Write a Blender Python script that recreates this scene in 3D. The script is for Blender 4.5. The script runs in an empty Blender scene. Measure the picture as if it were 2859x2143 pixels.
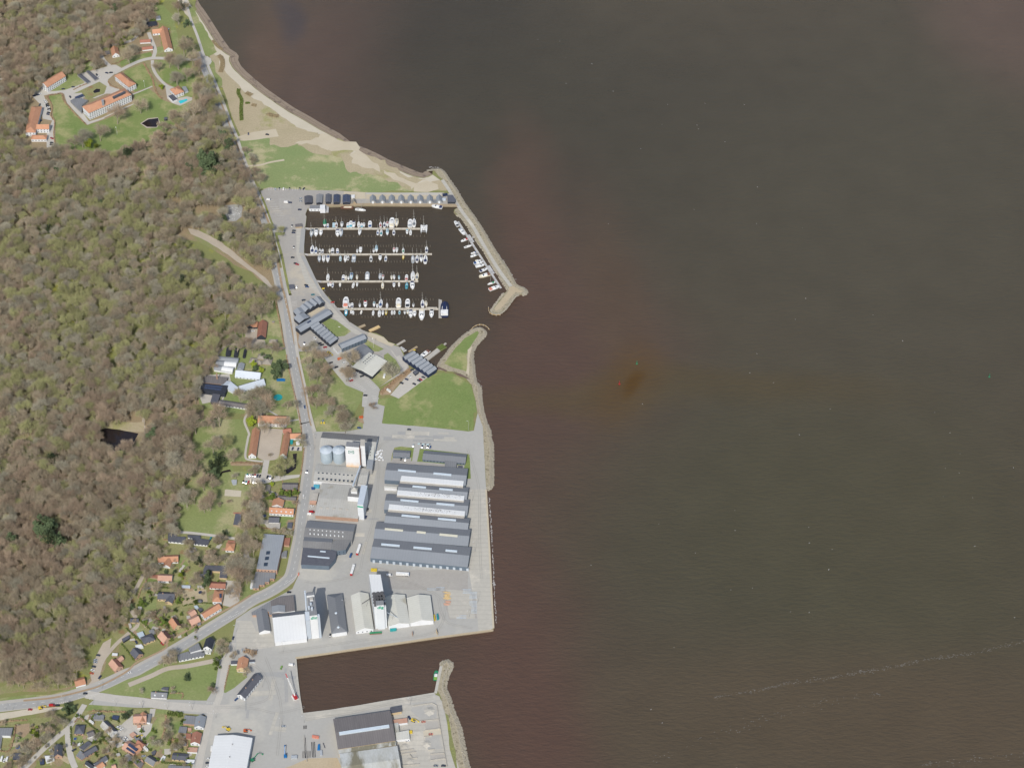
import bpy, bmesh, math, random
from mathutils import Vector, Matrix, noise
from mathutils.geometry import tessellate_polygon
rnd = random.Random(7)
S = bpy.context.scene
COL = S.collection
# ---------------------------------------------------------------- camera, sky, sun
F_PX, CX, CY = 6390.0, 1429.5, 1071.5          # focal length and centre in photo pixels
CAM_H = 2556*math.sin(math.radians(45))
cam_d = bpy.data.cameras.new('camera'); cam = bpy.data.objects.new('camera', cam_d); COL.objects.link(cam)
cam.location = (0, -CAM_H, CAM_H); cam.rotation_euler = (math.radians(45), 0, 0)
cam_d.sensor_width = 36; cam_d.lens = F_PX/2859*36
cam_d.clip_start = 10; cam_d.clip_end = 60000
S.camera = cam
world = bpy.data.worlds.new('World'); S.world = world; world.use_nodes = True
wn = world.node_tree; wn.nodes.clear()
sky = wn.nodes.new('ShaderNodeTexSky'); sky.sky_type = 'NISHITA'; sky.sun_disc = False
sky.sun_elevation = math.radians(45); sky.sun_rotation = math.radians(190)
sky.air_density = 1.0; sky.dust_density = 2.0
bg = wn.nodes.new('ShaderNodeBackground'); bg.inputs[1].default_value = 0.135
wo = wn.nodes.new('ShaderNodeOutputWorld')
wn.links.new(sky.outputs[0], bg.inputs[0]); wn.links.new(bg.outputs[0], wo.inputs[0])
sd = bpy.data.lights.new('sun', 'SUN'); sd.energy = 3.5; sd.angle = math.radians(0.5); sd.color = (1, 0.96, 0.905)
sun = bpy.data.objects.new('sun', sd); COL.objects.link(sun)
az = math.radians(10)                           # shadows fall to N10E
sv = Vector((math.sin(az), math.cos(az), -1.0))
sun.rotation_euler = sv.to_track_quat('-Z', 'Y').to_euler(); sun.location = (0, -300, 900)
S.view_settings.view_transform = 'Standard'; S.view_settings.look = 'None'
S.view_settings.exposure = 0; S.view_settings.gamma = 1
S.cycles.max_bounces = 4; S.cycles.diffuse_bounces = 2; S.cycles.glossy_bounces = 2

# ---------------------------------------------------------------- reading places off the map
REG = {'A': (0, 0, 3.856), 'B': (480, 0, 3.856), 'C': (960, 400, 3.856), 'D': (0, 400, 3.856), 'E': (480, 400, 3.856),
       'F': (480, 800, 3.856), 'G': (960, 800, 3.856), 'H': (480, 1170, 3.856), 'I': (960, 1200, 3.856),
       'J': (660, 1580, 4.737), 'K': (960, 1580, 4.737), 'L': (280, 1450, 4.738), 'M': (0, 1780, 4.567),
       'N': (380, 1780, 4.567), 'O': (820, 1780, 4.424), 'Q': (0, 1100, 3.856), 'Z': (0, 0, .7737), 'X': (0, 0, 1.0),
       'U': (960, 1560, 7.537), 'S': (960, 1220, 13.82), 'T': (840, 530, 4.809), 'V': (1300, 950, 3.685),
       'a': (840, 560, 11.06), 'b': (1020, 560, 11.06), 'c': (840, 660, 10.36), 'd': (1020, 660, 10.055),
       'e': (900, 800, 11.06), 'f': (1080, 800, 11.06), 'g': (1250, 600, 7.54)}
def px(s, reg=None):
    out = []
    for t in s.split():
        if len(t) == 1 and t in REG: reg = t; continue
        a, b = t.split(','); r = REG[reg]
        out.append((r[0]+float(a)/r[2], r[1]+float(b)/r[2]))
    return out
K2 = math.sqrt(.5)
def W(p, z=0.0):
    u = (p[0]-CX)/F_PX; v = -(p[1]-CY)/F_PX
    dy = (v+1)*K2; dz = (v-1)*K2; t = (z-CAM_H)/dz
    return Vector((u*t, -CAM_H+dy*t, z))
def WP(s, z=0.0): return [W(p, z) for p in px(s)]

# ---------------------------------------------------------------- materials
def lin(c): return tuple(((x/255)/12.92 if x/255 <= .04045 else ((x/255+.055)/1.055)**2.4) for x in c)
MATS = {}
def mat(name, col, col2=None, scale=.15, var=.5, rough=.85, col3=None, fine=1.2, fvar=.25, stripe=None, rand=0, spec=.3, bump=0, metal=0, stretch=None, use_world=False, sc3=.03, t3=.55):
    """base colour = mix of col and col2 over noise, fine grain, optional third tone in big patches"""
    if name in MATS: return MATS[name]
    m = bpy.data.materials.new(name); m.use_nodes = True; n = m.node_tree.nodes; l = m.node_tree.links
    bs = n['Principled BSDF']; bs.inputs['Roughness'].default_value = rough; bs.inputs['Metallic'].default_value = metal
    bs.inputs['Specular IOR Level'].default_value = spec
    tc = n.new('ShaderNodeTexCoord'); geo = n.new('ShaderNodeNewGeometry')
    vec = geo.outputs['Position'] if use_world else tc.outputs['Object']
    oi = n.new('ShaderNodeObjectInfo')
    if not use_world:
        ad = n.new('ShaderNodeVectorMath'); ad.operation = 'ADD'
        sc_ = n.new('ShaderNodeVectorMath'); sc_.operation = 'SCALE'; sc_.inputs[0].default_value = (97, 53, 31)
        l.new(oi.outputs['Random'], sc_.inputs['Scale']); l.new(vec, ad.inputs[0]); l.new(sc_.outputs[0], ad.inputs[1]); vec = ad.outputs[0]
    if stretch:
        mp = n.new('ShaderNodeMapping'); mp.inputs['Scale'].default_value = stretch; l.new(vec, mp.inputs[0]); vec = mp.outputs[0]
    def nz(s, det=4, ro=.6):
        t = n.new('ShaderNodeTexNoise'); t.inputs['Scale'].default_value = s; t.inputs['Detail'].default_value = det
        t.inputs['Roughness'].default_value = ro; l.new(vec, t.inputs['Vector']); return t.outputs['Fac']
    def mr(x, a, b, c, d, clamp=True):
        t = n.new('ShaderNodeMapRange'); t.clamp = clamp
        for i, q in enumerate((a, b, c, d)): t.inputs[i+1].default_value = q
        l.new(x, t.inputs[0]); return t.outputs[0]
    def mix(f, a, b, mode='MIX'):
        t = n.new('ShaderNodeMix'); t.data_type = 'RGBA'; t.blend_type = mode
        for sock, q in ((t.inputs[0], f), (t.inputs[6], a), (t.inputs[7], b)):
            if isinstance(q, (int, float)): sock.default_value = q
            elif isinstance(q, tuple): sock.default_value = (*q[:3], 1)
            else: l.new(q, sock)
        return t.outputs[2]
    c1 = lin(col); c2 = lin(col2) if col2 else tuple(x*.8 for x in c1)
    cur = mix(mr(nz(scale), .5-var*.35, .5+var*.35, 0, 1), c1, c2)
    if col3: cur = mix(mr(nz(sc3, 5, .65), t3, t3+.1, 0, 1), cur, lin(col3))
    if fvar:
        g = mr(nz(fine, 3, .7), .25, .75, 1-fvar, 1+fvar)
        cur = mix(1.0, cur, g, 'MULTIPLY')
    if stripe:                                   # sheet ribs / boards: (axis, period m, depth)
        sx = n.new('ShaderNodeSeparateXYZ'); l.new(tc.outputs['Object'], sx.inputs[0])
        fr = n.new('ShaderNodeMath'); fr.operation = 'MULTIPLY'; fr.inputs[1].default_value = 1/stripe[1]; l.new(sx.outputs[stripe[0]], fr.inputs[0])
        f2 = n.new('ShaderNodeMath'); f2.operation = 'FRACT'; l.new(fr.outputs[0], f2.inputs[0])
        cur = mix(mr(f2.outputs[0], .72, .78, 0, stripe[2]), cur, tuple(x*.35 for x in c1))
    if rand:
        cur = mix(1.0, cur, mr(oi.outputs['Random'], 0, 1, 1-rand, 1+rand), 'MULTIPLY')
    l.new(cur, bs.inputs['Base Color'])
    if bump:
        bp = n.new('ShaderNodeBump'); bp.inputs['Strength'].default_value = bump; bp.inputs['Distance'].default_value = 1
        l.new(nz(fine, 4, .65), bp.inputs['Height']); l.new(bp.outputs[0], bs.inputs['Normal'])
    MATS[name] = m; return m
G = dict(use_world=True)
mat('soil_grass', (134,132,88), (112,120,70), .03, .6, 1, (142,126,98), 1.0, .22, **G)
mat('litter', (150,134,106), (134,120,95), .05, .8, 1, (128,132,88), .8, .3, sc3=.018, t3=.5, **G)
mat('lawn', (114,129,75), (134,139,93), .025, .9, 1, (154,150,112), .45, .18, sc3=.018, t3=.5, **G)
mat('lawn_rich', (104,124,68), (124,134,82), .025, .9, 1, (146,146,100), .45, .16, sc3=.02, t3=.5, **G)
mat('garden', (122,128,82), (144,138,98), .09, .9, 1, (134,110,80), .7, .28, sc3=.06, t3=.55, **G)
mat('dry_grass', (170,157,131), (158,148,119), .035, .8, 1, (146,144,98), .5, .15, sc3=.02, t3=.56, **G)
mat('wild_green', (124,130,80), (122,122,80), .08, .8, 1, (148,148,66), .9, .3, sc3=.05, t3=.55, **G)
mat('asphalt', (168,166,159), (159,158,152), .02, .8, .95, (177,174,164), .35, .05, sc3=.012, t3=.55, **G)
mat('road', (158,158,154), (149,149,146), .03, .8, .95, None, .5, .05, **G)
mat('path', (182,178,168), (173,169,160), .05, .7, .95, None, .6, .07, **G)
mat('quay', (180,176,164), (166,163,154), .03, .8, .95, (188,183,170), .3, .06, stripe=(1, 6, .1), **G)
mat('yard', (164,160,152), (150,147,141), .02, .9, .95, (176,168,152), .3, .07, sc3=.01, t3=.54, **G)
mat('gravel', (178,168,152), (164,154,140), .06, .7, 1, None, .9, .1, **G)
mat('sandy', (188,178,156), (177,166,143), .05, .8, 1, None, .8, .08, **G)
mat('sand_white', (190,182,164), (180,172,152), .06, .8, 1, None, .8, .08, **G)
mat('wet_sand', (150,136,118), (134,120,104), .1, .9, .8, (104,92,84), .8, .15, sc3=.08, t3=.55, **G)
mat('mudflat', (112,94,84), (96,80,72), .1, .8, .7, None, .6, .1, **G)
mat('leaf_brown', (160,140,114), (146,128,104), .2, .8, 1, None, 1.2, .25, **G)
mat('rock_ground', (166,157,134), (140,132,112), .4, .8, 1, (112,104,84), .9, .3, sc3=.25, t3=.55, **G)
mat('rust_sand', (178,164,138), (168,154,128), .05, .8, 1, None, .6, .1, **G)
mat('stone', (168,160,142), (136,130,116), .7, .8, .95, None, 1.4, .25, rand=.1)
mat('shoulder', (170,167,158), (162,158,150), .05, .7, .95, None, .6, .06, **G)
mat('quay_wall', (150,138,116), (128,116,98), .4, .8, .95, None, 1, .15, **G)
mat('dune_scrub', (150,136,106), (132,118,92), .7, .9, 1, fvar=.25)
mat('dark_tile', (112,84,76), (98,74,68), .25, .8, .9, None, 1.6, .14, rand=.1)
mat('white_line', (214,212,206), (200,198,192), .5, .6, .9, fvar=.05)
mat('orange_tile', (182,138,110), (168,122,95), .25, .8, .9, None, 1.6, .12, rand=.1)
mat('red_tile', (160,114,96), (142,98,82), .25, .8, .9, None, 1.6, .14, rand=.1)
mat('pink_tile', (188,152,132), (176,138,118), .25, .8, .9, None, 1.6, .1, rand=.08)
mat('slate', (92,94,100), (80,82,90), .3, .7, .7, None, 1.6, .12, rand=.12)
mat('black_felt', (56,60,68), (46,50,58), .3, .7, .8, None, 1.4, .12, rand=.12)
mat('grey_roof', (128,130,132), (116,118,120), .12, .8, .85, None, 1.2, .08, stripe=(0, 2.4, .18), rand=.06)
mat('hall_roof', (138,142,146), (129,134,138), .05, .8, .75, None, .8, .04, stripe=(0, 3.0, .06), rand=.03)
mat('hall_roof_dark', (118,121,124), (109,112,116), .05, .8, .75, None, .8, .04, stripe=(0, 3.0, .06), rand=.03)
mat('zinc', (144,149,153), (134,139,144), .1, .8, .6, None, 1., .06, stripe=(0, 1.8, .16), rand=.05)
mat('brown_sheet', (117,113,112), (104,101,100), .12, .9, .85, None, .8, .12, stripe=(0, 2.2, .22), stretch=(3, .4, 1))
mat('eternit', (173,172,166), (158,157,150), .08, .9, .9, (148,143,130), .8, .09, sc3=.05, t3=.56, stripe=(0, 2.5, .1))
mat('eternit_dark', (126,126,124), (112,112,112), .08, .9, .9, None, .8, .1, stripe=(0, 2.5, .12))
mat('beige_roof', (194,194,185), (183,183,173), .08, .9, .9, (166,162,146), .8, .06, sc3=.04, t3=.58, stripe=(0, 2.6, .07))
mat('white_roof', (210,212,211), (201,203,202), .04, .8, .8, None, .6, .03, stripe=(0, 3.2, .05))
mat('mottled_roof', (196,200,200), (156,154,140), .05, .9, .9, (124,120,102), .5, .12, sc3=.03, t3=.5, stretch=(1.6, .5, 1))
mat('thatch', (150,144,132), (134,128,118), .4, .8, 1, None, 1.4, .15)
mat('white_wall', (216,218,219), (206,208,208), .2, .7, .9, None, 1, .04)
mat('white_metal', (212,216,218), (202,207,210), .1, .7, .5, None, 1, .02)
mat('pale_metal', (186,194,202), (174,184,192), .2, .7, .45, None, 1, .05, stripe=(0, 1.6, .12))
mat('grey_wall', (150,150,148), (138,138,136), .2, .7, .9, None, 1, .06)
mat('dark_wall', (54,58,66), (46,50,58), .3, .7, .8, None, 1, .08)
mat('blue_wall', (104,116,128), (92,106,118), .2, .7, .7, None, 1, .06, stripe=(0, 1.2, .2))
mat('navy_wall', (44,54,80), (38,48,72), .3, .7, .7)
mat('brick', (178,148,128), (162,133,114), .5, .7, .95, None, 1.6, .12, rand=.1)
mat('beige_brick', (198,178,142), (184,164,130), .5, .7, .95, None, 1.6, .1)
mat('glass', (46,56,68), (60,72,86), .5, .6, .15, fvar=0, spec=.6)
mat('skylight', (196,206,212), (182,194,202), .3, .8, .35, fvar=.04)
mat('skylight_yellow', (206,204,186), (196,192,172), .3, .8, .4, fvar=.05)
mat('solar', (68,78,100), (58,68,92), .5, .6, .3, fvar=.05, stripe=(0, 1.7, .5))
mat('tank_metal', (176,188,194), (162,176,184), .2, .7, .4, None, 1, .05)
mat('concrete', (176,172,162), (160,156,148), .3, .8, .9, None, 1, .08)
mat('concrete_dark', (92,92,92), (80,80,82), .3, .8, .9, None, 1, .08)
mat('wood', (166,150,124), (150,134,110), .6, .8, .9, None, 1.6, .12)
mat('pontoon', (196,190,176), (184,178,164), .3, .7, .9, None, 1.5, .06, stripe=(0, 9, .25))
mat('pontoon_grey', (182,182,180), (170,170,170), .3, .7, .9, None, 1.5, .06, stripe=(0, 12, .3))
mat('timber', (206,180,132), (190,164,118), .6, .8, .9, None, 1.4, .12)
mat('pole_grey', (170,168,160), (150,148,140), 1, .6, .8)
mat('post_wood', (140,130,112), (120,112,98), 1, .6, .9)
mat('tyre', (36,36,38), (30,30,32), 1, .5, .9)
COLOURS = {'white': (226,226,222), 'black': (34,36,42), 'dark grey': (62,66,72), 'silver': (168,174,178), 'blue': (52,82,128), 'dark blue': (36,46,78),
           'red': (172,40,42), 'teal': (40,132,140), 'green': (44,132,92), 'grey': (122,128,132), 'orange': (196,96,50), 'yellow': (214,186,56),
           'cyan': (86,166,186), 'navy': (42,52,92), 'cream': (224,214,188), 'brown': (120,86,70), 'bright blue': (30,110,170), 'lime': (128,168,76),
           'pale blue': (178,204,212), 'salmon': (206,132,110), 'turquoise': (36,150,150), 'pink': (210,110,116)}
def paint(c):
    k = 'paint_'+c.replace(' ', '_')
    return mat(k, COLOURS[c], None, .8, .3, .4, fvar=.02, spec=.5) if k not in MATS else MATS[k]
mat('bark', (168,158,140), (146,136,120), 1.2, .7, 1, fvar=.2)
mat('twig_brown', (173,160,136), (149,137,116), .9, .9, 1, fvar=.25, rand=.24)
mat('twig_grey', (172,166,145), (149,143,125), .9, .9, 1, fvar=.25, rand=.24)
mat('twig_green', (170,168,120), (146,146,102), .9, .9, 1, fvar=.25, rand=.24)
mat('twig_red', (176,157,134), (151,134,114), .9, .9, 1, fvar=.25, rand=.24)
mat('leaf_dark', (92,106,74), (72,86,60), .9, .9, 1, fvar=.35, rand=.14)
mat('leaf_mid', (104,120,54), (82,100,44), .9, .9, 1, fvar=.3, rand=.15)
mat('leaf_bright', (146,158,54), (122,138,48), .9, .9, 1, fvar=.3, rand=.12)
mat('hedge_brown', (160,136,108), (142,120,96), .7, .9, 1, fvar=.3, rand=.1)
mat('hedge_green', (96,108,54), (78,92,44), .7, .9, 1, fvar=.3, rand=.1)
M = MATS

# ---------------------------------------------------------------- mesh helpers
def mesh(name, verts, faces, m, parent=None, smooth=False, midx=None):
    me = bpy.data.meshes.new(name); me.from_pydata([tuple(v) for v in verts], [], faces)
    ms = m if isinstance(m, (list, tuple)) else [m]
    for x in ms: me.materials.append(M[x] if isinstance(x, str) else x)
    if midx: me.polygons.foreach_set('material_index', midx)
    if smooth: me.polygons.foreach_set('use_smooth', [True]*len(faces))
    me.update()
    o = bpy.data.objects.new(name, me); COL.objects.link(o)
    if parent: o.parent = parent
    return o
def tag(o, label=None, cat=None, group=None, kind=None):
    if label: o['label'] = label
    if cat: o['category'] = cat
    if group: o['group'] = group
    if kind: o['kind'] = kind
    return o
def empty(name, loc, rz=0, parent=None):
    o = bpy.data.objects.new(name, None); COL.objects.link(o); o.location = loc; o.rotation_euler.z = rz; o.empty_display_size = 1
    if parent: o.parent = parent
    return o
def fixnorm(o):
    bm = bmesh.new(); bm.from_mesh(o.data); bmesh.ops.recalc_face_normals(bm, faces=bm.faces); bm.to_mesh(o.data); bm.free(); return o
class MB:
    def __init__(s): s.v = []; s.f = []
    def add(s, vs, fs):
        k = len(s.v); s.v += [tuple(v) for v in vs]; s.f += [tuple(i+k for i in f) for f in fs]; return s
    def box(s, x0, y0, z0, x1, y1, z1):
        return s.add([(x0,y0,z0),(x1,y0,z0),(x1,y1,z0),(x0,y1,z0),(x0,y0,z1),(x1,y0,z1),(x1,y1,z1),(x0,y1,z1)],
                     [(0,3,2,1),(4,5,6,7),(0,1,5,4),(1,2,6,5),(2,3,7,6),(3,0,4,7)])
    def prism(s, poly, z0, z1, top=None):
        n = len(poly); t = top or poly
        vs = [(p[0], p[1], z0) for p in poly]+[(p[0], p[1], z1) for p in t]
        tr = tessellate_polygon([[Vector((p[0], p[1], 0)) for p in poly]])
        fs = []
        for a, b, c in tr:
            if (poly[b][0]-poly[a][0])*(poly[c][1]-poly[a][1])-(poly[b][1]-poly[a][1])*(poly[c][0]-poly[a][0]) < 0: b, c = c, b
            fs += [(c, b, a), (a+n, b+n, c+n)]
        area = sum(poly[i][0]*poly[(i+1) % n][1]-poly[(i+1) % n][0]*poly[i][1] for i in range(n))
        for i in range(n):
            j = (i+1) % n
            fs.append((i, j, j+n, i+n) if area > 0 else (j, i, i+n, j+n))
        return s.add(vs, fs)
    def tube(s, a, b, r0, r1=None, n=6):
        a = Vector(a); b = Vector(b); r1 = r0 if r1 is None else r1
        d = (b-a).normalized(); u = d.orthogonal().normalized(); w = d.cross(u)
        vs = [a+(u*math.cos(2*math.pi*i/n)+w*math.sin(2*math.pi*i/n))*r0 for i in range(n)]+[b+(u*math.cos(2*math.pi*i/n)+w*math.sin(2*math.pi*i/n))*r1 for i in range(n)]
        return s.add(vs, [(i, (i+1) % n, (i+1) % n+n, i+n) for i in range(n)]+[tuple(range(n-1, -1, -1)), tuple(range(n, 2*n))])
    def cyl(s, x, y, z0, z1, r, r1=None, n=16): return s.tube((x, y, z0), (x, y, z1), r, r1, n)
    def ellip(s, c, rx, ry, rz, n=8, h=5, half=False):
        vs = []; fs = []
        rows = h
        for j in range(rows+1):
            ph = math.pi/2*(1-j/rows) if half else math.pi*(.5-j/rows)
            for i in range(n): vs.append((c[0]+rx*math.cos(ph)*math.cos(2*math.pi*i/n), c[1]+ry*math.cos(ph)*math.sin(2*math.pi*i/n), c[2]+rz*math.sin(ph)))
        for j in range(rows):
            for i in range(n): fs.append((j*n+i, (j+1)*n+i, (j+1)*n+(i+1) % n, j*n+(i+1) % n))
        return s.add(vs, fs)
    def ob(s, name, m, parent=None, smooth=False): return mesh(name, s.v, s.f, m, parent, smooth)
def jag(pts, amp=1.5, step=6.0, seed=0):
    out = []
    n = len(pts)
    for i in range(n):
        a, b = pts[i], pts[(i+1) % n]; d = (b-a).length; k = max(1, int(d/step))
        for j in range(k):
            p = a.lerp(b, j/k); q = noise.noise_vector(Vector((p.x*.11+seed, p.y*.11, seed)))+(noise.noise_vector(Vector((p.x*.03, p.y*.03+seed, seed+9)))*2.2 if amp >= 2 else Vector())
            out.append(p+Vector((q.x, q.y, 0))*amp)
    return out
def sheet(name, pts, z, m, kind='structure'):
    """a flat ground sheet, closed polygon of world points"""
    pts = [Vector((p[0], p[1], z)) for p in pts]
    tr = tessellate_polygon([[Vector((p.x, p.y, 0)) for p in pts]])
    fs = []
    for a, b, c in tr:
        if (pts[b].x-pts[a].x)*(pts[c].y-pts[a].y)-(pts[b].y-pts[a].y)*(pts[c].x-pts[a].x) < 0: b, c = c, b
        fs.append((a, b, c))
    return tag(mesh(name, pts, fs, m), kind=kind)
def smoothline(pts, k=4):
    out = []
    n = len(pts)
    for i in range(n-1):
        p0, p1, p2, p3 = pts[max(i-1, 0)], pts[i], pts[i+1], pts[min(i+2, n-1)]
        for j in range(k):
            t = j/k
            out.append(.5*((2*p1)+(p2-p0)*t+(2*p0-5*p1+4*p2-p3)*t*t+(3*p1-3*p2+p3-p0)*t*t*t))
    out.append(pts[-1]); return out
def offset(pts, d):
    out = []
    for i, p in enumerate(pts):
        t = (pts[min(i+1, len(pts)-1)]-pts[max(i-1, 0)]); t.z = 0; t.normalize()
        out.append(p+Vector((-t.y, t.x, 0))*d)
    return out
def strip(name, pts, w, z, m, smooth=True, kind='structure', taper=None):
    if smooth: pts = smoothline(pts)
    a = offset(pts, w/2); b = offset(pts, -w/2)
    vs = []; fs = []
    for i in range(len(pts)): vs += [(a[i].x, a[i].y, z), (b[i].x, b[i].y, z)]
    for i in range(len(pts)-1): fs.append((2*i, 2*i+1, 2*i+3, 2*i+2))
    return tag(mesh(name, vs, fs, m), kind=kind)
# ---------------------------------------------------------------- water
WATER_Z = -1.3
def wc(t):
    q = [max(.003, (x-o)/1.02) for x, o in zip(lin(t), (.012, .014, .019))]
    return tuple(q)
def water_material():
    m = bpy.data.materials.new('sea_water'); m.use_nodes = True; n = m.node_tree.nodes; l = m.node_tree.links
    bs = n['Principled BSDF']; bs.inputs['Roughness'].default_value = .22; bs.inputs['IOR'].default_value = 1.33; bs.inputs['Specular IOR Level'].default_value = .45
    geo = n.new('ShaderNodeNewGeometry'); pos = geo.outputs['Position']
    wt = n.new('ShaderNodeTexNoise'); wt.inputs['Scale'].default_value = .0025; wt.inputs['Detail'].default_value = 4; l.new(pos, wt.inputs['Vector'])
    sb = n.new('ShaderNodeVectorMath'); sb.operation = 'SUBTRACT'; sb.inputs[1].default_value = (.5, .5, .5); l.new(wt.outputs['Color'], sb.inputs[0])
    sc = n.new('ShaderNodeVectorMath'); sc.operation = 'SCALE'; sc.inputs['Scale'].default_value = 170; l.new(sb.outputs[0], sc.inputs[0])
    wp = n.new('ShaderNodeVectorMath'); wp.operation = 'ADD'; l.new(pos, wp.inputs[0]); l.new(sc.outputs[0], wp.inputs[1])
    cur = None
    def mixc(f, a, b):
        t = n.new('ShaderNodeMix'); t.data_type = 'RGBA'
        l.new(f, t.inputs[0])
        for s, q in ((t.inputs[6], a), (t.inputs[7], b)):
            if isinstance(q, tuple): s.default_value = (*q, 1)
            else: l.new(q, s)
        return t.outputs[2]
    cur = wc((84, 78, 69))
    # view-dependent sheen painted as colour: centre (full view px), radii m, colour, amount
    for cx_, cy_, rx, ry, colr, amt in WATER_SHEEN:
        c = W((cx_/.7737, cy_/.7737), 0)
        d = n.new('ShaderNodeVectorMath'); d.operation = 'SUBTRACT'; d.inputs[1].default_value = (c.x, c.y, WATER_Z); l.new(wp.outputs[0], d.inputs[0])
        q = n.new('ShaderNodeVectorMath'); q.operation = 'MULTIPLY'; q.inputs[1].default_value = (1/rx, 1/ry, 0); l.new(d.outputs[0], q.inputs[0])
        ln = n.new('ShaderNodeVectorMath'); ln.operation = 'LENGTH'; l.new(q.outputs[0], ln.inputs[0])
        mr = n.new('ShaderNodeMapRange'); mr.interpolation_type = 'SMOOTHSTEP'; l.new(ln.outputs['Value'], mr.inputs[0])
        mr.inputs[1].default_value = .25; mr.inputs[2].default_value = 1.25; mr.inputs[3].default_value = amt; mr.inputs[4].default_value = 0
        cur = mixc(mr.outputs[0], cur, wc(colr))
    # weed and shallows mottling
    nz = n.new('ShaderNodeTexNoise'); nz.inputs['Scale'].default_value = .02; nz.inputs['Detail'].default_value = 6; l.new(pos, nz.inputs['Vector'])
    mr = n.new('ShaderNodeMapRange'); l.new(nz.outputs[0], mr.inputs[0]); mr.inputs[1].default_value = .3; mr.inputs[2].default_value = .7; mr.inputs[3].default_value = .95; mr.inputs[4].default_value = 1.05
    mm = n.new('ShaderNodeMix'); mm.data_type = 'RGBA'; mm.blend_type = 'MULTIPLY'; mm.inputs[0].default_value = 1
    l.new(cur, mm.inputs[6]); l.new(mr.outputs[0], mm.inputs[7]); l.new(mm.outputs[2], bs.inputs['Base Color'])
    # wind waves: long crests, running WNW-ESE, with ripples between
    mp = n.new('ShaderNodeMapping'); mp.inputs['Rotation'].default_value = (0, 0, math.radians(-22)); mp.inputs['Scale'].default_value = (.5, 1.25, 1); l.new(pos, mp.inputs[0])
    w1 = n.new('ShaderNodeTexNoise'); w1.inputs['Scale'].default_value = .2; w1.inputs['Detail'].default_value = 5; w1.inputs['Roughness'].default_value = .68; l.new(mp.outputs[0], w1.inputs['Vector'])
    b1 = n.new('ShaderNodeBump'); b1.inputs['Strength'].default_value = .9; b1.inputs['Distance'].default_value = 1.6; l.new(w1.outputs[0], b1.inputs['Height'])
    l.new(b1.outputs[0], bs.inputs['Normal'])
    return m
WATER_SHEEN = [(760, 170, 190, 330, (93, 79, 73), .9), (550, 130, 40, 150, (103, 86, 76), .5), (610, 40, 22, 70, (79, 74, 76), .7),
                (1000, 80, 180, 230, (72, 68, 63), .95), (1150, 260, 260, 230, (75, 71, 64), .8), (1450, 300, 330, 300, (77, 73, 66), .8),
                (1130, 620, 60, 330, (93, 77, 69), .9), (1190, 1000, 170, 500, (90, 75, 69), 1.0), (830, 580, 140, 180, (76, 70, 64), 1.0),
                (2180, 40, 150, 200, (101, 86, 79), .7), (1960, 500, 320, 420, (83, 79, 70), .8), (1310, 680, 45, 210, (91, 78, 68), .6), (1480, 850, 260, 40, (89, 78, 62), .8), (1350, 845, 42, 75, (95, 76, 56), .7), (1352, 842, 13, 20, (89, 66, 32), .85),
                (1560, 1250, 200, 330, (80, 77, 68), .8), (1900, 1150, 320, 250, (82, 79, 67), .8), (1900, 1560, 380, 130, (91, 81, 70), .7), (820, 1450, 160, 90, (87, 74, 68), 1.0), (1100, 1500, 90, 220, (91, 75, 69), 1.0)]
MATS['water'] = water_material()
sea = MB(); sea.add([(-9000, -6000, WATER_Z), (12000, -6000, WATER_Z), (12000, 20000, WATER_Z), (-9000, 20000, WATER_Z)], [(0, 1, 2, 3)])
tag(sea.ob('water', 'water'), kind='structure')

# ---------------------------------------------------------------- land
beach_line = WP('X 480,-330 500,-190 525,-80 B 250,-30 300,60 340,110 400,200 470,310 540,420 620,530 690,575 712,605 705,650 735,710 790,770 880,850 960,915 1000,950 1100,1020 1200,1090 1320,1170 1430,1230 1500,1270 1650,1360 1800,1440 C 100,15 200,45 350,112 480,182 620,240 700,275 790,310 850,325 900,300', WATER_Z)
beach_in = offset(beach_line, -10)
for p in beach_in: p.z = 0
beach_in = [p for p in beach_in]
rest = 'C 960,280 1030,275 1070,300 1110,360 1150,420 1200,490 1240,560 1290,640 1340,700 1400,790 1450,870 1510,960 1560,1050 1590,1110 1640,1180 1700,1260 1760,1350 1800,1430 1830,1490 1860,1530 1920,1550 1960,1580 1960,1610 1920,1625 G 1880,85 1840,100 1800,150 1750,220 1700,270 1660,285 1620,280 1595,265 1620,220 1680,140 1730,70 C 1765,1580 1740,1530 1700,1470 1650,1380 1600,1310 1560,1230 1520,1170 1460,1090 1410,1010 1380,950 1330,880 1280,810 1240,775 1205,765 1182,740 1190,712 1235,690 1230,682 1200,678 240,672 E 1690,683 1460,710 1437,765 1450,790 1440,890 1425,925 1425,1190 1480,1310 1540,1440 1600,1550 1680,1658 F 1680,100 1740,180 1790,250 1850,310 1928,400 G 60,380 150,430 200,470 270,490 350,500 430,540 480,590 550,615 600,650 640,700 650,735 780,800 900,880 985,915 1005,905 1015,860 1040,800 1100,730 1150,660 1250,560 1350,480 1430,445 1480,445 1520,480 1520,510 1480,560 1430,610 1390,680 1380,760 1395,850 1400,950 1420,1030 1460,1090 1465,1200 1490,1350 1520,1450 1550,1520 1570,1600 I 1560,60 1585,150 1590,250 1590,400 1590,560 1570,620 1535,630 1550,900 1570,1250 1580,1450 1590,1658 K 1943,10 1950,200 1965,500 1985,820 1975,850 1900,862 1200,955 600,1043 0,1128 J 780,1220 O 20,255 40,500 70,750 105,940 600,880 1100,790 1500,725 1740,685 1760,600 1815,340 1835,300 1870,282 1920,290 1942,330 1935,370 1910,400 1890,480 1865,560 1870,640 1900,720 1930,800 1950,880 1990,980 2030,1080 2060,1200 2090,1350 2120,1500 2150,1606 X 1320,2200 1345,2320'
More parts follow.
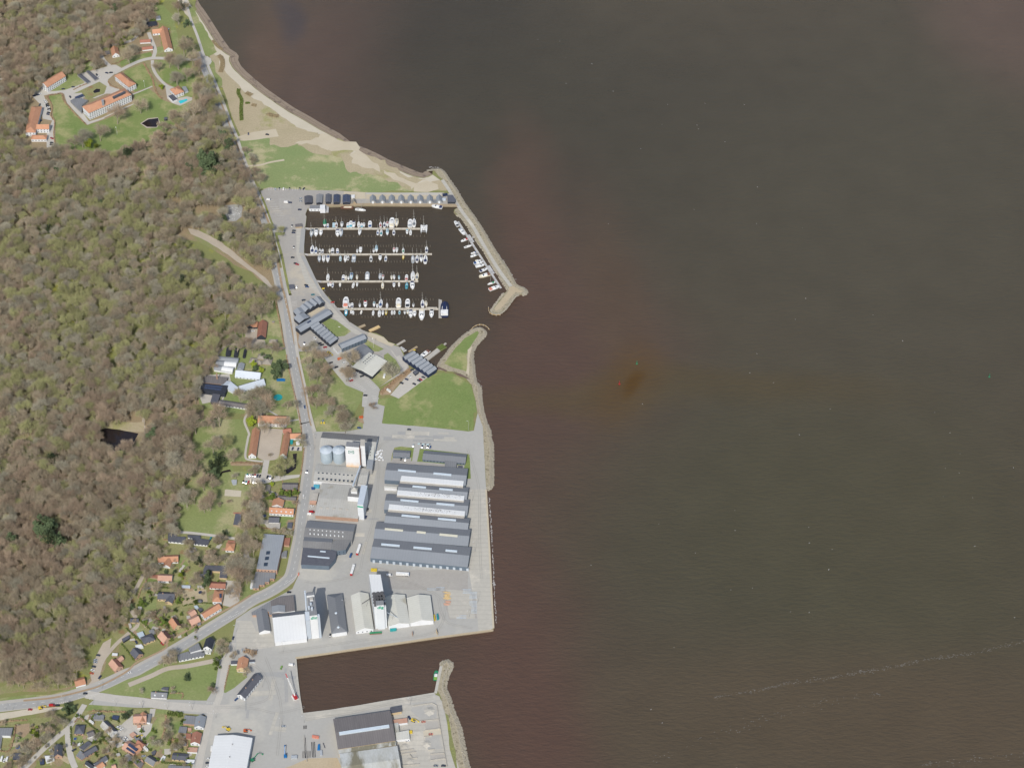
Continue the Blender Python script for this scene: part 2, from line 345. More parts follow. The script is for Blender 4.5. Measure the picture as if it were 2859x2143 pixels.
land_pts = [Vector((-6000, 3500, 0)), Vector((beach_in[0].x-300, 3500, 0))]+beach_in+WP(rest)+[Vector((200, -2600, 0)), Vector((-6000, -2600, 0))]
land = MB(); land.prism(land_pts, -4.0, 0.0)
lo_ = tag(land.ob('ground', ['soil_grass', 'quay_wall']), kind='structure')
for f_ in lo_.data.polygons:
    if abs(f_.normal.z) < .5: f_.material_index = 1
def jagl(l, a): return [q+Vector((noise.noise(Vector((q.x*.12, q.y*.12, 3))), noise.noise(Vector((q.x*.12, q.y*.12, 9))), 0))*a for q in l]
mat('seaweed', (116,102,88), (138,122,104), .3, .8, .9, fvar=.2, **G)
# beach: slopes from the dry sand down to below the water
def sheet2(name, la, za, lb, zb, m):
    vs = []; fs = []
    for a, b in zip(la, lb): vs += [(a.x, a.y, za), (b.x, b.y, zb)]
    for i in range(len(la)-1): fs.append((2*i, 2*i+1, 2*i+3, 2*i+2))
    return tag(fixnorm(mesh(name, vs, fs, m)), kind='structure')
outer = offset(beach_line, 6)
sheet2('wet_beach', offset(beach_line, -10.5), .04, outer, -1.9, 'wet_sand')
for d_, w_ in ((-8.3, .7), (-4.2, .7)):
    zz = .04+(-1.94)*(10.5+d_)/16.5+.12; la = jagl(smoothline(offset(beach_line, d_), 3), 1.4)
    sheet2('seaweed_line', la, zz, [q+Vector((0, 0, 0)) for q in offset(la, w_*(1.2 if d_ > -9 else .8))], zz-.03, 'seaweed')
CELL = 10.0; HG = {}
def ground_z(x, y): return HG.get((int(x//CELL), int(y//CELL)), 0.0)
def cells(poly):
    out = set(); n = len(poly)
    for i in range(n):
        a, b_ = poly[i], poly[(i+1) % n]; d = math.hypot(b_[0]-a[0], b_[1]-a[1]); k = int(d/4)+1
        for j in range(k):
            x, y = a[0]+(b_[0]-a[0])*j/k, a[1]+(b_[1]-a[1])*j/k
            for sx_ in (-3, 3):
                for sy_ in (-3, 3): out.add((int((x+sx_)//CELL), int((y+sy_)//CELL)))
    ys = [q[1] for q in poly]
    for cy_ in range(int(min(ys)//CELL), int(max(ys)//CELL)+1):
        y = (cy_+.5)*CELL; xs = []
        for i in range(n):
            a, b_ = poly[i], poly[(i+1) % n]
            if (a[1] > y) != (b_[1] > y): xs.append(a[0]+(b_[0]-a[0])*(y-a[1])/(b_[1]-a[1]))
        xs.sort()
        for i in range(0, len(xs)-1, 2):
            for cx_ in range(int(xs[i]//CELL), int(xs[i+1]//CELL)+1): out.add((cx_, cy_))
    return out
def lay(polys, dz=.01):
    cs = set()
    for q in polys: cs |= cells(q)
    z = max((HG.get(c, 0.0) for c in cs), default=0.0)+dz
    for c in cs: HG[c] = z
    return z
def laysheet(name, pts, m): return sheet(name, pts, lay([[(q.x, q.y) for q in pts]]), m)
def laystrip(name, pts, w, m, smooth=True):
    if smooth: pts = smoothline(pts)
    a = offset(pts, w/2); b = offset(pts, -w/2)
    z = lay([[(a[i].x, a[i].y), (a[i+1].x, a[i+1].y), (b[i+1].x, b[i+1].y), (b[i].x, b[i].y)] for i in range(len(pts)-1)])
    return strip(name, pts, w, z, m, False)
_s = [0]
def g(name, s, m, amp=1.2, step=7, z=None):
    """a patch of ground, each layer 3 cm above the one before"""
    _s[0] += 1
    pts = WP(s)
    if amp: pts = jag(pts, amp, step, seed=_s[0]*.6)
    return laysheet(name, pts, m)
def r(name, s, w, m, smooth=True):
    return laystrip(name, WP(s), w, m, smooth)
g('forest_floor', 'Z -120,-60 340,-60 345,60 360,150 440,150 470,260 520,370 565,470 590,560 600,660 560,700 520,760 440,840 440,900 410,960 400,1040 385,1150 340,1170 320,1260 280,1340 240,1400 215,1470 190,1490 0,1500 -120,1520', 'litter', 3)
g('wild_grass', 'Z 240,520 430,520 600,640 600,680 540,700 400,840 330,850 280,760 230,660', 'wild_green', 4, 12)
g('wild_grass', 'Z 60,400 200,380 260,560 300,700 220,860 100,800 60,600', 'wild_green', 5, 14)
g('wild_grass', 'Z 230,1100 330,1130 320,1260 250,1400 200,1460 60,1490 0,1480 0,1380 150,1250', 'wild_green', 5, 14)
g('wild_grass', 'Z 330,0 425,0 440,125 400,120 370,60', 'wild_green', 2)
mat('meadow', (116,134,86), (138,143,98), .02, .9, 1, (166,160,124), .5, .16, sc3=.02, t3=.5, **G)
# beach field
coast_ = jagl(smoothline(offset(beach_line, -11.2), 2), .6)
laysheet('dry_grass', [WP('X 480,-77')[0]]+coast_[4:]+WP('Z 965,400 965,412 700,410 570,412 540,340 500,250 475,180 455,130 440,60'), 'dry_grass')
_sa = jagl(smoothline(offset(beach_line, -11), 2), .5)[4:]; _sb = [q+(q-a)*(.55+.75*abs(noise.noise(Vector((q.x*.02, q.y*.02, 5))))*2) for q, a in zip(jagl(smoothline(offset(beach_line, -18), 2), 2.0)[4:], _sa)]
laysheet('beach_sand', _sa+_sb[::-1], 'sand_white')
g('bank_grass', 'B 170,60 230,80 300,220 360,320 420,430 490,560 400,610 350,590 270,380 200,180', 'lawn', 1.5)
g('bank_grass', 'B 420,640 460,680 470,780 540,850 545,930 490,930 450,800 410,700', 'lawn', 1)
g('verge', 'B 490,930 545,935 600,1100 690,1420 730,1460 690,1470 640,1330 560,1120', 'wild_green', .8)
g('meadow', 'B 710,1515 1200,1470 1500,1440 E 1500,60 1800,150 1928,320 C 100,300 250,290 450,380 700,430 780,490 760,530 200,525 0,515 E 1720,505 1430,505 1040,480 950,515 870,330 790,160 700,20', 'meadow', 3, 6)
g('pale_turf', 'B 1000,1480 1400,1410 1560,1400 C 60,20 400,180 600,290 800,350 900,385 760,430 700,500 500,450 330,380 180,330 60,260 -40,180 B 1600,1640 1300,1600 1150,1540', 'dry_grass', 7, 5)
g('bare_sand', 'B 1300,1500 1560,1440 1928,1560 C 150,80 380,200 430,300 300,290 180,270 90,200 20,120 B 1928,1640 1700,1600 1500,1560', 'sandy', 5, 5)
g('bare_sand', 'C 420,290 640,380 780,440 760,500 690,440 560,400', 'sandy', 4, 5)
g('bare_sand', 'C 770,440 900,420 1000,460 1000,500 900,530 760,525', 'sandy', 2)
g('gravel_lot', 'B 700,1475 880,1420 1115,1388 1150,1470 900,1505 770,1518 710,1512', 'sandy', .6)
r('sand_track', 'E 820,245 950,235 1060,205 1210,180', 3.2, 'sandy')
# breakwaters
g('rubble_bank', 'C 960,285 1030,278 1070,303 1110,362 1200,492 1340,702 1450,872 1560,1052 1700,1262 1830,1492 1920,1552 1958,1582 1958,1608 1915,1622 G 1838,98 1748,218 1698,267 1658,282 1620,278 1598,263 C 1765,1580 1700,1470 1600,1310 1410,1010 1280,810 1195,740 1200,715 1240,685 1150,520 1060,390', 'rock_ground', .8, 4)
r('breakwater_road', 'C 1060,395 1130,500 1210,640 1290,760 1380,880 1450,1000 1560,1190 1680,1380 1800,1540', 4.2, 'quay')
g('breakwater_head', 'C 1780,1545 1830,1540 1880,1575 1930,1590 1900,1610 G 1850,60 1800,110 1740,180 1690,240 1640,262 1620,240 1690,150 1770,50', 'rust_sand', .5)
# marina quays
g('marina_quay', 'E 950,515 1040,480 1430,500 1430,505 1720,508 C 0,515 240,530 1040,540 1110,545 1180,560 1240,680 240,670 E 1690,680 1460,705 1435,765 1448,790 1436,890 1422,925 1422,1190 1478,1310 1538,1440 1600,1550 1675,1658 F 1740,180 1850,310 1925,400 G 60,378 200,468 330,520 440,600 600,650 640,735 700,860 690,1000 F 1600,700 1350,700 1290,520 1230,60 E 1250,1560 1170,1140 1100,940 1090,880', 'yard', .3)
g('marina_path', 'E 1340,900 1400,900 1380,1200 1480,1440 1640,1658 F 1800,300 1928,430 G 130,460 250,540 420,630 520,690 600,800 600,830 500,680 300,570 100,500 0,430 F 1740,330 1600,100 E 1440,1500 1340,1200', 'quay', .2)
g('dark_apron', 'E 1390,920 1438,920 1418,1180 1368,1180', 'road', .2)
g('dark_apron', 'E 1385,1212 1425,1212 1480,1320 1600,1570 1680,1658 F 1730,190 1700,190 E 1620,1658 1500,1440', 'road', .2)
g('promenade', 'E 1640,655 1928,650 C 240,645 1200,655 1225,680 240,670 E 1690,680', 'wood', .1)
g('hut_yard', 'C 240,540 1060,545 1060,600 240,600', 'sandy', .2)
g('hut_yard', 'C 0,520 230,530 235,600 0,600', 'sandy', .4)
g('shingle_street', 'C 240,535 1050,532 1150,550 1150,570 1060,560 240,550', 'path', .2)
# forest tracks, park of the old hospital
g('forest_track', 'E 170,910 280,930 400,990 540,1070 700,1200 850,1330 1000,1440 1100,1560 1110,1600 1000,1500 870,1390 700,1270 500,1130 330,1030 200,980', 'gravel', 1.5)
r('forest_path', 'D 1560,1175 1650,1150 1780,1100 1900,1040', 2.2, 'sandy')
r('forest_path', 'D 700,690 680,780 690,850 760,930 880,1020', 2.0, 'sandy')
r('forest_path', 'Q 1600,0 1560,200 1545,330 1590,480 1650,700 1660,900 1640,1150 1610,1400 1580,1650', 3.0, 'gravel')
g('pond_bank', 'Q 1100,230 1200,260 1400,290 1540,300 1530,400 1400,410 1200,380 1120,370', 'dry_grass', 2)
r('forest_path', 'M 0,160 100,150 250,110', 3, 'gravel')
r('forest_path', 'M 820,290 930,330 1030,380', 2.4, 'gravel')
g('park_lawn', 'A 430,860 560,740 760,720 1040,640 1100,640 1110,700 1000,740 930,790 1000,870 900,900 700,980 560,980', 'lawn', 1.2)
g('park_lawn', 'A 520,1035 660,1015 690,1100 790,1180 940,1350 1000,1330 1200,1260 1400,1160 1450,1080 1430,1010 1600,950 1760,1080 1928,1140 1928,1300 1700,1500 1500,1540 1200,1640 800,1640 600,1600 590,1300 560,1180', 'lawn_rich', 1.2)
g('park_lawn', 'A 1290,660 1400,610 1620,560 1640,600 1500,650 1300,720', 'lawn_rich', 1)
g('park_lawn', 'A 1340,770 1560,680 1700,930 1640,930 1450,990 1330,820', 'lawn_rich', 1)
g('park_lawn', 'A 1660,650 1800,650 B 150,640 250,820 230,1000 200,1180 60,1260 A 1928,1180 1850,930 1700,840', 'lawn_rich', 1)
g('park_lawn', 'A 1650,60 1760,60 1860,170 1900,330 1928,480 1860,560 1840,290 1760,260 1690,240', 'lawn', 1)
g('park_lawn', 'A 1690,510 1770,500 1780,560 1680,590', 'lawn', .6)
g('hospital_yard', 'A 350,1040 420,880 460,900 500,990 700,970 900,900 930,860 860,790 1000,760 1210,700 1250,700 1320,740 1230,800 1160,860 1180,930 1290,960 1260,1010 1140,1010 1020,1060 900,1050 880,1200 960,1310 1130,1260 1120,1280 940,1345 720,1110 690,1010 560,1010 470,1030 540,1170 560,1290 590,1300 590,1580 500,1590 500,1450 560,1300 460,1280 440,1130', 'path', .4)
r('park_drive', 'A 1230,790 1330,740 1430,690 1530,650 1640,628 1780,630 B 60,640 200,640 330,640', 5.5, 'path')
r('park_drive', 'A 1650,620 1670,540 1630,430 1600,350', 5, 'path')
r('park_drive', 'A 1640,650 1650,740 1700,830 1790,920 1870,950', 4, 'path')
r('park_drive', 'A 1600,200 1520,310 1430,430 1280,470 1130,500 1080,540 1110,640 1180,710', 5, 'path')
g('park_bed', 'A 790,1010 1070,880 1150,930 1120,1010 990,1060 940,1080 880,1000', 'garden', 1)
g('villa_terrace', 'A 1780,930 1850,930 1830,1010 1900,1040 B 60,1060 160,1040 220,1050 220,1080 90,1140 0,1110 A 1800,1060', 'path', .4)
r('garden_path', 'A 1420,1020 1500,990 1640,930', 2, 'path')
r('garden_path', 'A 940,1340 1130,1260 1300,1180 1440,1120', 2, 'path')
g('pond_rim', 'A 1510,1330 1590,1275 1700,1265 1725,1320 1690,1375 1580,1380', 'gravel', .3)
# grounds between the wood and the coast road
g('school_field', 'H 250,0 760,0 830,130 800,420 960,440 970,580 770,600 760,700 860,730 740,1000 700,1200 640,1270 440,1240 60,1200 20,1050 60,900 200,560 200,350', 'lawn', 1.2)
g('museum_garden', 'F 560,340 830,330 1050,80 1100,60 1170,380 1215,640 1250,800 1300,1100 1370,1400 1395,1600 1260,1600 1230,1400 900,1340 800,1370 520,1350 300,1270 270,1100 360,960 440,880 500,740 540,640', 'lawn', 1.2)
g('museum_yard', 'F 360,950 620,940 640,1060 500,1230 330,1260 270,1130', 'path', .4)
g('farm_yard', 'F 800,440 920,440 920,560 1000,580 1010,640 780,640 790,500', 'gravel', .6)
r('lane', 'F 350,960 430,820 500,720 570,640 650,620 800,640 1000,650 1215,665', 3.2, 'gravel')
r('garden_path', 'F 540,1220 600,1120 690,1150', 2, 'path')
r('garden_path', 'F 1020,1320 1140,1390', 2, 'path')
r('garden_path', 'F 1260,1445 1370,1430', 2, 'path')
r('garden_path', 'F 810,1370 780,1450 830,1580 H 820,200 790,400 850,440 980,455', 2.4, 'path')
g('manor_court', 'H 950,90 1200,110 1150,420 1100,440 990,450 920,410', 'gravel', .3)
g('manor_lawn', 'H 1290,20 1380,20 1400,150 1300,140', 'lawn', .5)
r('manor_drive', 'H 1020,440 1000,560 985,690', 6.5, 'path')
g('manor_park', 'H 790,590 990,580 1130,610 1380,595 1370,625 1200,655 1000,690 770,680', 'path', .4)
g('manor_parking', 'H 1265,290 1400,290 1400,340 1270,340', 'path', .3)
g('reed_bed', 'H 630,460 980,465 970,500 630,500', 'leaf_brown', .5)
g('moat_grass', 'H 650,500 880,500 960,520 850,560 660,560', 'wild_green', .6)
g('volley_court', 'H 570,760 590,755 750,770 740,835 565,825', 'sand_white', .4)
g('garden', 'H 950,740 1380,620 1340,860 1330,1200 950,1200 920,1000', 'garden', .8)
g('garden_lawn', 'H 1210,870 1310,870 1310,960 1210,960', 'lawn_rich', .5)
g('garden_lawn', 'H 1150,1045 1310,1045 1300,1105 1160,1100', 'lawn_rich', .5)
g('garden', 'L 500,50 1000,180 1750,250 1900,600 1750,1000 1650,1160 1320,1340 1100,1500 860,1640 600,1658 250,1658 150,1500 400,1100 600,500', 'garden', 1.5)
g('house_lawn', 'L 1040,490 1160,500 1160,650 1040,650', 'lawn_rich', .7)
g('house_lawn', 'L 600,970 740,970 740,1180 540,1200 600,1080', 'lawn', .7)
g('house_lawn', 'L 960,740 1080,740 1060,860 960,860', 'lawn', .7)
g('house_lawn', 'L 1090,920 1400,920 1420,1110 1090,1140', 'dry_grass', .7)
g('house_lawn', 'L 590,1290 780,1320 820,1430 740,1480 600,1380', 'lawn', .7)
g('house_lawn', 'L 420,1390 500,1390 600,1480 500,1520 420,1440', 'lawn', .7)
g('house_lawn', 'L 1000,1450 1090,1430 1140,1490 1060,1530', 'lawn', .7)
g('house_lawn', 'L 1260,1130 1480,1110 1330,1240', 'lawn', .7)
g('house_lawn', 'L 620,760 740,770 750,830 620,840', 'lawn_rich', .7)
r('woodside_lane', 'L 655,0 640,160 600,380 560,620 570,720 490,880 440,980 370,1120 M 1760,-190 1640,-60 1500,60 1400,170 1300,300 1260,430 1200,540 1150,600', 4.2, 'gravel')
g('gravel_parking', 'M 1420,0 1320,60 1250,190 1200,300 1170,400 1150,480 1180,580 1260,560 1290,400 1340,290 1400,170', 'gravel', .8)
r('service_lane', 'L 1020,165 1200,175 1500,210 1780,250', 3.5, 'path')
g('school_yard', 'L 1900,380 1960,420 1990,560 1960,600 1890,480', 'path', .6)
g('brick_yard', 'L 1650,960 1760,960 1740,1160 1620,1130', 'path', .3)
g('drive', 'L 1660,800 1860,820 1860,1050 1770,1150 1740,1160 1760,960 1660,960', 'path', .3)
g('kerb_lawn', 'L 1880,900 1990,800 1990,1020 1840,1100 1850,960', 'lawn', .5)
g('roadside_grass', 'N 0,440 300,310 420,250 540,150 760,30 860,0 900,0 800,60 540,210 540,300 420,360 0,540', 'lawn', .7)
g('roadside_grass', 'N 0,520 420,360 640,310 1000,300 1050,360 1010,600 920,800 590,790 400,760 190,760 0,760 M 1380,740 1270,700 1480,560 1827,420', 'lawn', .8)
r('bare_track', 'M 1640,600 1800,535 N 200,480 400,390 640,360 900,310 1060,280', 5.5, 'gravel')
g('inn_lawn', 'N 1000,120 1060,90 1060,210 980,230', 'lawn', .5)
g('roadside_grass', 'M 0,770 300,730 650,720 900,650 960,620 1150,590 1100,640 700,730 400,760 0,800', 'lawn', .6)
g('scrub', 'M 0,1040 850,1000 950,1100 800,1230 360,1600 300,1658 0,1658', 'garden', 1.5)
g('yard_lawn', 'M 190,1080 330,1080 320,1400 130,1480 170,1200', 'lawn', .8)
g('town_gardens', 'M 1000,920 1827,900 N 600,960 870,960 760,1658 0,1658 M 1000,1658 900,1480 880,1180', 'garden', 1)
g('house_lawn', 'M 1410,960 1640,960 1600,1080 1420,1120', 'lawn', .6)
g('house_lawn', 'N 230,1010 370,1010 330,1250 200,1430 70,1330 190,1180', 'lawn_rich', .5)
g('house_lawn', 'N 440,1060 600,1060 560,1290 430,1270', 'lawn_rich', .5)
g('house_lawn', 'N 260,1420 400,1310 450,1310 420,1430 250,1500', 'lawn', .5)
g('house_lawn', 'M 1400,1560 1510,1540 1520,1600 1400,1640', 'lawn_rich', .5)
g('house_lawn', 'M 920,1250 1050,1250 1060,1330 920,1360', 'lawn', .5)
g('town_court', 'M 1390,1330 1520,1130 1690,980 1700,1100 1827,1130 1827,1200 1640,1330 1500,1400', 'path', .4)
g('town_court', 'N 180,900 250,900 190,1180 60,1330 0,1310 0,1130 150,1100', 'path', .4)
g('verge', 'M 1130,850 1690,885 1680,935 1100,925', 'lawn', .4)
g('verge', 'N 260,905 640,930 600,975 250,960', 'lawn', .4)
R1 = random.Random(17)
def clutter(polys, n, kinds, s0, s1):
    for s_ in polys:
        q = px(s_); xs = [a for a, _ in q]; ys = [b_ for _, b_ in q]
        for k in range(n):
            x, y = R1.uniform(min(xs), max(xs)), R1.uniform(min(ys), max(ys)); c = W((x, y)); a = R1.choice((.15, .6, -.6, 1.2)); nm, m_ = R1.choice(kinds); L_, w_ = R1.uniform(s0, s1), R1.uniform(s0, s1)*.7
            u = Vector((math.cos(a), math.sin(a), 0)); v = Vector((-u.y, u.x, 0))
            laysheet(nm, jag([c-u*L_-v*w_, c+u*L_-v*w_, c+u*L_+v*w_, c-u*L_+v*w_], .6, 3, k), m_)
clutter(['M 960,950 1827,1600', 'N 40,1000 740,1640', 'L 560,300 1650,1150', 'L 420,1200 1500,1600', 'H 950,760 1320,1180'], 26, [('patio', 'path'), ('garden_bed', 'leaf_brown'), ('garden_bed', 'litter'), ('house_lawn', 'lawn_rich'), ('garden_bed', 'wild_green'), ('patio', 'shoulder')], 1.5, 5)
clutter(['M 0,1080 880,1640'], 22, [('scrub_patch', 'litter'), ('scrub_patch', 'leaf_brown'), ('scrub_patch', 'wild_green'), ('scrub_patch', 'dry_grass')], 3, 9)
# asphalt of the working harbour
g('harbour_yard', 'G -420,1500 -300,1560 0,1560 200,1480 220,1300 390,1100 370,1190 440,1290 410,1470 800,1500 1340,1560 1400,1550 1440,1360 1495,1500 I 1500,20 1530,600 1535,635 1548,900 1568,1250 1578,1450 1588,1658 K 1948,200 1962,500 1982,820 1900,858 0,1124 J 782,1216 O 22,258 102,942 600,882 1500,728 1742,688 1900,850 2000,1606 X 1290,2250 500,2250 N 860,1200 880,980 600,960 300,890 0,890 M 1130,850 1300,700 N 0,770 900,800 1010,620 1060,300 1200,130 J 0,700 200,560 480,440 740,300 840,80 H 1300,1658 1400,1100 1500,400 1530,110', 'asphalt', .2)
g('harbour_lawn', 'N 1200,340 1290,350 1290,440 1400,450 1420,500 1250,640 1140,700 1100,690 1130,580', 'lawn', .5)
g('villa_drive', 'N 1430,270 1510,260 1530,360 1430,370', 'path', .3)
g('quay_apron', 'I 1320,640 1535,640 1588,1658 K 1960,500 1980,820 1900,858 1780,870 1770,700 1640,0 1620,0', 'quay', .3)
g('light_concrete', 'K 340,0 700,60 1000,50 1640,30 1650,350 1740,360 1760,690 1400,700 1330,500 1300,330 600,300 560,60', 'yard', 1)
g('container_yard', 'K 1350,310 1560,320 1640,330 1690,380 1740,690 1400,690 1380,600', 'quay', .6)
g('light_concrete', 'J 0,720 200,720 260,860 480,900 500,1060 300,1100 0,1120', 'quay', .8)
g('north_apron', 'O 130,935 1700,692 1760,760 1500,800 1180,850 500,970 140,1030', 'quay', .5)
g('store_yard', 'O 1190,930 1340,830 1720,800 1780,840 1895,1606 1320,1606 1260,1250', 'quay', .4)
g('shore_path', 'O 1745,700 1800,720 1840,830 1860,950 1930,1200 2010,1400 2040,1606 1895,1606 1780,880', 'quay', .4)
g('yard_sand', 'N 1900,1658 2192,1540 O 540,1480 590,1606 -100,1650', 'rust_sand', 1)
g('stony_shore', 'O 1770,640 1820,350 1870,290 1935,330 1885,480 1862,560 1868,640 1928,800 1988,980 2058,1200 2118,1500 2140,1606 2040,1606 1940,1250 1860,900 1820,740', 'rock_ground', .8, 4)
g('shore_grass', 'O 1870,930 1910,960 1950,1200 2000,1400 2020,1606 2000,1606 1930,1380 1900,1080', 'wild_green', .6)
r('jetty_deck', 'O 1752,685 1822,345', 2.8, 'quay', False)
g('bay_gravel', 'O 1610,1030 1790,1005 1808,1110 1630,1130', 'shoulder', .3)
g('bay_gravel', 'O 1600,1150 1810,1115 1825,1190 1610,1215', 'sand_white', .3)
g('bay_gravel', 'O 1620,1225 1830,1200 1850,1370 1660,1375', 'asphalt', .3)
g('bay_gravel', 'O 1490,835 1715,808 1765,835 1780,990 1560,1010 1440,890', 'asphalt', .3)
g('bay_gravel', 'O 1680,1430 1860,1420 1870,1475 1690,1500', 'shoulder', .3)
# peninsula, big lawns, rowing club
g('shore_stones', 'G 1005,900 1018,860 1042,802 1102,732 1152,662 1252,562 1352,482 1430,448 1480,448 1518,480 1518,510 1478,560 1428,610 1388,680 1378,760 1393,850 1398,950 1418,1030 1458,1090 1462,1200 1488,1350 1518,1450 1548,1520 1568,1600 I 1558,60 1583,150 1588,250 1588,400 1588,560 1568,618 1535,628 1500,0 G 1495,1500 1440,1360 1430,1300 1380,1060 1260,940 1180,920', 'rock_ground', .8, 4)
g('office_lawn', 'I 545,190 615,178 755,195 735,340 725,335 718,300 700,295 530,290 525,350 503,352 520,260', 'lawn_rich', .3)
g('office_lawn', 'I 818,203 1250,248 1352,262 1368,525 1325,525 1335,435 1290,425 1300,380 1215,380 850,345 788,342', 'lawn_rich', .3)
g('office_yard', 'I 530,288 728,300 722,335 860,350 1090,380 1085,400 500,355', 'yard', .2)
g('islet_lawn', 'G 1085,830 1200,660 1300,560 1440,480 1455,500 1400,600 1340,680 1325,760 1335,920 1170,870', 'lawn_rich', 1)
g('islet_beach', 'G 1335,680 1380,640 1350,780 1350,960 1310,930 1330,830', 'sandy', .8)
g('tidal_mud', 'G 1015,860 1060,880 1115,905 1100,915 1030,890 1005,905', 'mudflat', .6)
g('tidal_mud', 'G 1175,925 1260,940 1370,1000 1330,990 1250,965', 'mudflat', .6)
g('harbour_meadow', 'G 370,1210 560,1190 590,1205 900,970 1050,925 1180,945 1280,1000 1370,1060 1390,1150 1425,1250 1430,1350 1400,1360 1395,1545 1340,1558 1000,1520 760,1500 415,1475 440,1290 360,1265', 'lawn_rich', .8)
g('playground_green', 'F 1380,720 1500,700 1700,800 1720,860 G -160,940 0,1010 200,1130 210,1200 95,1400 210,1460 200,1530 0,1560 -340,1560 F 1555,1540 1480,1250 1440,1050', 'lawn', .8)
g('clubhouse_lawn', 'G 190,590 240,570 430,670 370,700 330,700', 'lawn_rich', .5)
g('clubhouse_lawn', 'G 430,740 470,715 560,790 610,880 600,930 370,1080 290,1000 440,880', 'lawn', .5)
g('car_park', 'F 1590,690 1692,845 G 20,1060 212,1141 200,1200 195,1290 220,1300 390,1110 375,1085 290,1000 150,870 90,850 0,770 F 1860,700 1790,640 1700,600', 'asphalt', .2)
g('car_park', 'G 500,1168 560,1192 590,1207 905,975 830,900 740,890 700,930 610,1045', 'path', .2)
g('marina_lawn', 'F 1620,390 1700,340 1780,370 1928,480 1860,530 1760,540', 'lawn', .5)
g('shrub_bed', 'G 390,1130 560,1010 740,890 730,920 600,1040 500,1165 390,1170', 'leaf_brown', .5)
g('shrub_bed', 'F 1310,400 1370,500 1360,600 1390,660 1370,670 1330,560', 'leaf_brown', .4)
g('club_path', 'G 370,1090 520,1000 680,900 690,850 600,740 560,760 630,880 600,930', 'path', .3)
g('boat_beach', 'G 270,490 430,545 480,600 550,620 520,650 380,590 260,530', 'sandy', .6)
g('terrace', 'F 1470,290 1620,200 1650,230 1500,320', 'sandy', .2)
g('play_yard', 'G 150,1400 200,1400 220,1480 150,1450', 'leaf_brown', .4)
# the coast road and its neighbours
_road = 'B 290,560 340,730 400,870 500,1150 600,1400 690,1658 E 740,200 830,430 900,600 960,740 1020,920 1060,1060 1090,1200 1120,1350 1160,1500 1180,1600 F 1225,140 1255,400 1285,620 1325,850 1365,1050 1405,1250 1440,1450 H 1445,50 1480,200 1492,330 1480,500 1455,700 1430,900 1400,1100 1378,1280 1350,1420 J 735,110 660,200 540,290 400,370 250,440 100,530 0,610 N 700,40 500,155 300,270 100,375 0,430 M 1600,480 1400,575 1200,660 1000,725 750,790 400,840 0,890 -400,940'
r('road_shoulder', 'E 1130,1350 1160,1480 F 1200,180 1245,400 1278,620 1318,850 1358,1050 1398,1250 1435,1450 H 1440,50 1475,200 1487,330 1475,500 1450,700 1425,900 1395,1100 1372,1280 1345,1410 J 730,100 650,205 540,285 400,365 250,435 100,525 0,600 N 700,25 500,145 300,258 100,365 0,420 M 1600,465 1400,560 1200,645 1000,710 750,780 400,830 0,875 -400,925', 13.5, 'shoulder')
r('road', _road, 8.2, 'road')
r('verge', 'B 400,740 470,930 560,1180 660,1440 740,1658 E 800,250 900,500 970,680 1040,850 1080,1010 1115,1150 1160,1400 1190,1560 F 1210,80 1240,210 1270,330 1300,480 1325,620', 2.6, 'leaf_brown')
r('footpath', 'B 130,-60 200,200 270,380 340,590 360,620 400,740 470,900 560,1120 640,1340 700,1480 760,1658 E 790,200 880,430 960,600 1060,830 1100,950 1150,1130 1200,1330 1250,1530 F 1250,60 1290,300 1320,480 1345,680 1380,850 1430,1080 1470,1300 1520,1500 1540,1560', 3.4, 'path')
r('verge', 'F 1345,760 1390,960 1440,1200 1480,1420 1500,1500', 1.6, 'leaf_brown')
r('verge', 'E 970,580 1010,680 1060,820 1085,880', 2.4, 'wild_green')
r('verge', 'E 1120,970 1140,1060 1180,1200 1220,1400 1270,1620 F 1275,80', 3.0, 'wild_green')
g('turning_head', 'B 330,620 380,608 420,635 430,670 410,700 370,700 330,680', 'path', .2)
g('verge', 'E 1110,960 1220,960 1210,985 1130,995', 'lawn', .4)
r('harbour_street', 'M 1100,720 1400,770 1827,815 N 300,855 600,880 900,905 1200,900', 9.5, 'path')
r('inn_street', 'N 1000,900 1060,760 1100,560 1130,380 1180,220 1240,60', 6.5, 'path')
r('town_street', 'N 950,960 900,1200 840,1450 800,1660', 6.5, 'path')
r('town_street', 'M 1080,850 1000,980 920,1090 860,1160 700,1290 500,1470 340,1630 250,1700', 5.5, 'path')
r('town_street', 'M 870,1150 870,1300 900,1500 960,1660', 6, 'path')
g('roadworks', 'M 0,960 400,900 800,880 780,910 500,960 0,1050', 'sand_white', .8)
r('pavement', 'L 1990,1000 1800,1120 1500,1280 1200,1440 900,1610 N 380,130 150,250 0,320 M 1600,440 1300,600 1100,665 700,760 300,800', 2.2, 'leaf_brown')
# road paint
def dashes(s, every=9, ln=3.5, w=.28):
    pts = smoothline(WP(s)); mb = MB(); acc = 0; nxt = 0
    for a, b in zip(pts, pts[1:]):
        d = (b-a).length; t = (b-a).normalized(); nn = Vector((-t.y, t.x, 0))
        while nxt < acc+d:
            p = a+t*(nxt-acc); q = p+t*ln; zz = max(ground_z(*p.xy), ground_z(*q.xy))+.01
            mb.add([(*(p+nn*w/2).xy, zz), (*(p-nn*w/2).xy, zz), (*(q-nn*w/2).xy, zz), (*(q+nn*w/2).xy, zz)], [(0, 1, 2, 3)])
            nxt += every
        acc += d
    return tag(fixnorm(mb.ob('road_marking', 'white_line')), kind='structure')
dashes(_road)
dashes('J 860,60 760,160 640,240', 2, 1, .5); dashes('L 1900,1205 1640,1340', 2, 1, .5)
dashes('M 700,840 900,805', 2, 1, .5); dashes('M 1000,770 1260,710', 2, 1, .5); dashes('N 900,828 1000,828', 2, 1, .5); dashes('N 900,955 1030,965', 2, 1, .5)
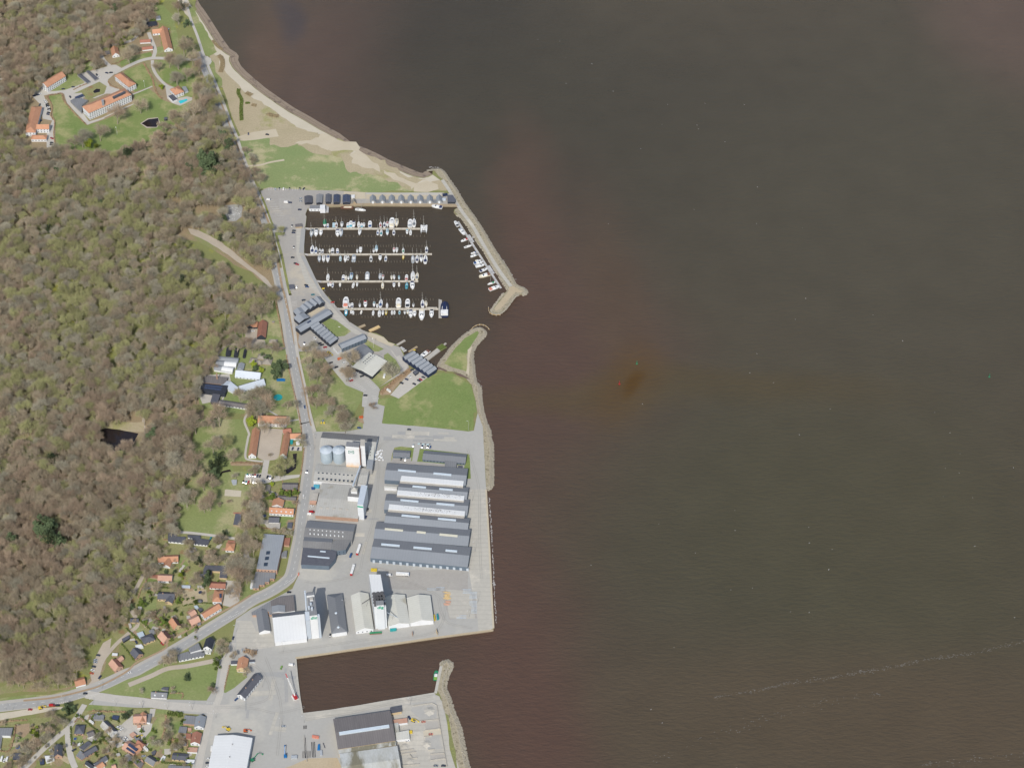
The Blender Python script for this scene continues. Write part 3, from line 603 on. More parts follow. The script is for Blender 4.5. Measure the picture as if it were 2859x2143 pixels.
def bays(s, n, ln, ang, w=.25):
    a, b = WP(s); mb = MB()
    for i in range(n):
        p = a.lerp(b, i/(n-1)); t = Vector((math.cos(math.radians(ang)), math.sin(math.radians(ang)), 0)); q = p+t*ln; nn = Vector((-t.y, t.x, 0)); zz = max(ground_z(*p.xy), ground_z(*q.xy))+.01
        mb.add([(*(p+nn*w/2).xy, zz), (*(p-nn*w/2).xy, zz), (*(q-nn*w/2).xy, zz), (*(q+nn*w/2).xy, zz)], [(0, 1, 2, 3)])
    return tag(fixnorm(mb.ob('parking_marking', 'white_line')), kind='structure')
bays('E 1040,508 1430,508', 16, 5, 90); bays('E 1010,612 1130,780', 8, 9, 0); bays('E 1150,605 1160,690', 5, 14, 0)
bays('G 210,1190 195,1285', 8, 5, 0); bays('G 240,980 350,1085', 8, 5, 215); bays('G 100,1050 200,1130', 7, 5, 40); bays('F 1290,170 1290,215', 4, 6, 15)
bays('G 345,1180 370,1230', 4, 5, 180)

r('quay_edge', 'K 1978,846 1900,854 1200,948 600,1036 0,1121 J 1200,1156 784,1213', 2.4, 'rust_sand', False)
r('quay_edge', 'J 784,1220 O 25,262 45,500 76,750 109,938', 1.6, 'quay', False)
r('quay_edge', 'O 109,936 600,876 1100,786 1500,722 1738,682', 1.6, 'quay', False)
r('quay_edge', 'I 1531,640 1546,900 1566,1250 1576,1450 1586,1658 K 1961,500 1980,820', 1.8, 'sandy', False)
# tar patches and repairs in the harbour asphalt
R0 = random.Random(31)
for nm, m_, n_ in (('asphalt_patch', 'road', 26), ('asphalt_patch', 'quay', 14)):
    for k in range(n_):
        sx_, sy_ = ((R0.uniform(970, 1050), R0.uniform(1220, 1600)), (R0.uniform(1090, 1270), R0.uniform(1208, 1232)), (R0.uniform(680, 800), R0.uniform(1830, 2040)))[k % 3]
        c = W((sx_, sy_), 0); a = R0.choice((R0.uniform(-.2, .1), 1.5+R0.uniform(-.2, .2))) if k % 3 != 1 else -.05; L_, w_ = R0.uniform(4, 15), R0.uniform(1, 3); u = Vector((math.cos(a), math.sin(a), 0)); v = Vector((-u.y, u.x, 0))
        laysheet(nm, [c-u*L_-v*w_, c+u*L_-v*w_, c+u*L_+v*w_, c-u*L_+v*w_], m_)
mat('tyre_mark', (140,139,134), (150,149,143), .3, .8, .95, fvar=.1, **G)
for s_ in ('I 700,60 400,160 380,420 330,900 220,1300 180,1500', 'I 1330,200 1450,600 1460,1100 1480,1600', 'K 300,50 900,230 1280,420 1330,640 1180,880 600,980 0,1080', 'K 1250,430 1300,640 1400,760 1700,820', 'N 1000,880 1500,900 1800,960 2150,880', 'N 1240,120 1300,260 1600,420 1700,760 1300,880', 'N 1650,250 1750,520 1850,900 1800,1500', 'J 560,1150 1000,1080 1800,960', 'O 150,1010 700,930 1200,810 1700,720', 'J 900,200 1100,220 1500,150 1650,60'):
    pts = WP(s_)
    for dd in (-.95, .95): laystrip('tyre_track', offset(smoothline(pts), dd), .3, 'tyre_mark', False)
# small waters on the land
def pond(name, s, m='water', z=None):
    return laysheet(name, jag(WP(s), .6, 3, 3), m)
mat('dark_water', (46, 38, 34), (36, 32, 34), .05, .6, .12, fvar=0, spec=.6, **G)
mat('pool_water', (60, 190, 200), (50, 178, 192), .3, .6, .15, fvar=0, **G)
pond('forest_pond', 'Q 1080,380 1150,365 1300,385 1490,425 1440,520 1350,600 1220,610 1150,540 1070,540 1090,450', 'dark_water')
pond('garden_pond', 'A 1522,1330 1600,1285 1700,1272 1712,1320 1685,1368 1580,1366', 'dark_water')
pond('fountain_pond', 'A 1000,985 1040,958 1080,960 1075,990 1020,1005', 'dark_water')
pond('moat', 'H 1300,375 1345,370 1340,430 1335,530 1250,590 1190,585 1180,545 1230,545 1295,500 1310,440', 'dark_water')
pond('swimming_pool', 'B 72,1088 160,1065 168,1082 92,1120', 'pool_water')
pond('moat', 'H 500,620 540,560 620,540 640,560 545,580', 'dark_water')
# ---------------------------------------------------------------- buildings
SUNW = Vector((0, -1, 0))
def windows(root, dx, dy, L, Wd, z0, eave, rows=None, step=3.4, ww=1.2, wh=1.25, frame='glass', ang=0):
    """one 'window' object per window on the walls that look south or to the camera"""
    me = bpy.data.meshes.new('window'); b = MB(); b.box(-ww/2, -.09, 0, ww/2, .03, wh); me.from_pydata(b.v, [], b.f); me.materials.append(M[frame]); me.update()
    rows = rows or max(1, int((eave-z0)/2.9)); n = 0
    sides = [((0, 0), (L, 0), 0), ((L, 0), (L, Wd), 90), ((L, Wd), (0, Wd), 180), ((0, Wd), (0, 0), 270)]
    for (x0, y0), (x1, y1), a in sides:
        nrm = ang+math.radians(a-90)
        if math.sin(nrm) > -.45: continue
        ln = math.hypot(x1-x0, y1-y0); k = max(1, int((ln-1)/step))
        for rr in range(rows):
            zz = z0+(eave-z0)*(rr+.32)/rows if rows > 1 else z0+max(.7, (eave-z0)*.35)
            for i in range(k):
                if n >= 90: return
                t = (i+.5)/k
                o = bpy.data.objects.new('window', me); COL.objects.link(o); o.parent = root
                o.location = (x0+(x1-x0)*t, y0+(y1-y0)*t, zz); o.rotation_euler.z = math.radians(a); n += 1
def roof_profile(kind, w, eave, rise, o, rp=.5):
    """cross-section of the roof top from y=-o to y=w+o"""
    if kind == 'arch':
        return [(-o+(w+2*o)*i/10, eave+rise*math.sin(math.pi*(i/10))**.75) for i in range(11)]
    if kind == 'shed': return [(-o, eave), (w+o, eave+rise)]
    sl = rise/(w*rp)
    return [(-o, eave-o*sl*.6), (w*rp, eave+rise), (w+o, eave-o*sl*.6)]
def B(name, label, cat, pts, eave, rise=0, kind='gable', wall='white_wall', roof='orange_tile', win=0, base=0, parent=None, w=None,
      roof2=None, over=.35, rp=.5, chim=0, group=None, dorm=0):
    p = WP(pts, eave)
    A_, B_ = p[0], p[1]
    d = B_-A_; L = d.length; t = d/L; nn = Vector((-t.y, t.x, 0))
    if len(p) > 2: w = (p[2]-A_).dot(nn)
    if w < 0: A_, B_, t = B_, A_, -t; w = -w
    ang = math.atan2(t.y, t.x)
    if parent is None:
        root = empty(name, (A_.x, A_.y, base), ang); tag(root, label, cat, group)
    else:
        root = empty(name, (0, 0, 0), 0); root.parent = parent
        mw = Matrix.Translation((A_.x, A_.y, base)) @ Matrix.Rotation(ang, 4, 'Z'); bpy_parent_inv(root, parent, mw)
    e = eave-base
    th = .28
    if kind == 'hip':
        o = over; hh = min(w, L)/2
        if L >= w: r0, r1 = (hh, w/2), (L-hh, w/2)
        else: r0, r1 = (L/2, hh), (L/2, w-hh)
        b = MB(); vs = [(-o, -o, e), (L+o, -o, e), (L+o, w+o, e), (-o, w+o, e), (-o, -o, e-th), (L+o, -o, e-th), (L+o, w+o, e-th), (-o, w+o, e-th), (*r0, e+rise), (*r1, e+rise)]
        if L >= w: fs = [(0, 1, 9, 8), (1, 2, 9), (2, 3, 8, 9), (3, 0, 8)]
        else: fs = [(0, 1, 8), (1, 2, 9, 8), (2, 3, 9), (3, 0, 8, 9)]
        fs += [(4, 5, 1, 0), (5, 6, 2, 1), (6, 7, 3, 2), (7, 4, 0, 3), (7, 6, 5, 4)]
        b.add(vs, fs); rf = b.ob('roof', roof, root)
        wb = MB(); wb.box(0, 0, 0, L, w, e-th-.02); wb.ob('wall', wall, root)
    elif kind == 'flat':
        wb = MB(); wb.box(0, 0, 0, L, w, e-.25); wb.ob('wall', wall, root)
        b = MB(); b.box(-.15, -.15, e-.24, L+.15, w+.15, e); rf = b.ob('roof', roof, root)
    else:
        o = over
        pr = roof_profile(kind, w, e, rise, o, rp)
        def slab(pp, m):
            n = len(pp); b = MB(); vs = []
            for x in (-o, L+o):
                vs += [(x, y, z) for y, z in pp]+[(x, y, z-th) for y, z in pp]
            fs = []
            for i in range(n-1):
                fs += [(i, i+1, 2*n+i+1, 2*n+i)[::-1], (n+i, n+i+1, 3*n+i+1, 3*n+i)]
                fs += [(i, i+1, n+i+1, n+i), (2*n+i, 2*n+i+1, 3*n+i+1, 3*n+i)[::-1]]
            fs += [(0, n, 3*n, 2*n), (n-1, 2*n-1, 4*n-1, 3*n-1)[::-1]]
            b.add(vs, fs); return fixnorm(b.ob('roof', m, root))
        if roof2 and kind == 'gable': rf = slab(pr[:2], roof); slab(pr[1:], roof2)
        else: rf = slab(pr, roof)
        # walls follow the underside
        iw = roof_profile(kind, w, e, rise, 0, rp); n = len(iw)
        vs = []
        for x in (0, L): vs += [(x, 0, 0), (x, w, 0)]+[(x, y, z-th-.03) for y, z in iw]
        k = n+2; fs = [(0,)+tuple(range(2, k))+(1,), tuple(reversed((k,)+tuple(range(k+2, 2*k))+(k+1,))), (0, 1, k+1, k)]
        fs += [(0, 2, k+2, k), (1, k-1, 2*k-1, k+1)]+[(2+i, 3+i, k+3+i, k+2+i) for i in range(n-1)]
        fixnorm(mesh('wall', vs, fs, wall, root))
    if win: windows(root, 0, 0, L, w, 0, e-.3, rows=win if win > 1 else None, ang=ang, step=3.4 if win < 3 else 3.0)
    for c in range(chim):
        cb = MB(); x = L*(.3+.4*c); cb.box(x-.4, w*.5-.4, e+rise-1.2, x+.4, w*.5+.4, e+rise+1.1); cb.ob('chimney', 'brick', rf)
    for k in range(dorm):
        db = MB(); x = L*(k+.5)/dorm; db.box(x-.8, w*.12, e+.2, x+.8, w*.3, e+1.9); db.ob('dormer', 'white_metal', root)
    root['_L'] = L; root['_w'] = w; root['_e'] = e
    for q in ('_L', '_w', '_e'): del root[q]
    DIM[root.name] = (L, w, e, A_.copy(), ang, base, rise)
    return root
DIM = {}
def world_matrix(o):
    m = Matrix.Translation(o.location) @ Matrix.Rotation(o.rotation_euler.z, 4, 'Z')
    return m
def bpy_parent_inv(o, parent, mw):
    loc = world_matrix(parent).inverted() @ mw
    o.location = loc.to_translation(); o.rotation_euler = (0, 0, loc.to_euler().z)
def P(name, label, cat, pts, h, wall='grey_wall', roof='black_felt', base=0, parent=None, rim=.0, group=None, wname='wall', win=0):
    """flat-topped block: the outline is the roof edge seen in the photo"""
    p = WP(pts, h); c = sum(p, Vector())/len(p)
    loc = Vector((c.x, c.y, base))
    if parent is None: root = empty(name, loc); tag(root, label, cat, group)
    else: root = empty(name, (0, 0, 0)); root.parent = parent; bpy_parent_inv(root, parent, Matrix.Translation(loc))
    rot = -world_matrix(parent).to_euler().z if parent is not None else 0
    R_ = Matrix.Rotation(0, 3, 'Z')
    q = [Vector((v.x-c.x, v.y-c.y, 0)) for v in p]
    if parent is not None: root.rotation_euler.z = rot
    poly = [(v.x, v.y) for v in q]
    b = MB(); b.prism(poly, 0, h-base-.25); b.ob(wname, wall, root)
    k = 1+.15/max(2, min(v.length for v in q)); big = [(x*k, y*k) for x, y in poly]
    b = MB(); b.prism(big, h-base-.24, h-base); b.ob('roof', roof, root)
    if win:
        me = bpy.data.meshes.new('window'); wb = MB(); wb.box(-.6, -.1, 0, .6, .05, 1.3); me.from_pydata(wb.v, [], wb.f); me.materials.append(M['glass']); me.update()
        ar = sum(poly[i][0]*poly[(i+1) % len(poly)][1]-poly[(i+1) % len(poly)][0]*poly[i][1] for i in range(len(poly)))
        n = 0
        for i in range(len(poly)):
            a_, b_ = Vector((*poly[i], 0)), Vector((*poly[(i+1) % len(poly)], 0))
            if ar < 0: a_, b_ = b_, a_
            d = b_-a_
            if d.length < 3 or d.x < 0 or d.normalized().x < .5: continue
            kk = int(d.length/3.4); an = math.atan2(d.y, d.x)
            for rr in range(max(1, int((h-base)/3))):
                for j in range(kk):
                    if n > 80: break
                    o = bpy.data.objects.new('window', me); COL.objects.link(o); o.parent = root
                    o.location = a_.lerp(b_, (j+.5)/kk)+Vector((0, 0, 1.1+3*rr)); o.rotation_euler.z = an; n += 1
    return root
def part_box(root, name, s, z0, z1, m, wd=None):
    """a child box/prism: outline given in photo places at height z1 (world), or a bar of width wd between two places"""
    p = WP(s, z1)
    if wd:
        a, b = p; t = (b-a).normalized(); n_ = Vector((-t.y, t.x, 0))*wd/2; p = [a-n_, b-n_, b+n_, a+n_]
    inv = world_matrix(root).inverted()
    q = [inv @ Vector((v.x, v.y, 0)) for v in p]
    b = MB(); b.prism([(v.x, v.y) for v in q], z0-root.location.z, z1-root.location.z); return b.ob(name, m, root)
H = 'hospital_block'
a1 = B('hospital_block', 'long white four-storey building with orange roof and balconies, largest in the park', 'building', 'A 958,1217 1412,1018 882,1150', 11, 4.5, 'hip', win=4, chim=2)
part_box(a1, 'roof_glazing', 'A 1215,1045 1345,985', 12, 15.8, 'slate', 2.4)
tw = part_box(a1, 'cupola', 'A 1090,1075 1115,1068 1118,1090 1095,1095', 11, 18.5, 'zinc')
for k, xx in enumerate((905, 960, 1012, 1065, 1150, 1200, 1260, 1310, 1360)): pass
B('hospital_wing', 'white three-storey wing with orange hipped roof east of the drive', 'building', 'A 1234,815 1386,938 1455,895', 8, 4, 'hip', win=3, chim=2)
B('apartment_house', 'white balconied apartment house with three stepped orange roofs beside the wood', 'building', 'A 508,940 705,818 462,885', 8.5, 4, 'gable', win=3, chim=1)
s1 = B('staff_building', 'L-shaped red-orange roofed house at the west car park of the park', 'building', 'A 380,1425 450,1150 272,1420', 6.5, 4, 'hip', win=2)
B('wing', None, None, 'A 392,1388 525,1388', 6.5, 3.6, 'gable', w=9, parent=s1, win=2)
B('outbuilding', 'white outbuilding with pink-orange roof south of the L-shaped house', 'building', 'A 336,1497 498,1497', 4.5, 2.6, 'hip', w=8, win=1)
n1 = B('home_building', 'long narrow orange-roofed house with gable, top of the photo by the coast', 'building', 'A 1858,528 1800,300 1768,540', 3.5, 4, 'gable', win=1)
B('wing', None, None, 'A 1645,362 1745,352', 3.5, 3.6, 'gable', w=8, parent=n1, win=1)
w1 = B('cottage', 'small white cottage with steep orange roof by the wood', 'house', 'A 1284,590 1266,515 1212,612', 3.6, 4.2, 'gable', win=1, chim=1)
B('garage', 'northern of two narrow red-tiled garages', 'shed', 'A 1508,458 1622,452', 2.5, 2, 'gable', w=6, roof='red_tile', group='red-tiled garages')
B('garage', 'southern of two narrow red-tiled garages', 'shed', 'A 1532,538 1645,524', 2.5, 2, 'gable', w=6, roof='red_tile', group='red-tiled garages')
P('workshop', 'black flat-roofed workshop north of the garages', 'building', 'A 1560,242 1682,228 1690,268 1562,284', 3, 'dark_wall', 'black_felt')
P('shed', 'small green shed behind the black workshop', 'shed', 'A 1608,205 1665,200 1672,226 1612,230', 2.6, 'dark_wall', 'hedge_green')
P('shed', 'small silver shed beside the gravel at the top', 'shed', 'A 1676,175 1722,170 1728,200 1680,205', 2.6, 'pale_metal', 'zinc')
P('shed', 'brown-roofed shed west of the white cottage', 'shed', 'A 1130,550 1175,545 1185,582 1135,590', 2.6, 'wood', 'brown_sheet')
for s_, l_ in (('A 832,805 862,785 970,878 938,893', 'western dark flat-roofed carport'), ('A 925,765 958,757 1056,842 1022,860', 'eastern dark flat-roofed carport')):
    P('carport', l_+' in the park car park', 'carport', s_, 2.6, 'grey_wall', 'slate', group='long dark carports')
an = P('annexe', 'low grey flat-roofed annexe west of the long white building', 'building', 'A 757,1085 800,1060 880,1060 945,1080 885,1130 878,1205 800,1130', 3.6, 'grey_wall', 'grey_roof')
part_box(an, 'solar_panel', 'A 803,1045 890,1010 900,1030 812,1062', 3.62, 3.9, 'solar')
P('shed', 'small dark garden shed west of the car park', 'shed', 'A 225,1125 262,1115 272,1150 238,1160', 2.6, 'dark_wall', 'slate')
P('shelter', 'small dark shelter beside the garden pond', 'shed', 'A 1765,1265 1800,1260 1802,1282 1768,1288', 2.6, 'dark_wall', 'slate')
v1 = B('villa', 'white villa with orange hipped roof beside the turquoise swimming pool', 'house', 'B 38,1022 128,985 -28,965', 6, 3.6, 'hip', win=2, chim=1)
P('annexe', None, None, 'A 1812,1035 1858,1015 1910,1065 1862,1088', 3, 'white_wall', 'slate', parent=v1)
P('conservatory', None, None, 'B 110,935 150,930 175,975 135,990', 3, 'pale_metal', 'zinc', parent=v1)
B('house', 'orange-roofed house cut by the left edge of the photo', 'house', 'A -25,592 42,590', 3, 3, 'gable', w=8)
B('house', 'dark-roofed house at the left edge, upper of two', 'house', 'A -30,700 28,695', 3, 2.5, 'gable', w=8, roof='slate')
B('house', 'dark-roofed house at the left edge, lower of two', 'house', 'A -30,840 30,838', 3, 2.5, 'gable', w=9, roof='slate')
# ---- harbour huts
for i, (s_, rf_, l_) in enumerate((('T 150,168 147,82 52,166', 'slate', 'dark square harbour shed, first from the quay corner'), ('T 284,172 290,62 207,162', 'grey_roof', 'grey harbour shed, second from the quay corner'),
                                  ('T 399,162 402,60 332,158', 'slate', 'dark grey harbour shed, third from the quay corner'), ('T 518,168 522,66 438,164', 'slate', 'harbour shed with solar panels, nearer the car park'),
                                  ('T 660,168 662,66 562,164', 'slate', 'wider harbour shed with solar panels, beside the wooden A-frame hut'))):
    h = B('harbour_shed', l_, 'shed', s_, 3.6, 1.3, 'gable', 'dark_wall', rf_, group='harbour sheds')
    if i > 2:
        L_, w_, e_, *_ = DIM[h.name]
        for c_ in range(5):
            for d_ in range(3):
                for sd_ in (0, 1):
                    x0 = L_*(.03+.19*c_); y0, y1 = w_*(.04+.15*d_), w_*(.04+.15*d_+.13); z0, z1 = e_+1.3*y0/(w_/2)+.04, e_+1.3*y1/(w_/2)+.04
                    if sd_: y0, y1 = w_-y0, w_-y1
                    b = MB(); b.add([(x0, y0, z0), (x0+L_*.16, y0, z0), (x0+L_*.16, y1, z1), (x0, y1, z1), (x0, y0, z0+.08), (x0+L_*.16, y0, z0+.08), (x0+L_*.16, y1, z1+.08), (x0, y1, z1+.08)], [(0, 3, 2, 1), (4, 5, 6, 7), (0, 1, 5, 4), (1, 2, 6, 5), (2, 3, 7, 6), (3, 0, 4, 7)]); fixnorm(b.ob('solar_panel', 'solar', h))
P('kiosk', 'small white kiosk behind the A-frame hut', 'shed', 'T 678,68 722,66 722,95 678,97', 2.8, 'white_wall', 'white_roof')
B('timber_hut', 'single pointed wooden hut beside the moored wooden boat', 'hut', 'T 744,180 738,140 690,180', 1.8, 4, 'gable', 'wood', 'thatch')
for i, x in enumerate((967, 1095, 1220, 1348, 1475, 1602, 1731, 1858)):
    h = B('gabled_hut', '%s of eight grey gabled huts on the north quay, counted from the west' % ('first second third fourth fifth sixth seventh eighth'.split()[i]), 'hut',
      'T %d,160 %d,92 %d,160' % (x+37, x+34, x-36), 2.6, 3.8, 'gable', 'grey_wall', 'zinc', group='grey gabled huts on the north quay')
    part_box(h, 'door', 'T %d,150 %d,150' % (x-13, x+13), .2, 3.6, 'white_metal', 1.6)
    if i < 7: tag(P('deck_screen', 'low grey timber terrace between hut %s and its eastern neighbour' % ('one two three four five six seven'.split()[i]), 'terrace', 'T %d,135 %d,135 %d,176 %d,176' % (x+42, x+88, x+88, x+42), .9, 'grey_wall', 'grey_roof', group='timber terraces between the huts'))
P('kitchen_hut', 'dark blue-grey angular building at the east end of the huts', 'building', 'T 1968,66 2035,68 2078,130 2072,160 1970,160', 3.4, 'dark_wall', 'slate')
P('kiosk', 'dark blue container kiosk at the east end of the huts', 'kiosk', 'T 1900,50 1962,42 1968,60 1905,72', 2.6, 'navy_wall', 'navy_wall')
P('canopy', 'small pale canopy between the last hut and the angular building', 'canopy', 'T 1900,110 1945,108 1945,130 1900,130', 2.4, 'pale_metal', 'pale_metal')
hb = P('houseboat', 'white two-storey houseboat in the north-west corner of the marina', 'houseboat', 'a 285,150 595,150 595,245 270,245', 3.2, 'white_wall', 'grey_roof', base=-1.25, win=1)
P('upper_cabin', None, None, 'a 597,130 745,130 750,262 590,262', 5.0, 'white_wall', 'white_roof', base=-1.25, parent=hb)
P('skirt', None, None, 'a 262,240 765,262 765,275 250,262', 1.6, 'white_wall', 'white_roof', base=-1.25, parent=hb)
P('houseboat_dock', 'grey floating dock around the houseboat', 'dock', 'a 770,190 862,190 850,352 772,352', .1, 'concrete', 'pontoon_grey', base=-1.5)
P('toilet_hut', 'square dark-grey roofed hut in the long harbour car park', 'hut', 'E 1258,1520 1310,1517 1322,1562 1266,1570', 3, 'grey_wall', 'slate')
P('kiosk', 'cluttered little brown kiosk at the first boat pontoon', 'kiosk', 'E 1326,870 1398,862 1402,895 1330,900', 2.6, 'wood', 'brown_sheet')
# ---- marina centre
MC = dict(wall='dark_wall', roof='zinc')
for i, s_ in enumerate(('F 1308,262 1345,308 1430,268', 'F 1377,220 1434,268 1500,238', 'F 1422,186 1487,240 1540,208', 'F 1480,152 1541,206 1590,188', 'F 1533,128 1588,192 1632,162')):
    B('marina_house', '%s of the five north houses of the marina centre, from the west' % ('first second third fourth fifth'.split()[i]), 'building', s_, 5.5, 2.2, 'gable', group='marina centre', win=2, **MC)
B('marina_house', 'lone double-gabled marina house just above the long bar-shaped one', 'building', 'F 1312,335 1372,388 1474,326', 5.5, 2, 'gable', group='marina centre', win=2, **MC)
mb_ = B('marina_house', 'long bar-shaped grey-roofed marina house with a solar panel', 'building', 'F 1388,486 1722,288 1332,434', 6, 1.6, 'gable', group='marina centre', win=2, **MC)
part_box(mb_, 'solar_panel', 'F 1458,388 1495,366', 6.5, 8.0, 'solar', 1.8)
def lerp2(a, b, t): return (a[0]+(b[0]-a[0])*t, a[1]+(b[1]-a[1])*t)
def gable_row(reg, s0, s1, n0, n1, n, name, labelf, eave, rise, grp, **kw):
    for i in range(n):
        a = lerp2(s0, s1, i/n); b = lerp2(s0, s1, (i+1)/n); c = lerp2(n0, n1, (i+1)/n)
        B(name, labelf(i), 'building', '%s %.1f,%.1f %.1f,%.1f %.1f,%.1f' % (reg, b[0], b[1], c[0], c[1], a[0], a[1]), eave, rise, 'gable', group=grp, win=1, **kw)
NTH = 'first second third fourth fifth sixth seventh eighth ninth tenth eleventh twelfth thirteenth fourteenth fifteenth sixteenth seventeenth eighteenth nineteenth twentieth'.split()
def nth(i): return NTH[i] if i < len(NTH) else str(i+1)+('st' if (i+1) % 10 == 1 else 'nd' if (i+1) % 10 == 2 else 'rd' if (i+1) % 10 == 3 else 'th')
gable_row('F', (1480, 425), (1702, 618), (1562, 375), (1782, 558), 7, 'marina_house', lambda i: '%s grey gabled unit from the bar-shaped house in the stepped marina row' % nth(i), 5.5, 1.8, 'marina centre', **MC)
b3 = B('marina_house', 'large grey-roofed marina house with blue-grey walls, nearest the little beach', 'building', 'F 1830,665 2092,556 1785,618', 6.5, 2, 'gable', 'blue_wall', 'zinc', win=2, group='marina centre')
P('roof_terrace', None, None, 'F 1735,645 1790,620 1832,668 1785,702', 4.5, 'white_wall', 'concrete', parent=b3)
B('sports_hall', 'dark grey twin-roofed hall north of the pale sports hall', 'building', 'G 157,802 312,702 88,690', 5, 1.6, 'gable', 'grey_wall', 'hall_roof_dark')
sh = B('sports_hall', 'large pale-roofed hall with dark walls among the harbour car parks', 'building', 'G 305,965 465,802 133,822', 5, 1.8, 'gable', 'dark_wall', 'beige_roof')
for q in range(6):
    for z_ in range(3): part_box(sh, 'roof_light', 'G %d,%d %d,%d' % (205+q*20+z_*22, 815-q*17+z_*16, 214+q*20+z_*22, 808-q*17+z_*16), 6, 6.55, 'glass', .8) if z_ < 2 else None
P('shed', 'small dark annexe by the corner of the pale sports hall', 'shed', 'G 97,850 130,835 182,890 158,905', 2.8, 'dark_wall', 'slate')
gable_row('G', (625, 757), (908, 945), (740, 692), (998, 882), 7, 'boathouse_unit', lambda i: '%s grey gabled boathouse unit from the kayak jetty end' % nth(i), 6, 2, 'boathouse by the inlet', wall='navy_wall', roof='zinc')
P('shed', 'square grey shed in front of the boathouse row', 'shed', 'G 742,915 776,893 806,918 770,945', 2.8, 'dark_wall', 'slate')
# ---- museum / school area west of the coast road
f1 = B('barn', 'long rust-red roofed barn beside the coast road', 'barn', 'F 1008,545 1027,385 916,545', 3.6, 4.5, 'gable', 'dark_wall', 'red_tile')
B('barn', 'small orange-roofed barn west of the long rust-red one', 'barn', 'F 868,432 882,380 806,434', 3, 2.8, 'gable', 'dark_wall', 'orange_tile')
P('lean_to', 'flat orange-roofed link between the two barns', 'shed', 'F 880,376 925,374 918,434 874,436', 3, 'dark_wall', 'orange_tile')
for i, s_ in enumerate(('F 628,737 640,662 580,732', 'F 708,747 722,672 668,742', 'F 788,757 803,682 764,750')):
    B('black_hut', 'black gabled hut north of the arched halls, %s from the west' % nth(i), 'hut', s_, 2.5, 2, 'gable', 'dark_wall', 'black_felt', group='black huts by the lane')
for i, (s_, x, l_) in enumerate((('F 487,798 706,820 502,748', None, 'northern'), ('F 472,848 688,862 482,795', 'F 555,823 690,838', 'middle'), ('F 452,892 648,922 465,842', 'F 537,868 665,890', 'southern'))):
    h = B('arched_hall', l_+' of three grey barrel-roofed exhibition halls', 'hall', s_, 3.2, 2.4, 'arch', 'white_wall', 'hall_roof', group='barrel-roofed halls')
    if x: 
        L_, w_, e_, *_ = DIM[h.name]; pr = roof_profile('arch', w_, e_+.06, 2.4, .3); b = MB(); n_ = len(pr); x0, x1 = L_*.4, L_+.42
        b.add([(x0, y, z) for y, z in pr]+[(x1, y, z) for y, z in pr]+[(x0, y, z-.2) for y, z in pr]+[(x1, y, z-.2) for y, z in pr], [(i_, n_+i_, n_+i_+1, i_+1) for i_ in range(n_-1)]+[(2*n_+i_, 2*n_+i_+1, 3*n_+i_+1, 3*n_+i_) for i_ in range(n_-1)]+[(n_+i_, 3*n_+i_, 3*n_+i_+1, n_+i_+1) for i_ in range(n_-1)])
        b.ob('translucent_roof', 'white_roof', h)
B('exhibition_block', 'pale blue-grey gabled block at the east end of the arched halls', 'building', 'F 765,893 783,830 703,883', 3.6, 2, 'gable', 'pale_metal', 'zinc')
MW = dict(wall='white_metal', roof='pale_metal', roof2='slate')
B('angular_gallery', 'northern white metal gallery wing running east from the arched halls', 'building', 'F 680,968 945,996', 2.5, 5, 'gable', w=11, group='white angular gallery wings', win=1, **MW)
B('angular_gallery', 'western white metal gallery wing, turned north to south', 'building', 'F 655,1138 712,1085 612,962', 2.5, 3.5, 'gable', 'white_metal', 'pale_metal', group='white angular gallery wings')
B('angular_gallery', 'southern white metal gallery wing pointing at the coast road', 'building', 'F 745,1130 1006,1052', 2.5, 4.5, 'gable', w=10, group='white angular gallery wings', win=1, **MW)
bk = P('assembly_hall', 'black-roofed hall with rows of solar panels beside the wood', 'building', 'F 325,1036 606,1064 572,1150 300,1110', 6, 'dark_wall', 'black_felt', win=1)
part_box(bk, 'solar_panel', 'F 358,1060 540,1082', 6.02, 6.3, 'solar', 2.6); part_box(bk, 'solar_panel', 'F 348,1085 530,1108', 6.02, 6.3, 'solar', 2.6)
fb = P('school_block', 'flat dark-brown roofed block with a tall brick chimney', 'building', 'F 372,955 492,965 600,975 575,1052 500,1045 335,1030', 4, 'brick', 'brown_sheet')
cb = MB(); q = WP('F 488,992', 4)[0]-fb.location; cb.cyl(q.x, q.y, 3.9, 13, .9, .7, 10); cb.ob('chimney', 'brick', fb)
P('foyer', 'small flat grey foyer south of the solar-panelled hall', 'building', 'F 440,1150 522,1160 492,1250 415,1240', 4, 'dark_wall', 'slate')
B('long_gallery', 'long low white wing with brown roof and small windows', 'building', 'F 500,1264 812,1310', 2.6, 1.6, 'gable', w=7, roof='brown_sheet', win=1)
for i, (s_, w_, l_) in enumerate((('F 830,815 905,825', 8, 'western'), ('F 918,775 990,782', 8, 'northern'), ('F 905,830 965,837', 6, 'middle'), ('F 975,830 1065,838', 9, 'eastern'))):
    B('thatched_house', l_+' of four reconstructed thatched houses in the garden', 'house', s_, 1.8, 3.4, 'hip', 'wood', 'thatch', w=w_, group='thatched houses')
B('thatched_house', 'single thatched hut south-east of the long barn', 'hut', 'F 1045,600 1132,602', 1.8, 2.6, 'hip', 'wood', 'thatch', w=5)
P('playhouse', 'tiny grey playhouse on the grass east of the barn', 'hut', 'F 1077,370 1104,368 1104,385 1078,388', 2, 'wood', 'thatch')
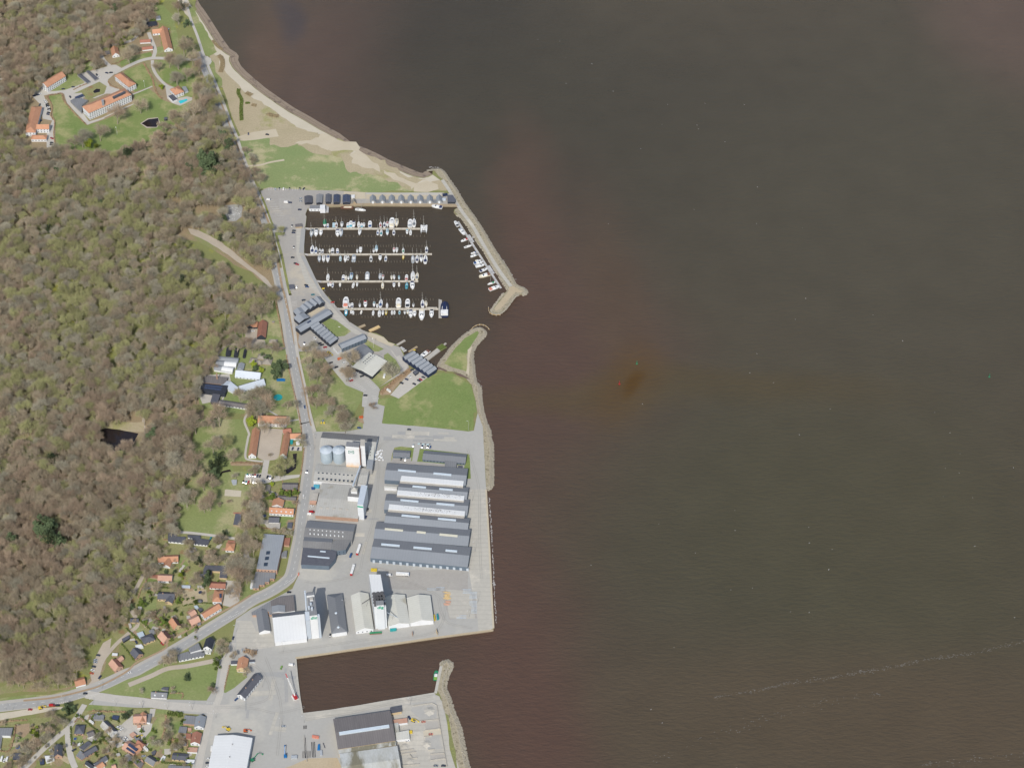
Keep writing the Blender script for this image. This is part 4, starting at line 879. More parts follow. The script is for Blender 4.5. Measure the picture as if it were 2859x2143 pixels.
# ---- manor
mn = B('manor_main', 'orange-roofed manor main house behind two big bare trees', 'building', 'F 925,1462 1228,1475', 6, 5, 'gable', w=12, win=2, chim=1)
B('tower', None, None, 'F 925,1402 972,1405', 8, 4, 'hip', 'beige_brick', 'brown_sheet', w=6, parent=mn)
B('manor_wing', 'western orange-roofed wing of the manor courtyard', 'building', 'H 903,395 945,115 822,400', 4, 4.6, 'gable', win=1)
B('manor_wing', 'eastern orange-roofed wing of the manor courtyard', 'building', 'H 1232,395 1275,165 1158,405', 4, 4.2, 'gable', win=1)
B('manor_annexe', 'short orange-roofed annexe between the east wing and the road', 'building', 'H 1275,205 1385,202', 3, 3, 'gable', w=8)
B('manor_annexe', 'small red-roofed link at the north end of the east wing', 'building', 'H 1200,150 1285,140', 3, 2.4, 'gable', w=7, roof='red_tile')
P('container', 'turquoise container behind the manor east wing', 'container', 'H 1275,222 1302,218 1300,252 1274,255', 2.4, paint('turquoise').name, paint('turquoise').name)
P('tent', 'white marquee beside the manor car park', 'tent', 'H 1335,240 1368,232 1374,258 1338,262', 2.6, 'white_wall', 'white_roof')
B('round_barn', 'small thatched barn north of the green garden tree', 'barn', 'H 1048,790 1065,705 1004,785', 2.4, 2.4, 'hip', 'wood', 'thatch')
B('house', 'brown-tiled brick house south of the moat', 'house', 'H 1188,750 1348,752', 3, 2.4, 'gable', 'brick', 'brown_sheet', w=9, win=1)
B('stable', 'long low brown-roofed shed north of the white inn', 'shed', 'H 1140,855 1332,868', 2.5, 1.2, 'gable', 'wood', 'brown_sheet', w=5)
wi = B('white_inn', 'white house with orange roof and north wing beside the coast road', 'house', 'H 1048,1005 1305,1022', 4.5, 4, 'gable', w=8.5, win=1, chim=2, dorm=5)
B('wing', None, None, 'H 1190,940 1208,872 1072,942', 5, 3.4, 'gable', parent=wi, win=1)
B('house', 'dark-roofed house south of the white inn', 'house', 'H 1042,1105 1148,1108', 4.5, 2.5, 'gable', w=8, roof='slate')
P('extension', 'flat pale-grey extension south of the dark-roofed house', 'building', 'H 1042,1108 1168,1112 1160,1175 1038,1160', 3, 'grey_wall', 'concrete')
P('carport', 'pale flat carport west of the dark-roofed house', 'carport', 'H 955,1078 1038,1080 1036,1110 952,1108', 2.6, 'grey_wall', 'concrete')
P('shed', 'dark flat shed between the extension and the road', 'shed', 'H 1248,1108 1300,1108 1290,1168 1240,1162', 2.6, 'grey_wall', 'slate')
P('pavilion', 'dark flat-roofed pavilion on the edge of the sports field', 'building', 'H 685,1015 748,1020 735,1140 660,1130', 3, 'wood', 'slate')
gb = P('office_building', 'large blue-grey flat roof with three square skylights by the road', 'building', 'H 990,1232 1210,1246 1130,1620 910,1608', 7.5, 'brick', 'zinc', win=1)
for s_ in ('H 1018,1418 1058,1416 1052,1448 1012,1450', 'H 1006,1478 1046,1476 1040,1508 1000,1510', 'H 992,1542 1034,1540 1028,1574 988,1576'): part_box(gb, 'skylight', s_, 7.4, 8.1, 'glass')
P('shed', 'small red-roofed annexe against the blue-grey office building', 'shed', 'H 1215,1275 1275,1275 1262,1355 1205,1350', 3, 'brick', 'red_tile')
P('shed', 'small flat grey annexe below the red-roofed one', 'shed', 'H 1212,1415 1240,1412 1232,1475 1178,1475 1180,1440', 3, 'grey_wall', 'grey_roof')
P('office_annexe', 'stepped grey flat roof over red brick in the bend of the road', 'building', 'J 262,78 508,92 500,165 436,160 430,205 376,205 370,240 305,240 297,283 218,280', 4, 'brick', 'grey_roof', win=1)
P('bike_shelter', 'narrow white shelter west of the stepped brick annexe', 'shed', 'J 195,182 235,180 215,280 180,280', 2.6, 'pale_metal', 'white_roof')
# ---- mill (north silo site)
B('grain_store', 'long pale-roofed store behind the silos, north end of the harbour', 'warehouse', 'X 892,1249 1046,1261', 6, 3.4, 'gable', 'white_wall', 'eternit', w=23, roof2='eternit_dark')
for i, x in enumerate((1668, 1802)):
    c = WP('H %d,440' % x, 0)[0]; t = empty('storage_tank', (c.x, c.y, 0)); tag(t, '%s of two pale blue steel tanks with cone roofs' % ('western' if i == 0 else 'eastern'), 'tank', 'steel grain tanks')
    b = MB(); b.cyl(0, 0, 0, 16.4, 6.5, n=28); b.ob('shell', 'tank_metal', t)
    b = MB(); b.cyl(0, 0, 16.4, 19.4, 6.7, .6, 28); b.ob('roof', 'pale_metal', t)
    b = MB()
    for k in range(28): b.tube((6.72*math.cos(k*math.tau/28), 6.72*math.sin(k*math.tau/28), 16.5), (.6*math.cos(k*math.tau/28), .6*math.sin(k*math.tau/28), 19.5), .09, n=4)
    b.ob('roof_rib', 'tank_metal', t)
mat('stained_white', (216, 217, 217), (208, 208, 206), .1, .7, .9, None, 1, .04)
m_ = MATS['stained_white']; n_ = m_.node_tree.nodes; l_ = m_.node_tree.links   # rust bleeding from the foot of the wall
tc = n_.new('ShaderNodeTexCoord'); sx = n_.new('ShaderNodeSeparateXYZ'); l_.new(tc.outputs['Object'], sx.inputs[0])
nz = n_.new('ShaderNodeTexNoise'); nz.inputs['Scale'].default_value = .22; l_.new(tc.outputs['Object'], nz.inputs['Vector'])
ma = n_.new('ShaderNodeMath'); ma.operation = 'MULTIPLY_ADD'; l_.new(nz.outputs[0], ma.inputs[0]); ma.inputs[1].default_value = 9; l_.new(sx.outputs[2], ma.inputs[2])
mr = n_.new('ShaderNodeMapRange'); l_.new(ma.outputs[0], mr.inputs[0]); mr.inputs[1].default_value = 5; mr.inputs[2].default_value = 11.5; mr.inputs[3].default_value = .75; mr.inputs[4].default_value = 0
mx = n_.new('ShaderNodeMix'); mx.data_type = 'RGBA'; src = n_['Principled BSDF'].inputs['Base Color'].links[0].from_socket
l_.new(mr.outputs[0], mx.inputs[0]); l_.new(src, mx.inputs[6]); mx.inputs[7].default_value = (*lin((214, 172, 120)), 1); l_.new(mx.outputs[2], n_['Principled BSDF'].inputs['Base Color'])
sl = P('silo_tower', 'tall white silo tower with a green MM sign and rust stains', 'silo', 'S 45,442 592,474 606,215 100,165', 34, 'stained_white', 'beige_roof', base=6)
P('penthouse', None, None, 'S 78,345 590,385 600,225 108,166', 37.5, 'white_wall', 'grey_roof', base=34, parent=sl)
P('stair_tower', None, None, 'S 632,328 806,334 815,88 642,82', 38, 'white_wall', 'concrete', base=6, parent=sl)
P('pipe_shaft', None, None, 'S 594,478 630,480 634,330 604,330', 35.5, paint('brown').name, paint('brown').name, base=6, parent=sl)
def text(parent, s, loc, size, m, rotz=0, name='lettering', bold=.02, xs=1.0):
    cu = bpy.data.curves.new(name, 'FONT'); cu.body = s; cu.size = size; cu.extrude = .06; cu.offset = bold; cu.align_x = 'CENTER'; cu.align_y = 'CENTER'; cu.resolution_u = 3
    to = bpy.data.objects.new('tmp', cu); COL.objects.link(to); dg = bpy.context.evaluated_depsgraph_get(); me = bpy.data.meshes.new_from_object(to.evaluated_get(dg)); bpy.data.objects.remove(to)
    me.materials.clear(); me.materials.append(M[m] if isinstance(m, str) else m)
    o = bpy.data.objects.new(name, me); COL.objects.link(o); o.location = loc; o.rotation_euler = (math.pi/2, 0, rotz); o.scale.x = xs
    if parent: o.parent = parent
    return o
mat('sign_green', (58, 128, 108), None, .5, .3, .7, fvar=.03)
mat('sign_teal', (28, 160, 124), None, .5, .3, .7, fvar=.03)
pa, pb = WP('S 45,442 592,474', 34); an_ = math.atan2(pb.y-pa.y, pb.x-pa.x); mid = pa.lerp(pb, .42)
def onwall(frac, z, out=.12):
    q = pa.lerp(pb, frac)-sl.location; n_ = Vector((math.sin(an_), -math.cos(an_), 0)); return Vector((q.x, q.y, z-6))+n_*out
bo = empty('sign', onwall(.42, 29.2, .1), an_, sl)
b = MB(); b.box(-3.1, -.06, -2.2, 3.1, 0, 2.2); b.ob('panel', 'sign_green', bo)
b = MB(); ev = [(2.75*math.cos(t*math.tau/28), -.1, 1.95*math.sin(t*math.tau/28)) for t in range(28)]; b.add(ev, [tuple(range(28))]); fixnorm(b.ob('panel_field', 'white_wall', bo))
text(bo, 'MM', (0, -.14, 0), 2.3, 'sign_green', bold=.03)
P('loading_house', 'grey metal block beside the tall white silo tower', 'building', 'S 905,872 1136,892 1094,1230 872,1208', 9, 'grey_wall', 'zinc')
bs_ = P('flat_store', 'beige flat-roofed store east of the MM silo', 'warehouse', 'S 968,85 1202,95 1142,852 942,838', 8, 'pale_metal', 'beige_roof')
for k, (x, y) in enumerate(((1050, 350), (1038, 460), (1025, 575), (1012, 685))):
    part_box(bs_, 'vent', 'S %d,%d %d,%d' % (x-14, y, x+14, y), 7.9, 8.7, 'concrete_dark', 1)
l5 = B('mill_hall', 'grey-roofed mill hall south of the silos, dotted with small rooflights', 'warehouse', 'X 875,1341 1022,1352 892,1297', 6, 1.8, 'gable', 'white_wall', 'eternit')
l6 = B('mill_hall', 'large pale-roofed mill hall with brick foot facing the road', 'warehouse', 'X 880,1437 999,1446 902,1349', 6, 1.8, 'gable', 'brick', 'eternit')
for yy, nn_ in ((572, 11), (632, 10)):
    for k in range(9): part_box(l5, 'roof_light', 'H %d,%d %d,%d' % (1570+k*45, yy+k*3.5, 1588+k*45, yy+1+k*3.5), 6, 8.2, 'glass', 1.0)
for k in range(5): part_box(l6, 'roof_light', 'H %d,%d %d,%d' % (1590+k*70, 945+k*5, 1618+k*70, 947+k*5), 6, 7.6, 'concrete', 1.4)
P('dock_shed', 'pale flat shed against the west side of the large mill hall', 'shed', 'H 1502,790 1578,792 1562,868 1490,865', 4.5, 'grey_wall', 'concrete')
P('dock_shed', 'small salmon-roofed shed by the road at the mill', 'shed', 'H 1488,872 1558,876 1550,905 1482,900', 3, 'brick', 'pink_tile')
mt = P('mill_block', 'white block with a small pyramid-roofed turret on the mill roof', 'building', 'I 64,622 156,626 162,722 40,712', 15, 'white_wall', 'eternit_dark', base=5)
B('turret', None, None, 'I 76,655 142,660', 19, 3, 'hip', 'white_wall', 'eternit', w=5, parent=mt, base=14)
sb_ = P('silo_tower', 'white silo tower with a turquoise band at the mill', 'silo', 'I 186,592 254,597 208,806 146,797', 24, 'white_metal', 'pale_metal')
part_box(sb_, 'band', 'I 145,815 207,824 256,612 254.5,612 206.5,822 145,813', 19.5, 21.5, 'sign_teal')
def beam(name, label, cat, a, za, b_, zb, r_, m, group=None):
    p, q = WP(a, za)[0], WP(b_, zb)[0]; o = empty(name, (p.x, p.y, 0)); tag(o, label, cat, group)
    b = MB(); b.tube((0, 0, za), (q.x-p.x, q.y-p.y, zb), r_, n=4); b.ob('casing', m, o)
    b = MB(); k = max(1, int((q-p).length/14))
    for i in range(k): f = (i+.5)/k; b.tube(((q.x-p.x)*f, (q.y-p.y)*f, 5), ((q.x-p.x)*f, (q.y-p.y)*f, za+(zb-za)*f), .18, n=4)
    b.ob('support', 'pole_grey', o); return o
beam('conveyor', 'long pale conveyor from the MM silo to the turret', 'conveyor', 'I 178,385', 13, 'I 98,600', 19, 1.1, 'pale_metal')
bigbags = empty('bag_pile', WP('S 1350,720', 0)[0]); tag(bigbags, 'heap of white bags stacked on the asphalt east of the beige store', 'bags')
b = MB()
for k in range(46): x, y = rnd.uniform(-5, 5), rnd.uniform(-8, 8); b.ellip((x, y, .9), .95, .8, .8, 7, 4)
b.ob('bag', 'white_wall', bigbags)
# ---- row of six halls and their neighbours
halls = ['I 437,532 1308,592 485,357', 'I 575,690 1320,748 595,562', 'I 433,850 1325,912 470,690', 'I 437,1000 1330,1080 458,872', 'I 322,1165 1335,1245 372,988', 'I 285,1372 1330,1470 330,1165']
lights = [['583,428 775,446', '965,462 1157,480'], ['740,602 885,616', '1028,630 1172,643'], ['610,750 803,768', '997,788 1190,804'], ['622,914 818,933', '1013,950 1208,968'],
          ['441,1060 637,1078', '785,1092 882,1102', '1030,1118 1225,1136'], ['403,1224 602,1242', '750,1258 946,1275', '1095,1290 1220,1302']]
HL = []
for i, s_ in enumerate(halls):
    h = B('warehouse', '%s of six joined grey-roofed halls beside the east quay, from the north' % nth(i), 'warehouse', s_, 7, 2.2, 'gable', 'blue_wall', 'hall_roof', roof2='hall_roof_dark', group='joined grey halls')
    HL.append(h)
    for q in lights[i]: part_box(h, 'ridge_light', 'I '+q, 7, 9.75, 'skylight_yellow' if i == 4 else 'skylight', 2.2)
part_box(HL[0], 'white_monitor', 'I 622,490 1292,548 1285,596 607,542', 6, 9.6, 'white_roof'); part_box(HL[0], 'gutter_roof', 'I 607,542 1285,596 1284,616 603,562', 6, 8.6, 'concrete')
part_box(HL[1], 'white_monitor', 'I 580,645 1300,708 1292,755 572,692', 6, 9.6, 'white_roof'); part_box(HL[1], 'gutter_roof', 'I 572,692 1292,755 1290,777 570,713', 6, 8.6, 'concrete')
part_box(HL[2], 'white_monitor', 'I 490,796 1306,872 1300,918 480,848', 6, 9.6, 'white_roof'); part_box(HL[2], 'gutter_roof', 'I 480,848 1300,918 1290,942 474,868', 6, 8.6, 'concrete')
for k in range(15):
    f = k/14; x = 310+k*72; y = 1384+k*6.2
    part_box(HL[5], 'loading_door', 'I %d,%d %d,%d' % (x, y+16, x+26, y+18), .3, 4.0, 'pale_metal', .9)
lo = P('loading_block', 'pale flat-roofed loading block at the west end of the first two halls', 'building', 'I 438,600 575,608 570,628 436,618', 4.5, 'white_wall', 'beige_roof')
B('office_bungalow', 'small dark striped-roof office with two cars in front', 'building', 'I 528,282 707,292 540,214', 3, 1.4, 'gable', 'blue_wall', 'hall_roof_dark')
ob_ = B('office_bungalow', 'long dark striped-roof office north of the six halls', 'building', 'I 848,315 1306,355', 3.6, 2.4, 'gable', 'blue_wall', 'hall_roof_dark', w=13, win=1)
P('flat_wing', None, None, 'I 1090,325 1217,330 1207,428 1085,408', 4, 'grey_wall', 'grey_roof', parent=ob_)
P('shed', 'little dark shed beside the flat grey wing of the long office', 'shed', 'I 1232,382 1276,386 1272,422 1228,418', 3, 'grey_wall', 'slate')
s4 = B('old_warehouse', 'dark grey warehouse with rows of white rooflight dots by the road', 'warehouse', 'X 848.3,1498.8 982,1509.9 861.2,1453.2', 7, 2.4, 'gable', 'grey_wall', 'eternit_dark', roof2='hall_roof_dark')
for yy in (1185, 1225):
    for k in range(9): part_box(s4, 'roof_light', 'H %d,%d %d,%d' % (1482+k*44, yy+k*3.5, 1494+k*44, yy+1+k*3.5), 7, 9.4, 'white_roof', 1.0)
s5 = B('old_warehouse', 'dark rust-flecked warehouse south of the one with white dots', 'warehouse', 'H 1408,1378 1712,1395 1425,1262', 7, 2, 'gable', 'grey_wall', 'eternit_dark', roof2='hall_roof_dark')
P('mill_annexe', 'dark boxy annexe with white windows at the end of the old warehouses', 'building', 'H 1722,1312 1790,1300 1925,1302 1870,1400 1780,1412 1712,1392', 8, 'blue_wall', 'eternit_dark', win=1)
sb = P('workshop_hall', 'dark slate-roofed hall with blue-grey walls and cut-off corner by the road', 'building', 'H 1412,1378 1775,1412 1762,1492 1690,1575 1390,1560', 7, 'blue_wall', 'slate')
part_box(sb, 'roof_light', 'H 1462,1470 1696,1492', 7.0, 7.3, 'skylight', 1.6); part_box(sb, 'roof_light', 'H 1595,1418 1655,1424', 7.0, 7.3, 'skylight', 1.6)
# ---- feed mill, south quay
B('store_hall', 'small dark grey-roofed hall with white gable west of the feed mill', 'warehouse', 'J 448,850 405,578 300,862', 4, 2.8, 'gable', 'white_wall', 'hall_roof_dark')
br = P('old_store', 'brown mottled flat-roofed store north of the white mill hall', 'warehouse', 'J 452,458 560,405 755,385 775,582 640,605 470,640', 6, 'white_wall', 'brown_sheet')
B('gabled_roof', None, None, 'J 642,598 640,518 470,610', 7, 1.5, 'gable', 'white_wall', 'hall_roof', parent=br)
P('low_store', 'long low grey roof edged in brick, slanting beside the road', 'building', 'J 208,605 335,530 452,462 465,632 432,636 424,600 350,570 262,600 264,640 212,640', 4, 'brick', 'grey_roof')
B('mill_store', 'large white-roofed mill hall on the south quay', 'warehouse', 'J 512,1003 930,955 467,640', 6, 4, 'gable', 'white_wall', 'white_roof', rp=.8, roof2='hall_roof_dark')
T1 = P('feed_mill_tower', 'western white mill tower with green dlg lettering', 'silo', 'J 930,345 1025,335 1068,640 968,652', 37, 'white_wall', 'grey_roof')
P('side_block', None, None, 'J 905,600 962,598 970,705 914,715', 30, 'pale_metal', 'pale_metal', parent=T1)
P('side_shaft', None, None, 'J 1068,632 1095,630 1102,655 1072,660', 35, 'pale_metal', 'pale_metal', parent=T1)
P('roof_house', None, None, 'J 968,415 1010,412 1014,440 972,444', 39, 'white_wall', 'concrete', base=36.9, parent=T1)
P('roof_house', None, None, 'J 925,350 1026,340 1030,375 928,388', 40, 'white_wall', 'grey_roof', base=36.9, parent=T1)
for i, (x, y) in enumerate(((985, 500), (1000, 560), (960, 545))):
    c = WP('J %d,%d' % (x, y), 39)[0]; b = MB(); b.cyl(c.x-T1.location.x, c.y-T1.location.y, 36.9, 40.5, 1.1, n=10); b.ob('vent_stack', 'pale_metal', T1)
el = empty('elevator_frame', WP('J 925,590', 28)[0]*1.0); el.location.z = 0; tag(el, 'pale lattice bucket elevator beside the western dlg tower', 'elevator')
b = MB(); p, q = WP('J 925,588', 30)[0], WP('J 910,360', 32)[0]
b.tube((0, 0, 0), (0, 0, 30), 1.0, n=4); b.tube((0, 0, 30), (q.x-p.x, q.y-p.y, 32), .9, n=4); b.tube((q.x-p.x, q.y-p.y, 0), (q.x-p.x, q.y-p.y, 34), 1.1, n=6); b.ob('casing', 'pale_metal', el)
def wall_text(tower, a, b_, z, frac, s, size, m, bold=.12):
    p, q = WP(a, z[0])[0], WP(b_, z[0])[0]; an = math.atan2(q.y-p.y, q.x-p.x); c = p.lerp(q, frac)-tower.location
    n = Vector((math.sin(an), -math.cos(an), 0)); return text(tower, s, Vector((c.x, c.y, z[1]))+n*.14, size, m, rotz=an, bold=bold)
wall_text(T1, 'J 968,652', 'J 1068,640', (37, 32.6), .52, 'dlg', 5.6, 'sign_teal')
c_ = B('grey_hall', 'long dark grey hall with white gable between the two dlg towers', 'warehouse', 'J 1462,866 1395,360 1262,900', 5, 4, 'hip', 'white_wall', 'hall_roof_dark')
P('white_store', None, None, 'J 1275,895 1460,868 1462,862 1274,889', 5.2, 'white_wall', 'white_roof', parent=c_)
for i, (x, y) in enumerate(((1317, 615), (1348, 802))):
    c = WP('J %d,%d' % (x, y), 9)[0]; inv = world_matrix(c_).inverted() @ Vector((c.x, c.y, 0)); b = MB(); b.ellip((inv.x, inv.y, 8.6), 1.4, 1.4, .9, 10, 4, True); b.ob('roof_dome', 'skylight', c_)
B('store_hall', 'beige-roofed gabled hall on the west side of the eastern dlg tower', 'warehouse', 'U 622,1468 512,722 255,1512', 5, 4, 'gable', 'white_wall', 'beige_roof', win=1)
T2 = P('feed_mill_tower', 'eastern white mill tower with green dlg lettering, the longer of the two', 'silo', 'U 530,320 772,325 888,1006 636,1030', 33, 'white_metal', 'white_roof')
P('head_house', None, None, 'U 690,972 842,958 832,868 672,878', 38.5, 'white_metal', 'grey_roof', parent=T2)
part_box(T2, 'silo_deck', 'U 612,712 838,702 850,860 848,915 655,935 640,900', 32.9, 33.25, 'concrete_dark')
for k, (x, y) in enumerate([(634, 724), (643, 787), (652, 850), (660, 912), (716, 714), (798, 706), (712, 790), (770, 780), (826, 770), (720, 850), (775, 842), (834, 832), (662, 965), (862, 930)]):
    c = WP('U %d,%d' % (x, y), 33.6)[0]-T2.location; b = MB()
    if k < 12: b.cyl(c.x, c.y, 32.9, 33.6, 2.1, n=16)
    else: b.box(c.x-1.2, c.y-1.6, 32.9, c.x+1.2, c.y+1.6, 33.7)
    b.ob('silo_cap', 'concrete_dark', T2)
wall_text(T2, 'U 690,972', 'U 842,958', (38.5, 34.6), .5, 'dlg', 5.4, 'sign_teal')
def wall_panel(tower, a, b_, zr, f0, f1, z0, z1, m, name='window'):
    p, q = WP(a, zr)[0], WP(b_, zr)[0]; an = math.atan2(q.y-p.y, q.x-p.x); L = (q-p).length
    o = empty(name, (p.x-tower.location.x, p.y-tower.location.y, 0), an, tower); b = MB(); b.box(L*f0, -.18, z0, L*f1, .1, z1); x = b.ob(name, m, tower)
    x.location = o.location; x.rotation_euler.z = an; bpy.data.objects.remove(o); return x
wall_panel(T2, 'U 636,1030', 'U 888,1006', 33, .34, .52, 14, 28.5, 'pale_metal', 'facade_panel'); wall_panel(T2, 'U 636,1030', 'U 888,1006', 33, .65, .83, 14.5, 29, 'pale_metal', 'facade_panel')
wall_panel(T2, 'U 636,1030', 'U 888,1006', 33, .34, .8, 2.5, 10.5, 'tank_metal', 'facade_panel')
h3 = B('store_hall', 'beige-roofed gabled hall east of the longer dlg tower', 'warehouse', 'K 870,752 805,377 590,775', 6, 3, 'gable', 'white_wall', 'beige_roof')
h4 = B('store_hall', 'easternmost beige-roofed hall by the pipe yard', 'warehouse', 'K 1185,716 1140,387 878,752', 6, 3.4, 'gable', 'white_wall', 'beige_roof')
wall_panel(h4, 'K 878,752', 'K 1185,716', 6, .35, .58, .1, 5, 'beige_brick', 'gate'); wall_panel(h3, 'K 590,775', 'K 870,752', 6, .4, .56, .1, 5, 'brick', 'gate')
beam('chute', 'thin conveyor from the longer dlg tower down to the eastern hall', 'conveyor', 'U 905,1120', 20, 'U 1130,1230', 9, .35, 'pale_metal')
beam('chute', 'thin dark conveyor crossing the roof of the western beige hall', 'conveyor', 'U 380,940', 10, 'U 560,820', 20, .35, 'concrete_dark')
# ---- south basin stores
o1 = B('brown_warehouse', 'large brown ribbed-roof warehouse with a long pale ridge light', 'warehouse', 'O 550,1368 1255,1262 497,1000', 7, 2.4, 'gable', 'beige_brick', 'brown_sheet')
part_box(o1, 'ridge_light', 'O 562,1175 1180,1082', 8, 10.3, 'skylight', 3.2)
P('link_roof', 'narrow weathered grey roof south of the brown warehouse', 'building', 'O 552,1378 1262,1272 1264,1322 558,1428', 6, 'beige_brick', 'mottled_roof')
B('mottled_warehouse', 'warehouse with streaked white and grey roof at the bottom edge', 'warehouse', 'O 618,1790 1335,1690 560,1432', 7, 2.4, 'gable', 'beige_brick', 'mottled_roof')
P('dock_office', 'dark flat-roofed office at the corner of the brown warehouse', 'building', 'O 1190,858 1326,835 1333,905 1200,928', 4, 'beige_brick', 'slate')
P('lean_to', 'salmon-roofed shed on the east side of the brown warehouse', 'shed', 'O 1222,1010 1400,985 1406,1042 1228,1066', 3.5, 'white_wall', 'pink_tile')
P('lean_to', 'rust-stained white shed below the salmon-roofed one', 'shed', 'O 1226,1052 1290,1045 1306,1150 1240,1166', 4, 'white_wall', 'mottled_roof')
P('lean_to', 'pale flat shed with rust stain, lowest on the east side', 'shed', 'O 1262,1166 1420,1136 1432,1240 1264,1256', 4, 'white_wall', 'beige_roof')
wh = B('white_hall', 'big white-roofed hall at the bottom edge beside the town street', 'warehouse', 'N 1400,1690 1480,1275 915,1690', 9, 3, 'gable', 'pale_metal', 'white_roof')
for y in (1350, 1510): part_box(wh, 'vent', 'N %d,%d %d,%d' % (1222-(y-1350)*.22, y, 1234-(y-1350)*.22, y), 11, 12.8, 'grey_wall', 1.0)
B('harbour_office', 'long white building with dark roof standing askew on the harbour square', 'building', 'N 1385,765 1600,503 1288,722', 5, 3, 'gable', 'white_wall', 'slate', win=2, chim=2)
oh = B('villa', 'orange-roofed brick villa with white gable on the harbour square', 'house', 'N 1405,405 1432,268 1282,392', 4.2, 4, 'gable', 'beige_brick', 'orange_tile', win=1, chim=1)
P('shed', 'dark flat shed on the west side of the orange-roofed villa', 'shed', 'N 1212,290 1290,290 1288,330 1210,332', 2.6, 'white_wall', 'slate')
P('carport', 'small dark glazed carport east of the orange-roofed villa', 'carport', 'N 1440,278 1508,275 1510,300 1442,305', 2.6, 'pale_metal', 'slate')
B('inn', 'white inn with glossy black roof beside the coast road bend', 'building', 'N 962,140 1000,25 856,125', 5, 4, 'gable', 'white_wall', 'black_felt', win=2)
P('inn_hall', 'long white low building with grey roof west of the black-roofed inn', 'building', 'N 545,285 535,210 670,172 682,196 860,166 862,222', 3, 'white_wall', 'grey_roof', win=1)
P('inn_hall', 'higher grey-roofed block behind the long low inn hall', 'building', 'N 670,130 790,60 830,142 692,182', 5, 'white_wall', 'grey_roof')
P('veranda', 'white veranda in front of the black-roofed inn', 'building', 'N 835,150 960,148 950,185 835,180', 3, 'white_wall', 'mottled_roof', win=1)
hz = B('cottage', 'small white cottage with grey roof and two dormers beside the harbour street', 'house', 'N 190,752 387,762', 2.6, 3.4, 'gable', 'white_wall', 'grey_roof', w=7, chim=1, dorm=2)
P('shed', 'dark flat annexe behind the cottage with two dormers', 'shed', 'N 318,648 345,625 415,628 405,665', 2.6, 'grey_wall', 'slate')
# ---- houses below the wood
P('bungalow', 'western of two black flat-roofed bungalows under the sports field', 'house', 'L 905,172 1008,178 1002,218 1122,228 1100,300 900,282', 3, 'white_wall', 'slate', win=1)
P('bungalow', 'eastern of two black flat-roofed bungalows under the sports field', 'house', 'L 1160,202 1322,210 1320,250 1442,265 1412,332 1235,315 1222,245 1160,232', 3, 'white_wall', 'slate', win=1)
h_ = B('house', 'small orange-tiled house with terrace, east of the black bungalows', 'house', 'L 1765,408 1785,310 1655,400', 3.4, 2.6, 'hip', 'white_wall', 'orange_tile', win=1)
P('garage', None, None, 'L 1690,272 1785,275 1780,300 1685,298', 2.6, 'wood', 'red_tile', parent=h_)
h_ = B('house', 'orange-brown T-shaped house with white gable and white chimney', 'house', 'L 765,562 1028,552', 3, 3, 'gable', 'white_wall', 'orange_tile', w=9, win=1, chim=1)
B('wing', None, None, 'L 920,622 952,540 828,615', 3, 2.8, 'gable', 'white_wall', 'orange_tile', parent=h_)
B('house', 'pink-tiled house with curved terrace, beside the woodside lane', 'house', 'L 760,802 942,810', 3.8, 3, 'gable', 'white_wall', 'pink_tile', w=8.5, win=1)
P('garage', 'low red-roofed garage beside the pink-tiled house', 'shed', 'L 648,728 762,728 758,775 650,755', 2.6, 'wood', 'red_tile')
h_ = B('house', 'dark slate L-shaped house with pale terrace, seen below the pink-tiled one', 'house', 'L 758,1045 978,1052', 3.8, 3, 'gable', 'beige_brick', 'slate', w=9, win=1, chim=1)
B('wing', None, None, 'L 950,1102 978,1035 852,1098', 3.6, 2.6, 'gable', 'beige_brick', 'slate', parent=h_)
P('atrium_house', 'dark U-shaped flat-roofed house in the gardens', 'house', 'L 1395,606 1680,612 1668,768 1572,762 1582,682 1480,676 1478,730 1368,722 1370,660', 3, 'beige_brick', 'slate')
B('house', 'red-brown tiled white outhouse south of the U-shaped house', 'house', 'L 1445,897 1650,907', 2.6, 2.4, 'gable', 'white_wall', 'red_tile', w=8, win=1)
h_ = B('house', 'bright orange hipped house with grey patio, above the roadside row', 'house', 'L 1600,1085 1630,935 1483,1083', 5, 3, 'hip', 'white_wall', 'orange_tile', win=1)
part_box(h_, 'solar_panel', 'L 1588,975 1590,1025', 6.5, 7.3, 'solar', 2.0)
B('terrace_house', 'long orange-roofed white house angled along the coast road', 'house', 'L 1380,1300 1600,1165 1330,1238', 4.6, 3, 'gable', 'white_wall', 'orange_tile', win=1)
h_ = B('house', 'square brick house with two roof windows beside the coast road', 'house', 'L 1208,1392 1324,1336 1150,1318', 4, 3, 'gable', 'brick', 'pink_tile', win=1)
B('wing', None, None, 'L 1205,1278 1275,1238 1165,1212', 3, 2, 'gable', 'brick', 'pink_tile', parent=h_)
B('house', 'brick house with one orange and one dark roof slope, third from the woodside lane', 'house', 'L 905,1350 975,1447 1068,1392', 3.6, 4, 'gable', 'beige_brick', 'orange_tile', roof2='dark_tile', win=1, chim=1)
B('house', 'larger brick house with pink and dark slopes beside a red car', 'house', 'L 757,1540 832,1627 945,1555', 3.6, 4, 'gable', 'brick', 'pink_tile', roof2='dark_tile', win=1, chim=1)
B('house', 'grey slate hipped house in the row above the coast road', 'house', 'L 577,1640 722,1582 522,1562', 3, 2.6, 'hip', 'beige_brick', 'slate', win=1)
P('garage', 'narrow grey garage between the slate house and the lawn', 'shed', 'L 642,1470 690,1440 735,1486 700,1512', 2.6, 'grey_wall', 'grey_roof')
P('shed', 'pale metal lean-to behind the grey slate hipped house', 'shed', 'L 480,1500 560,1475 585,1530 520,1560', 2.6, 'pale_metal', 'tank_metal')
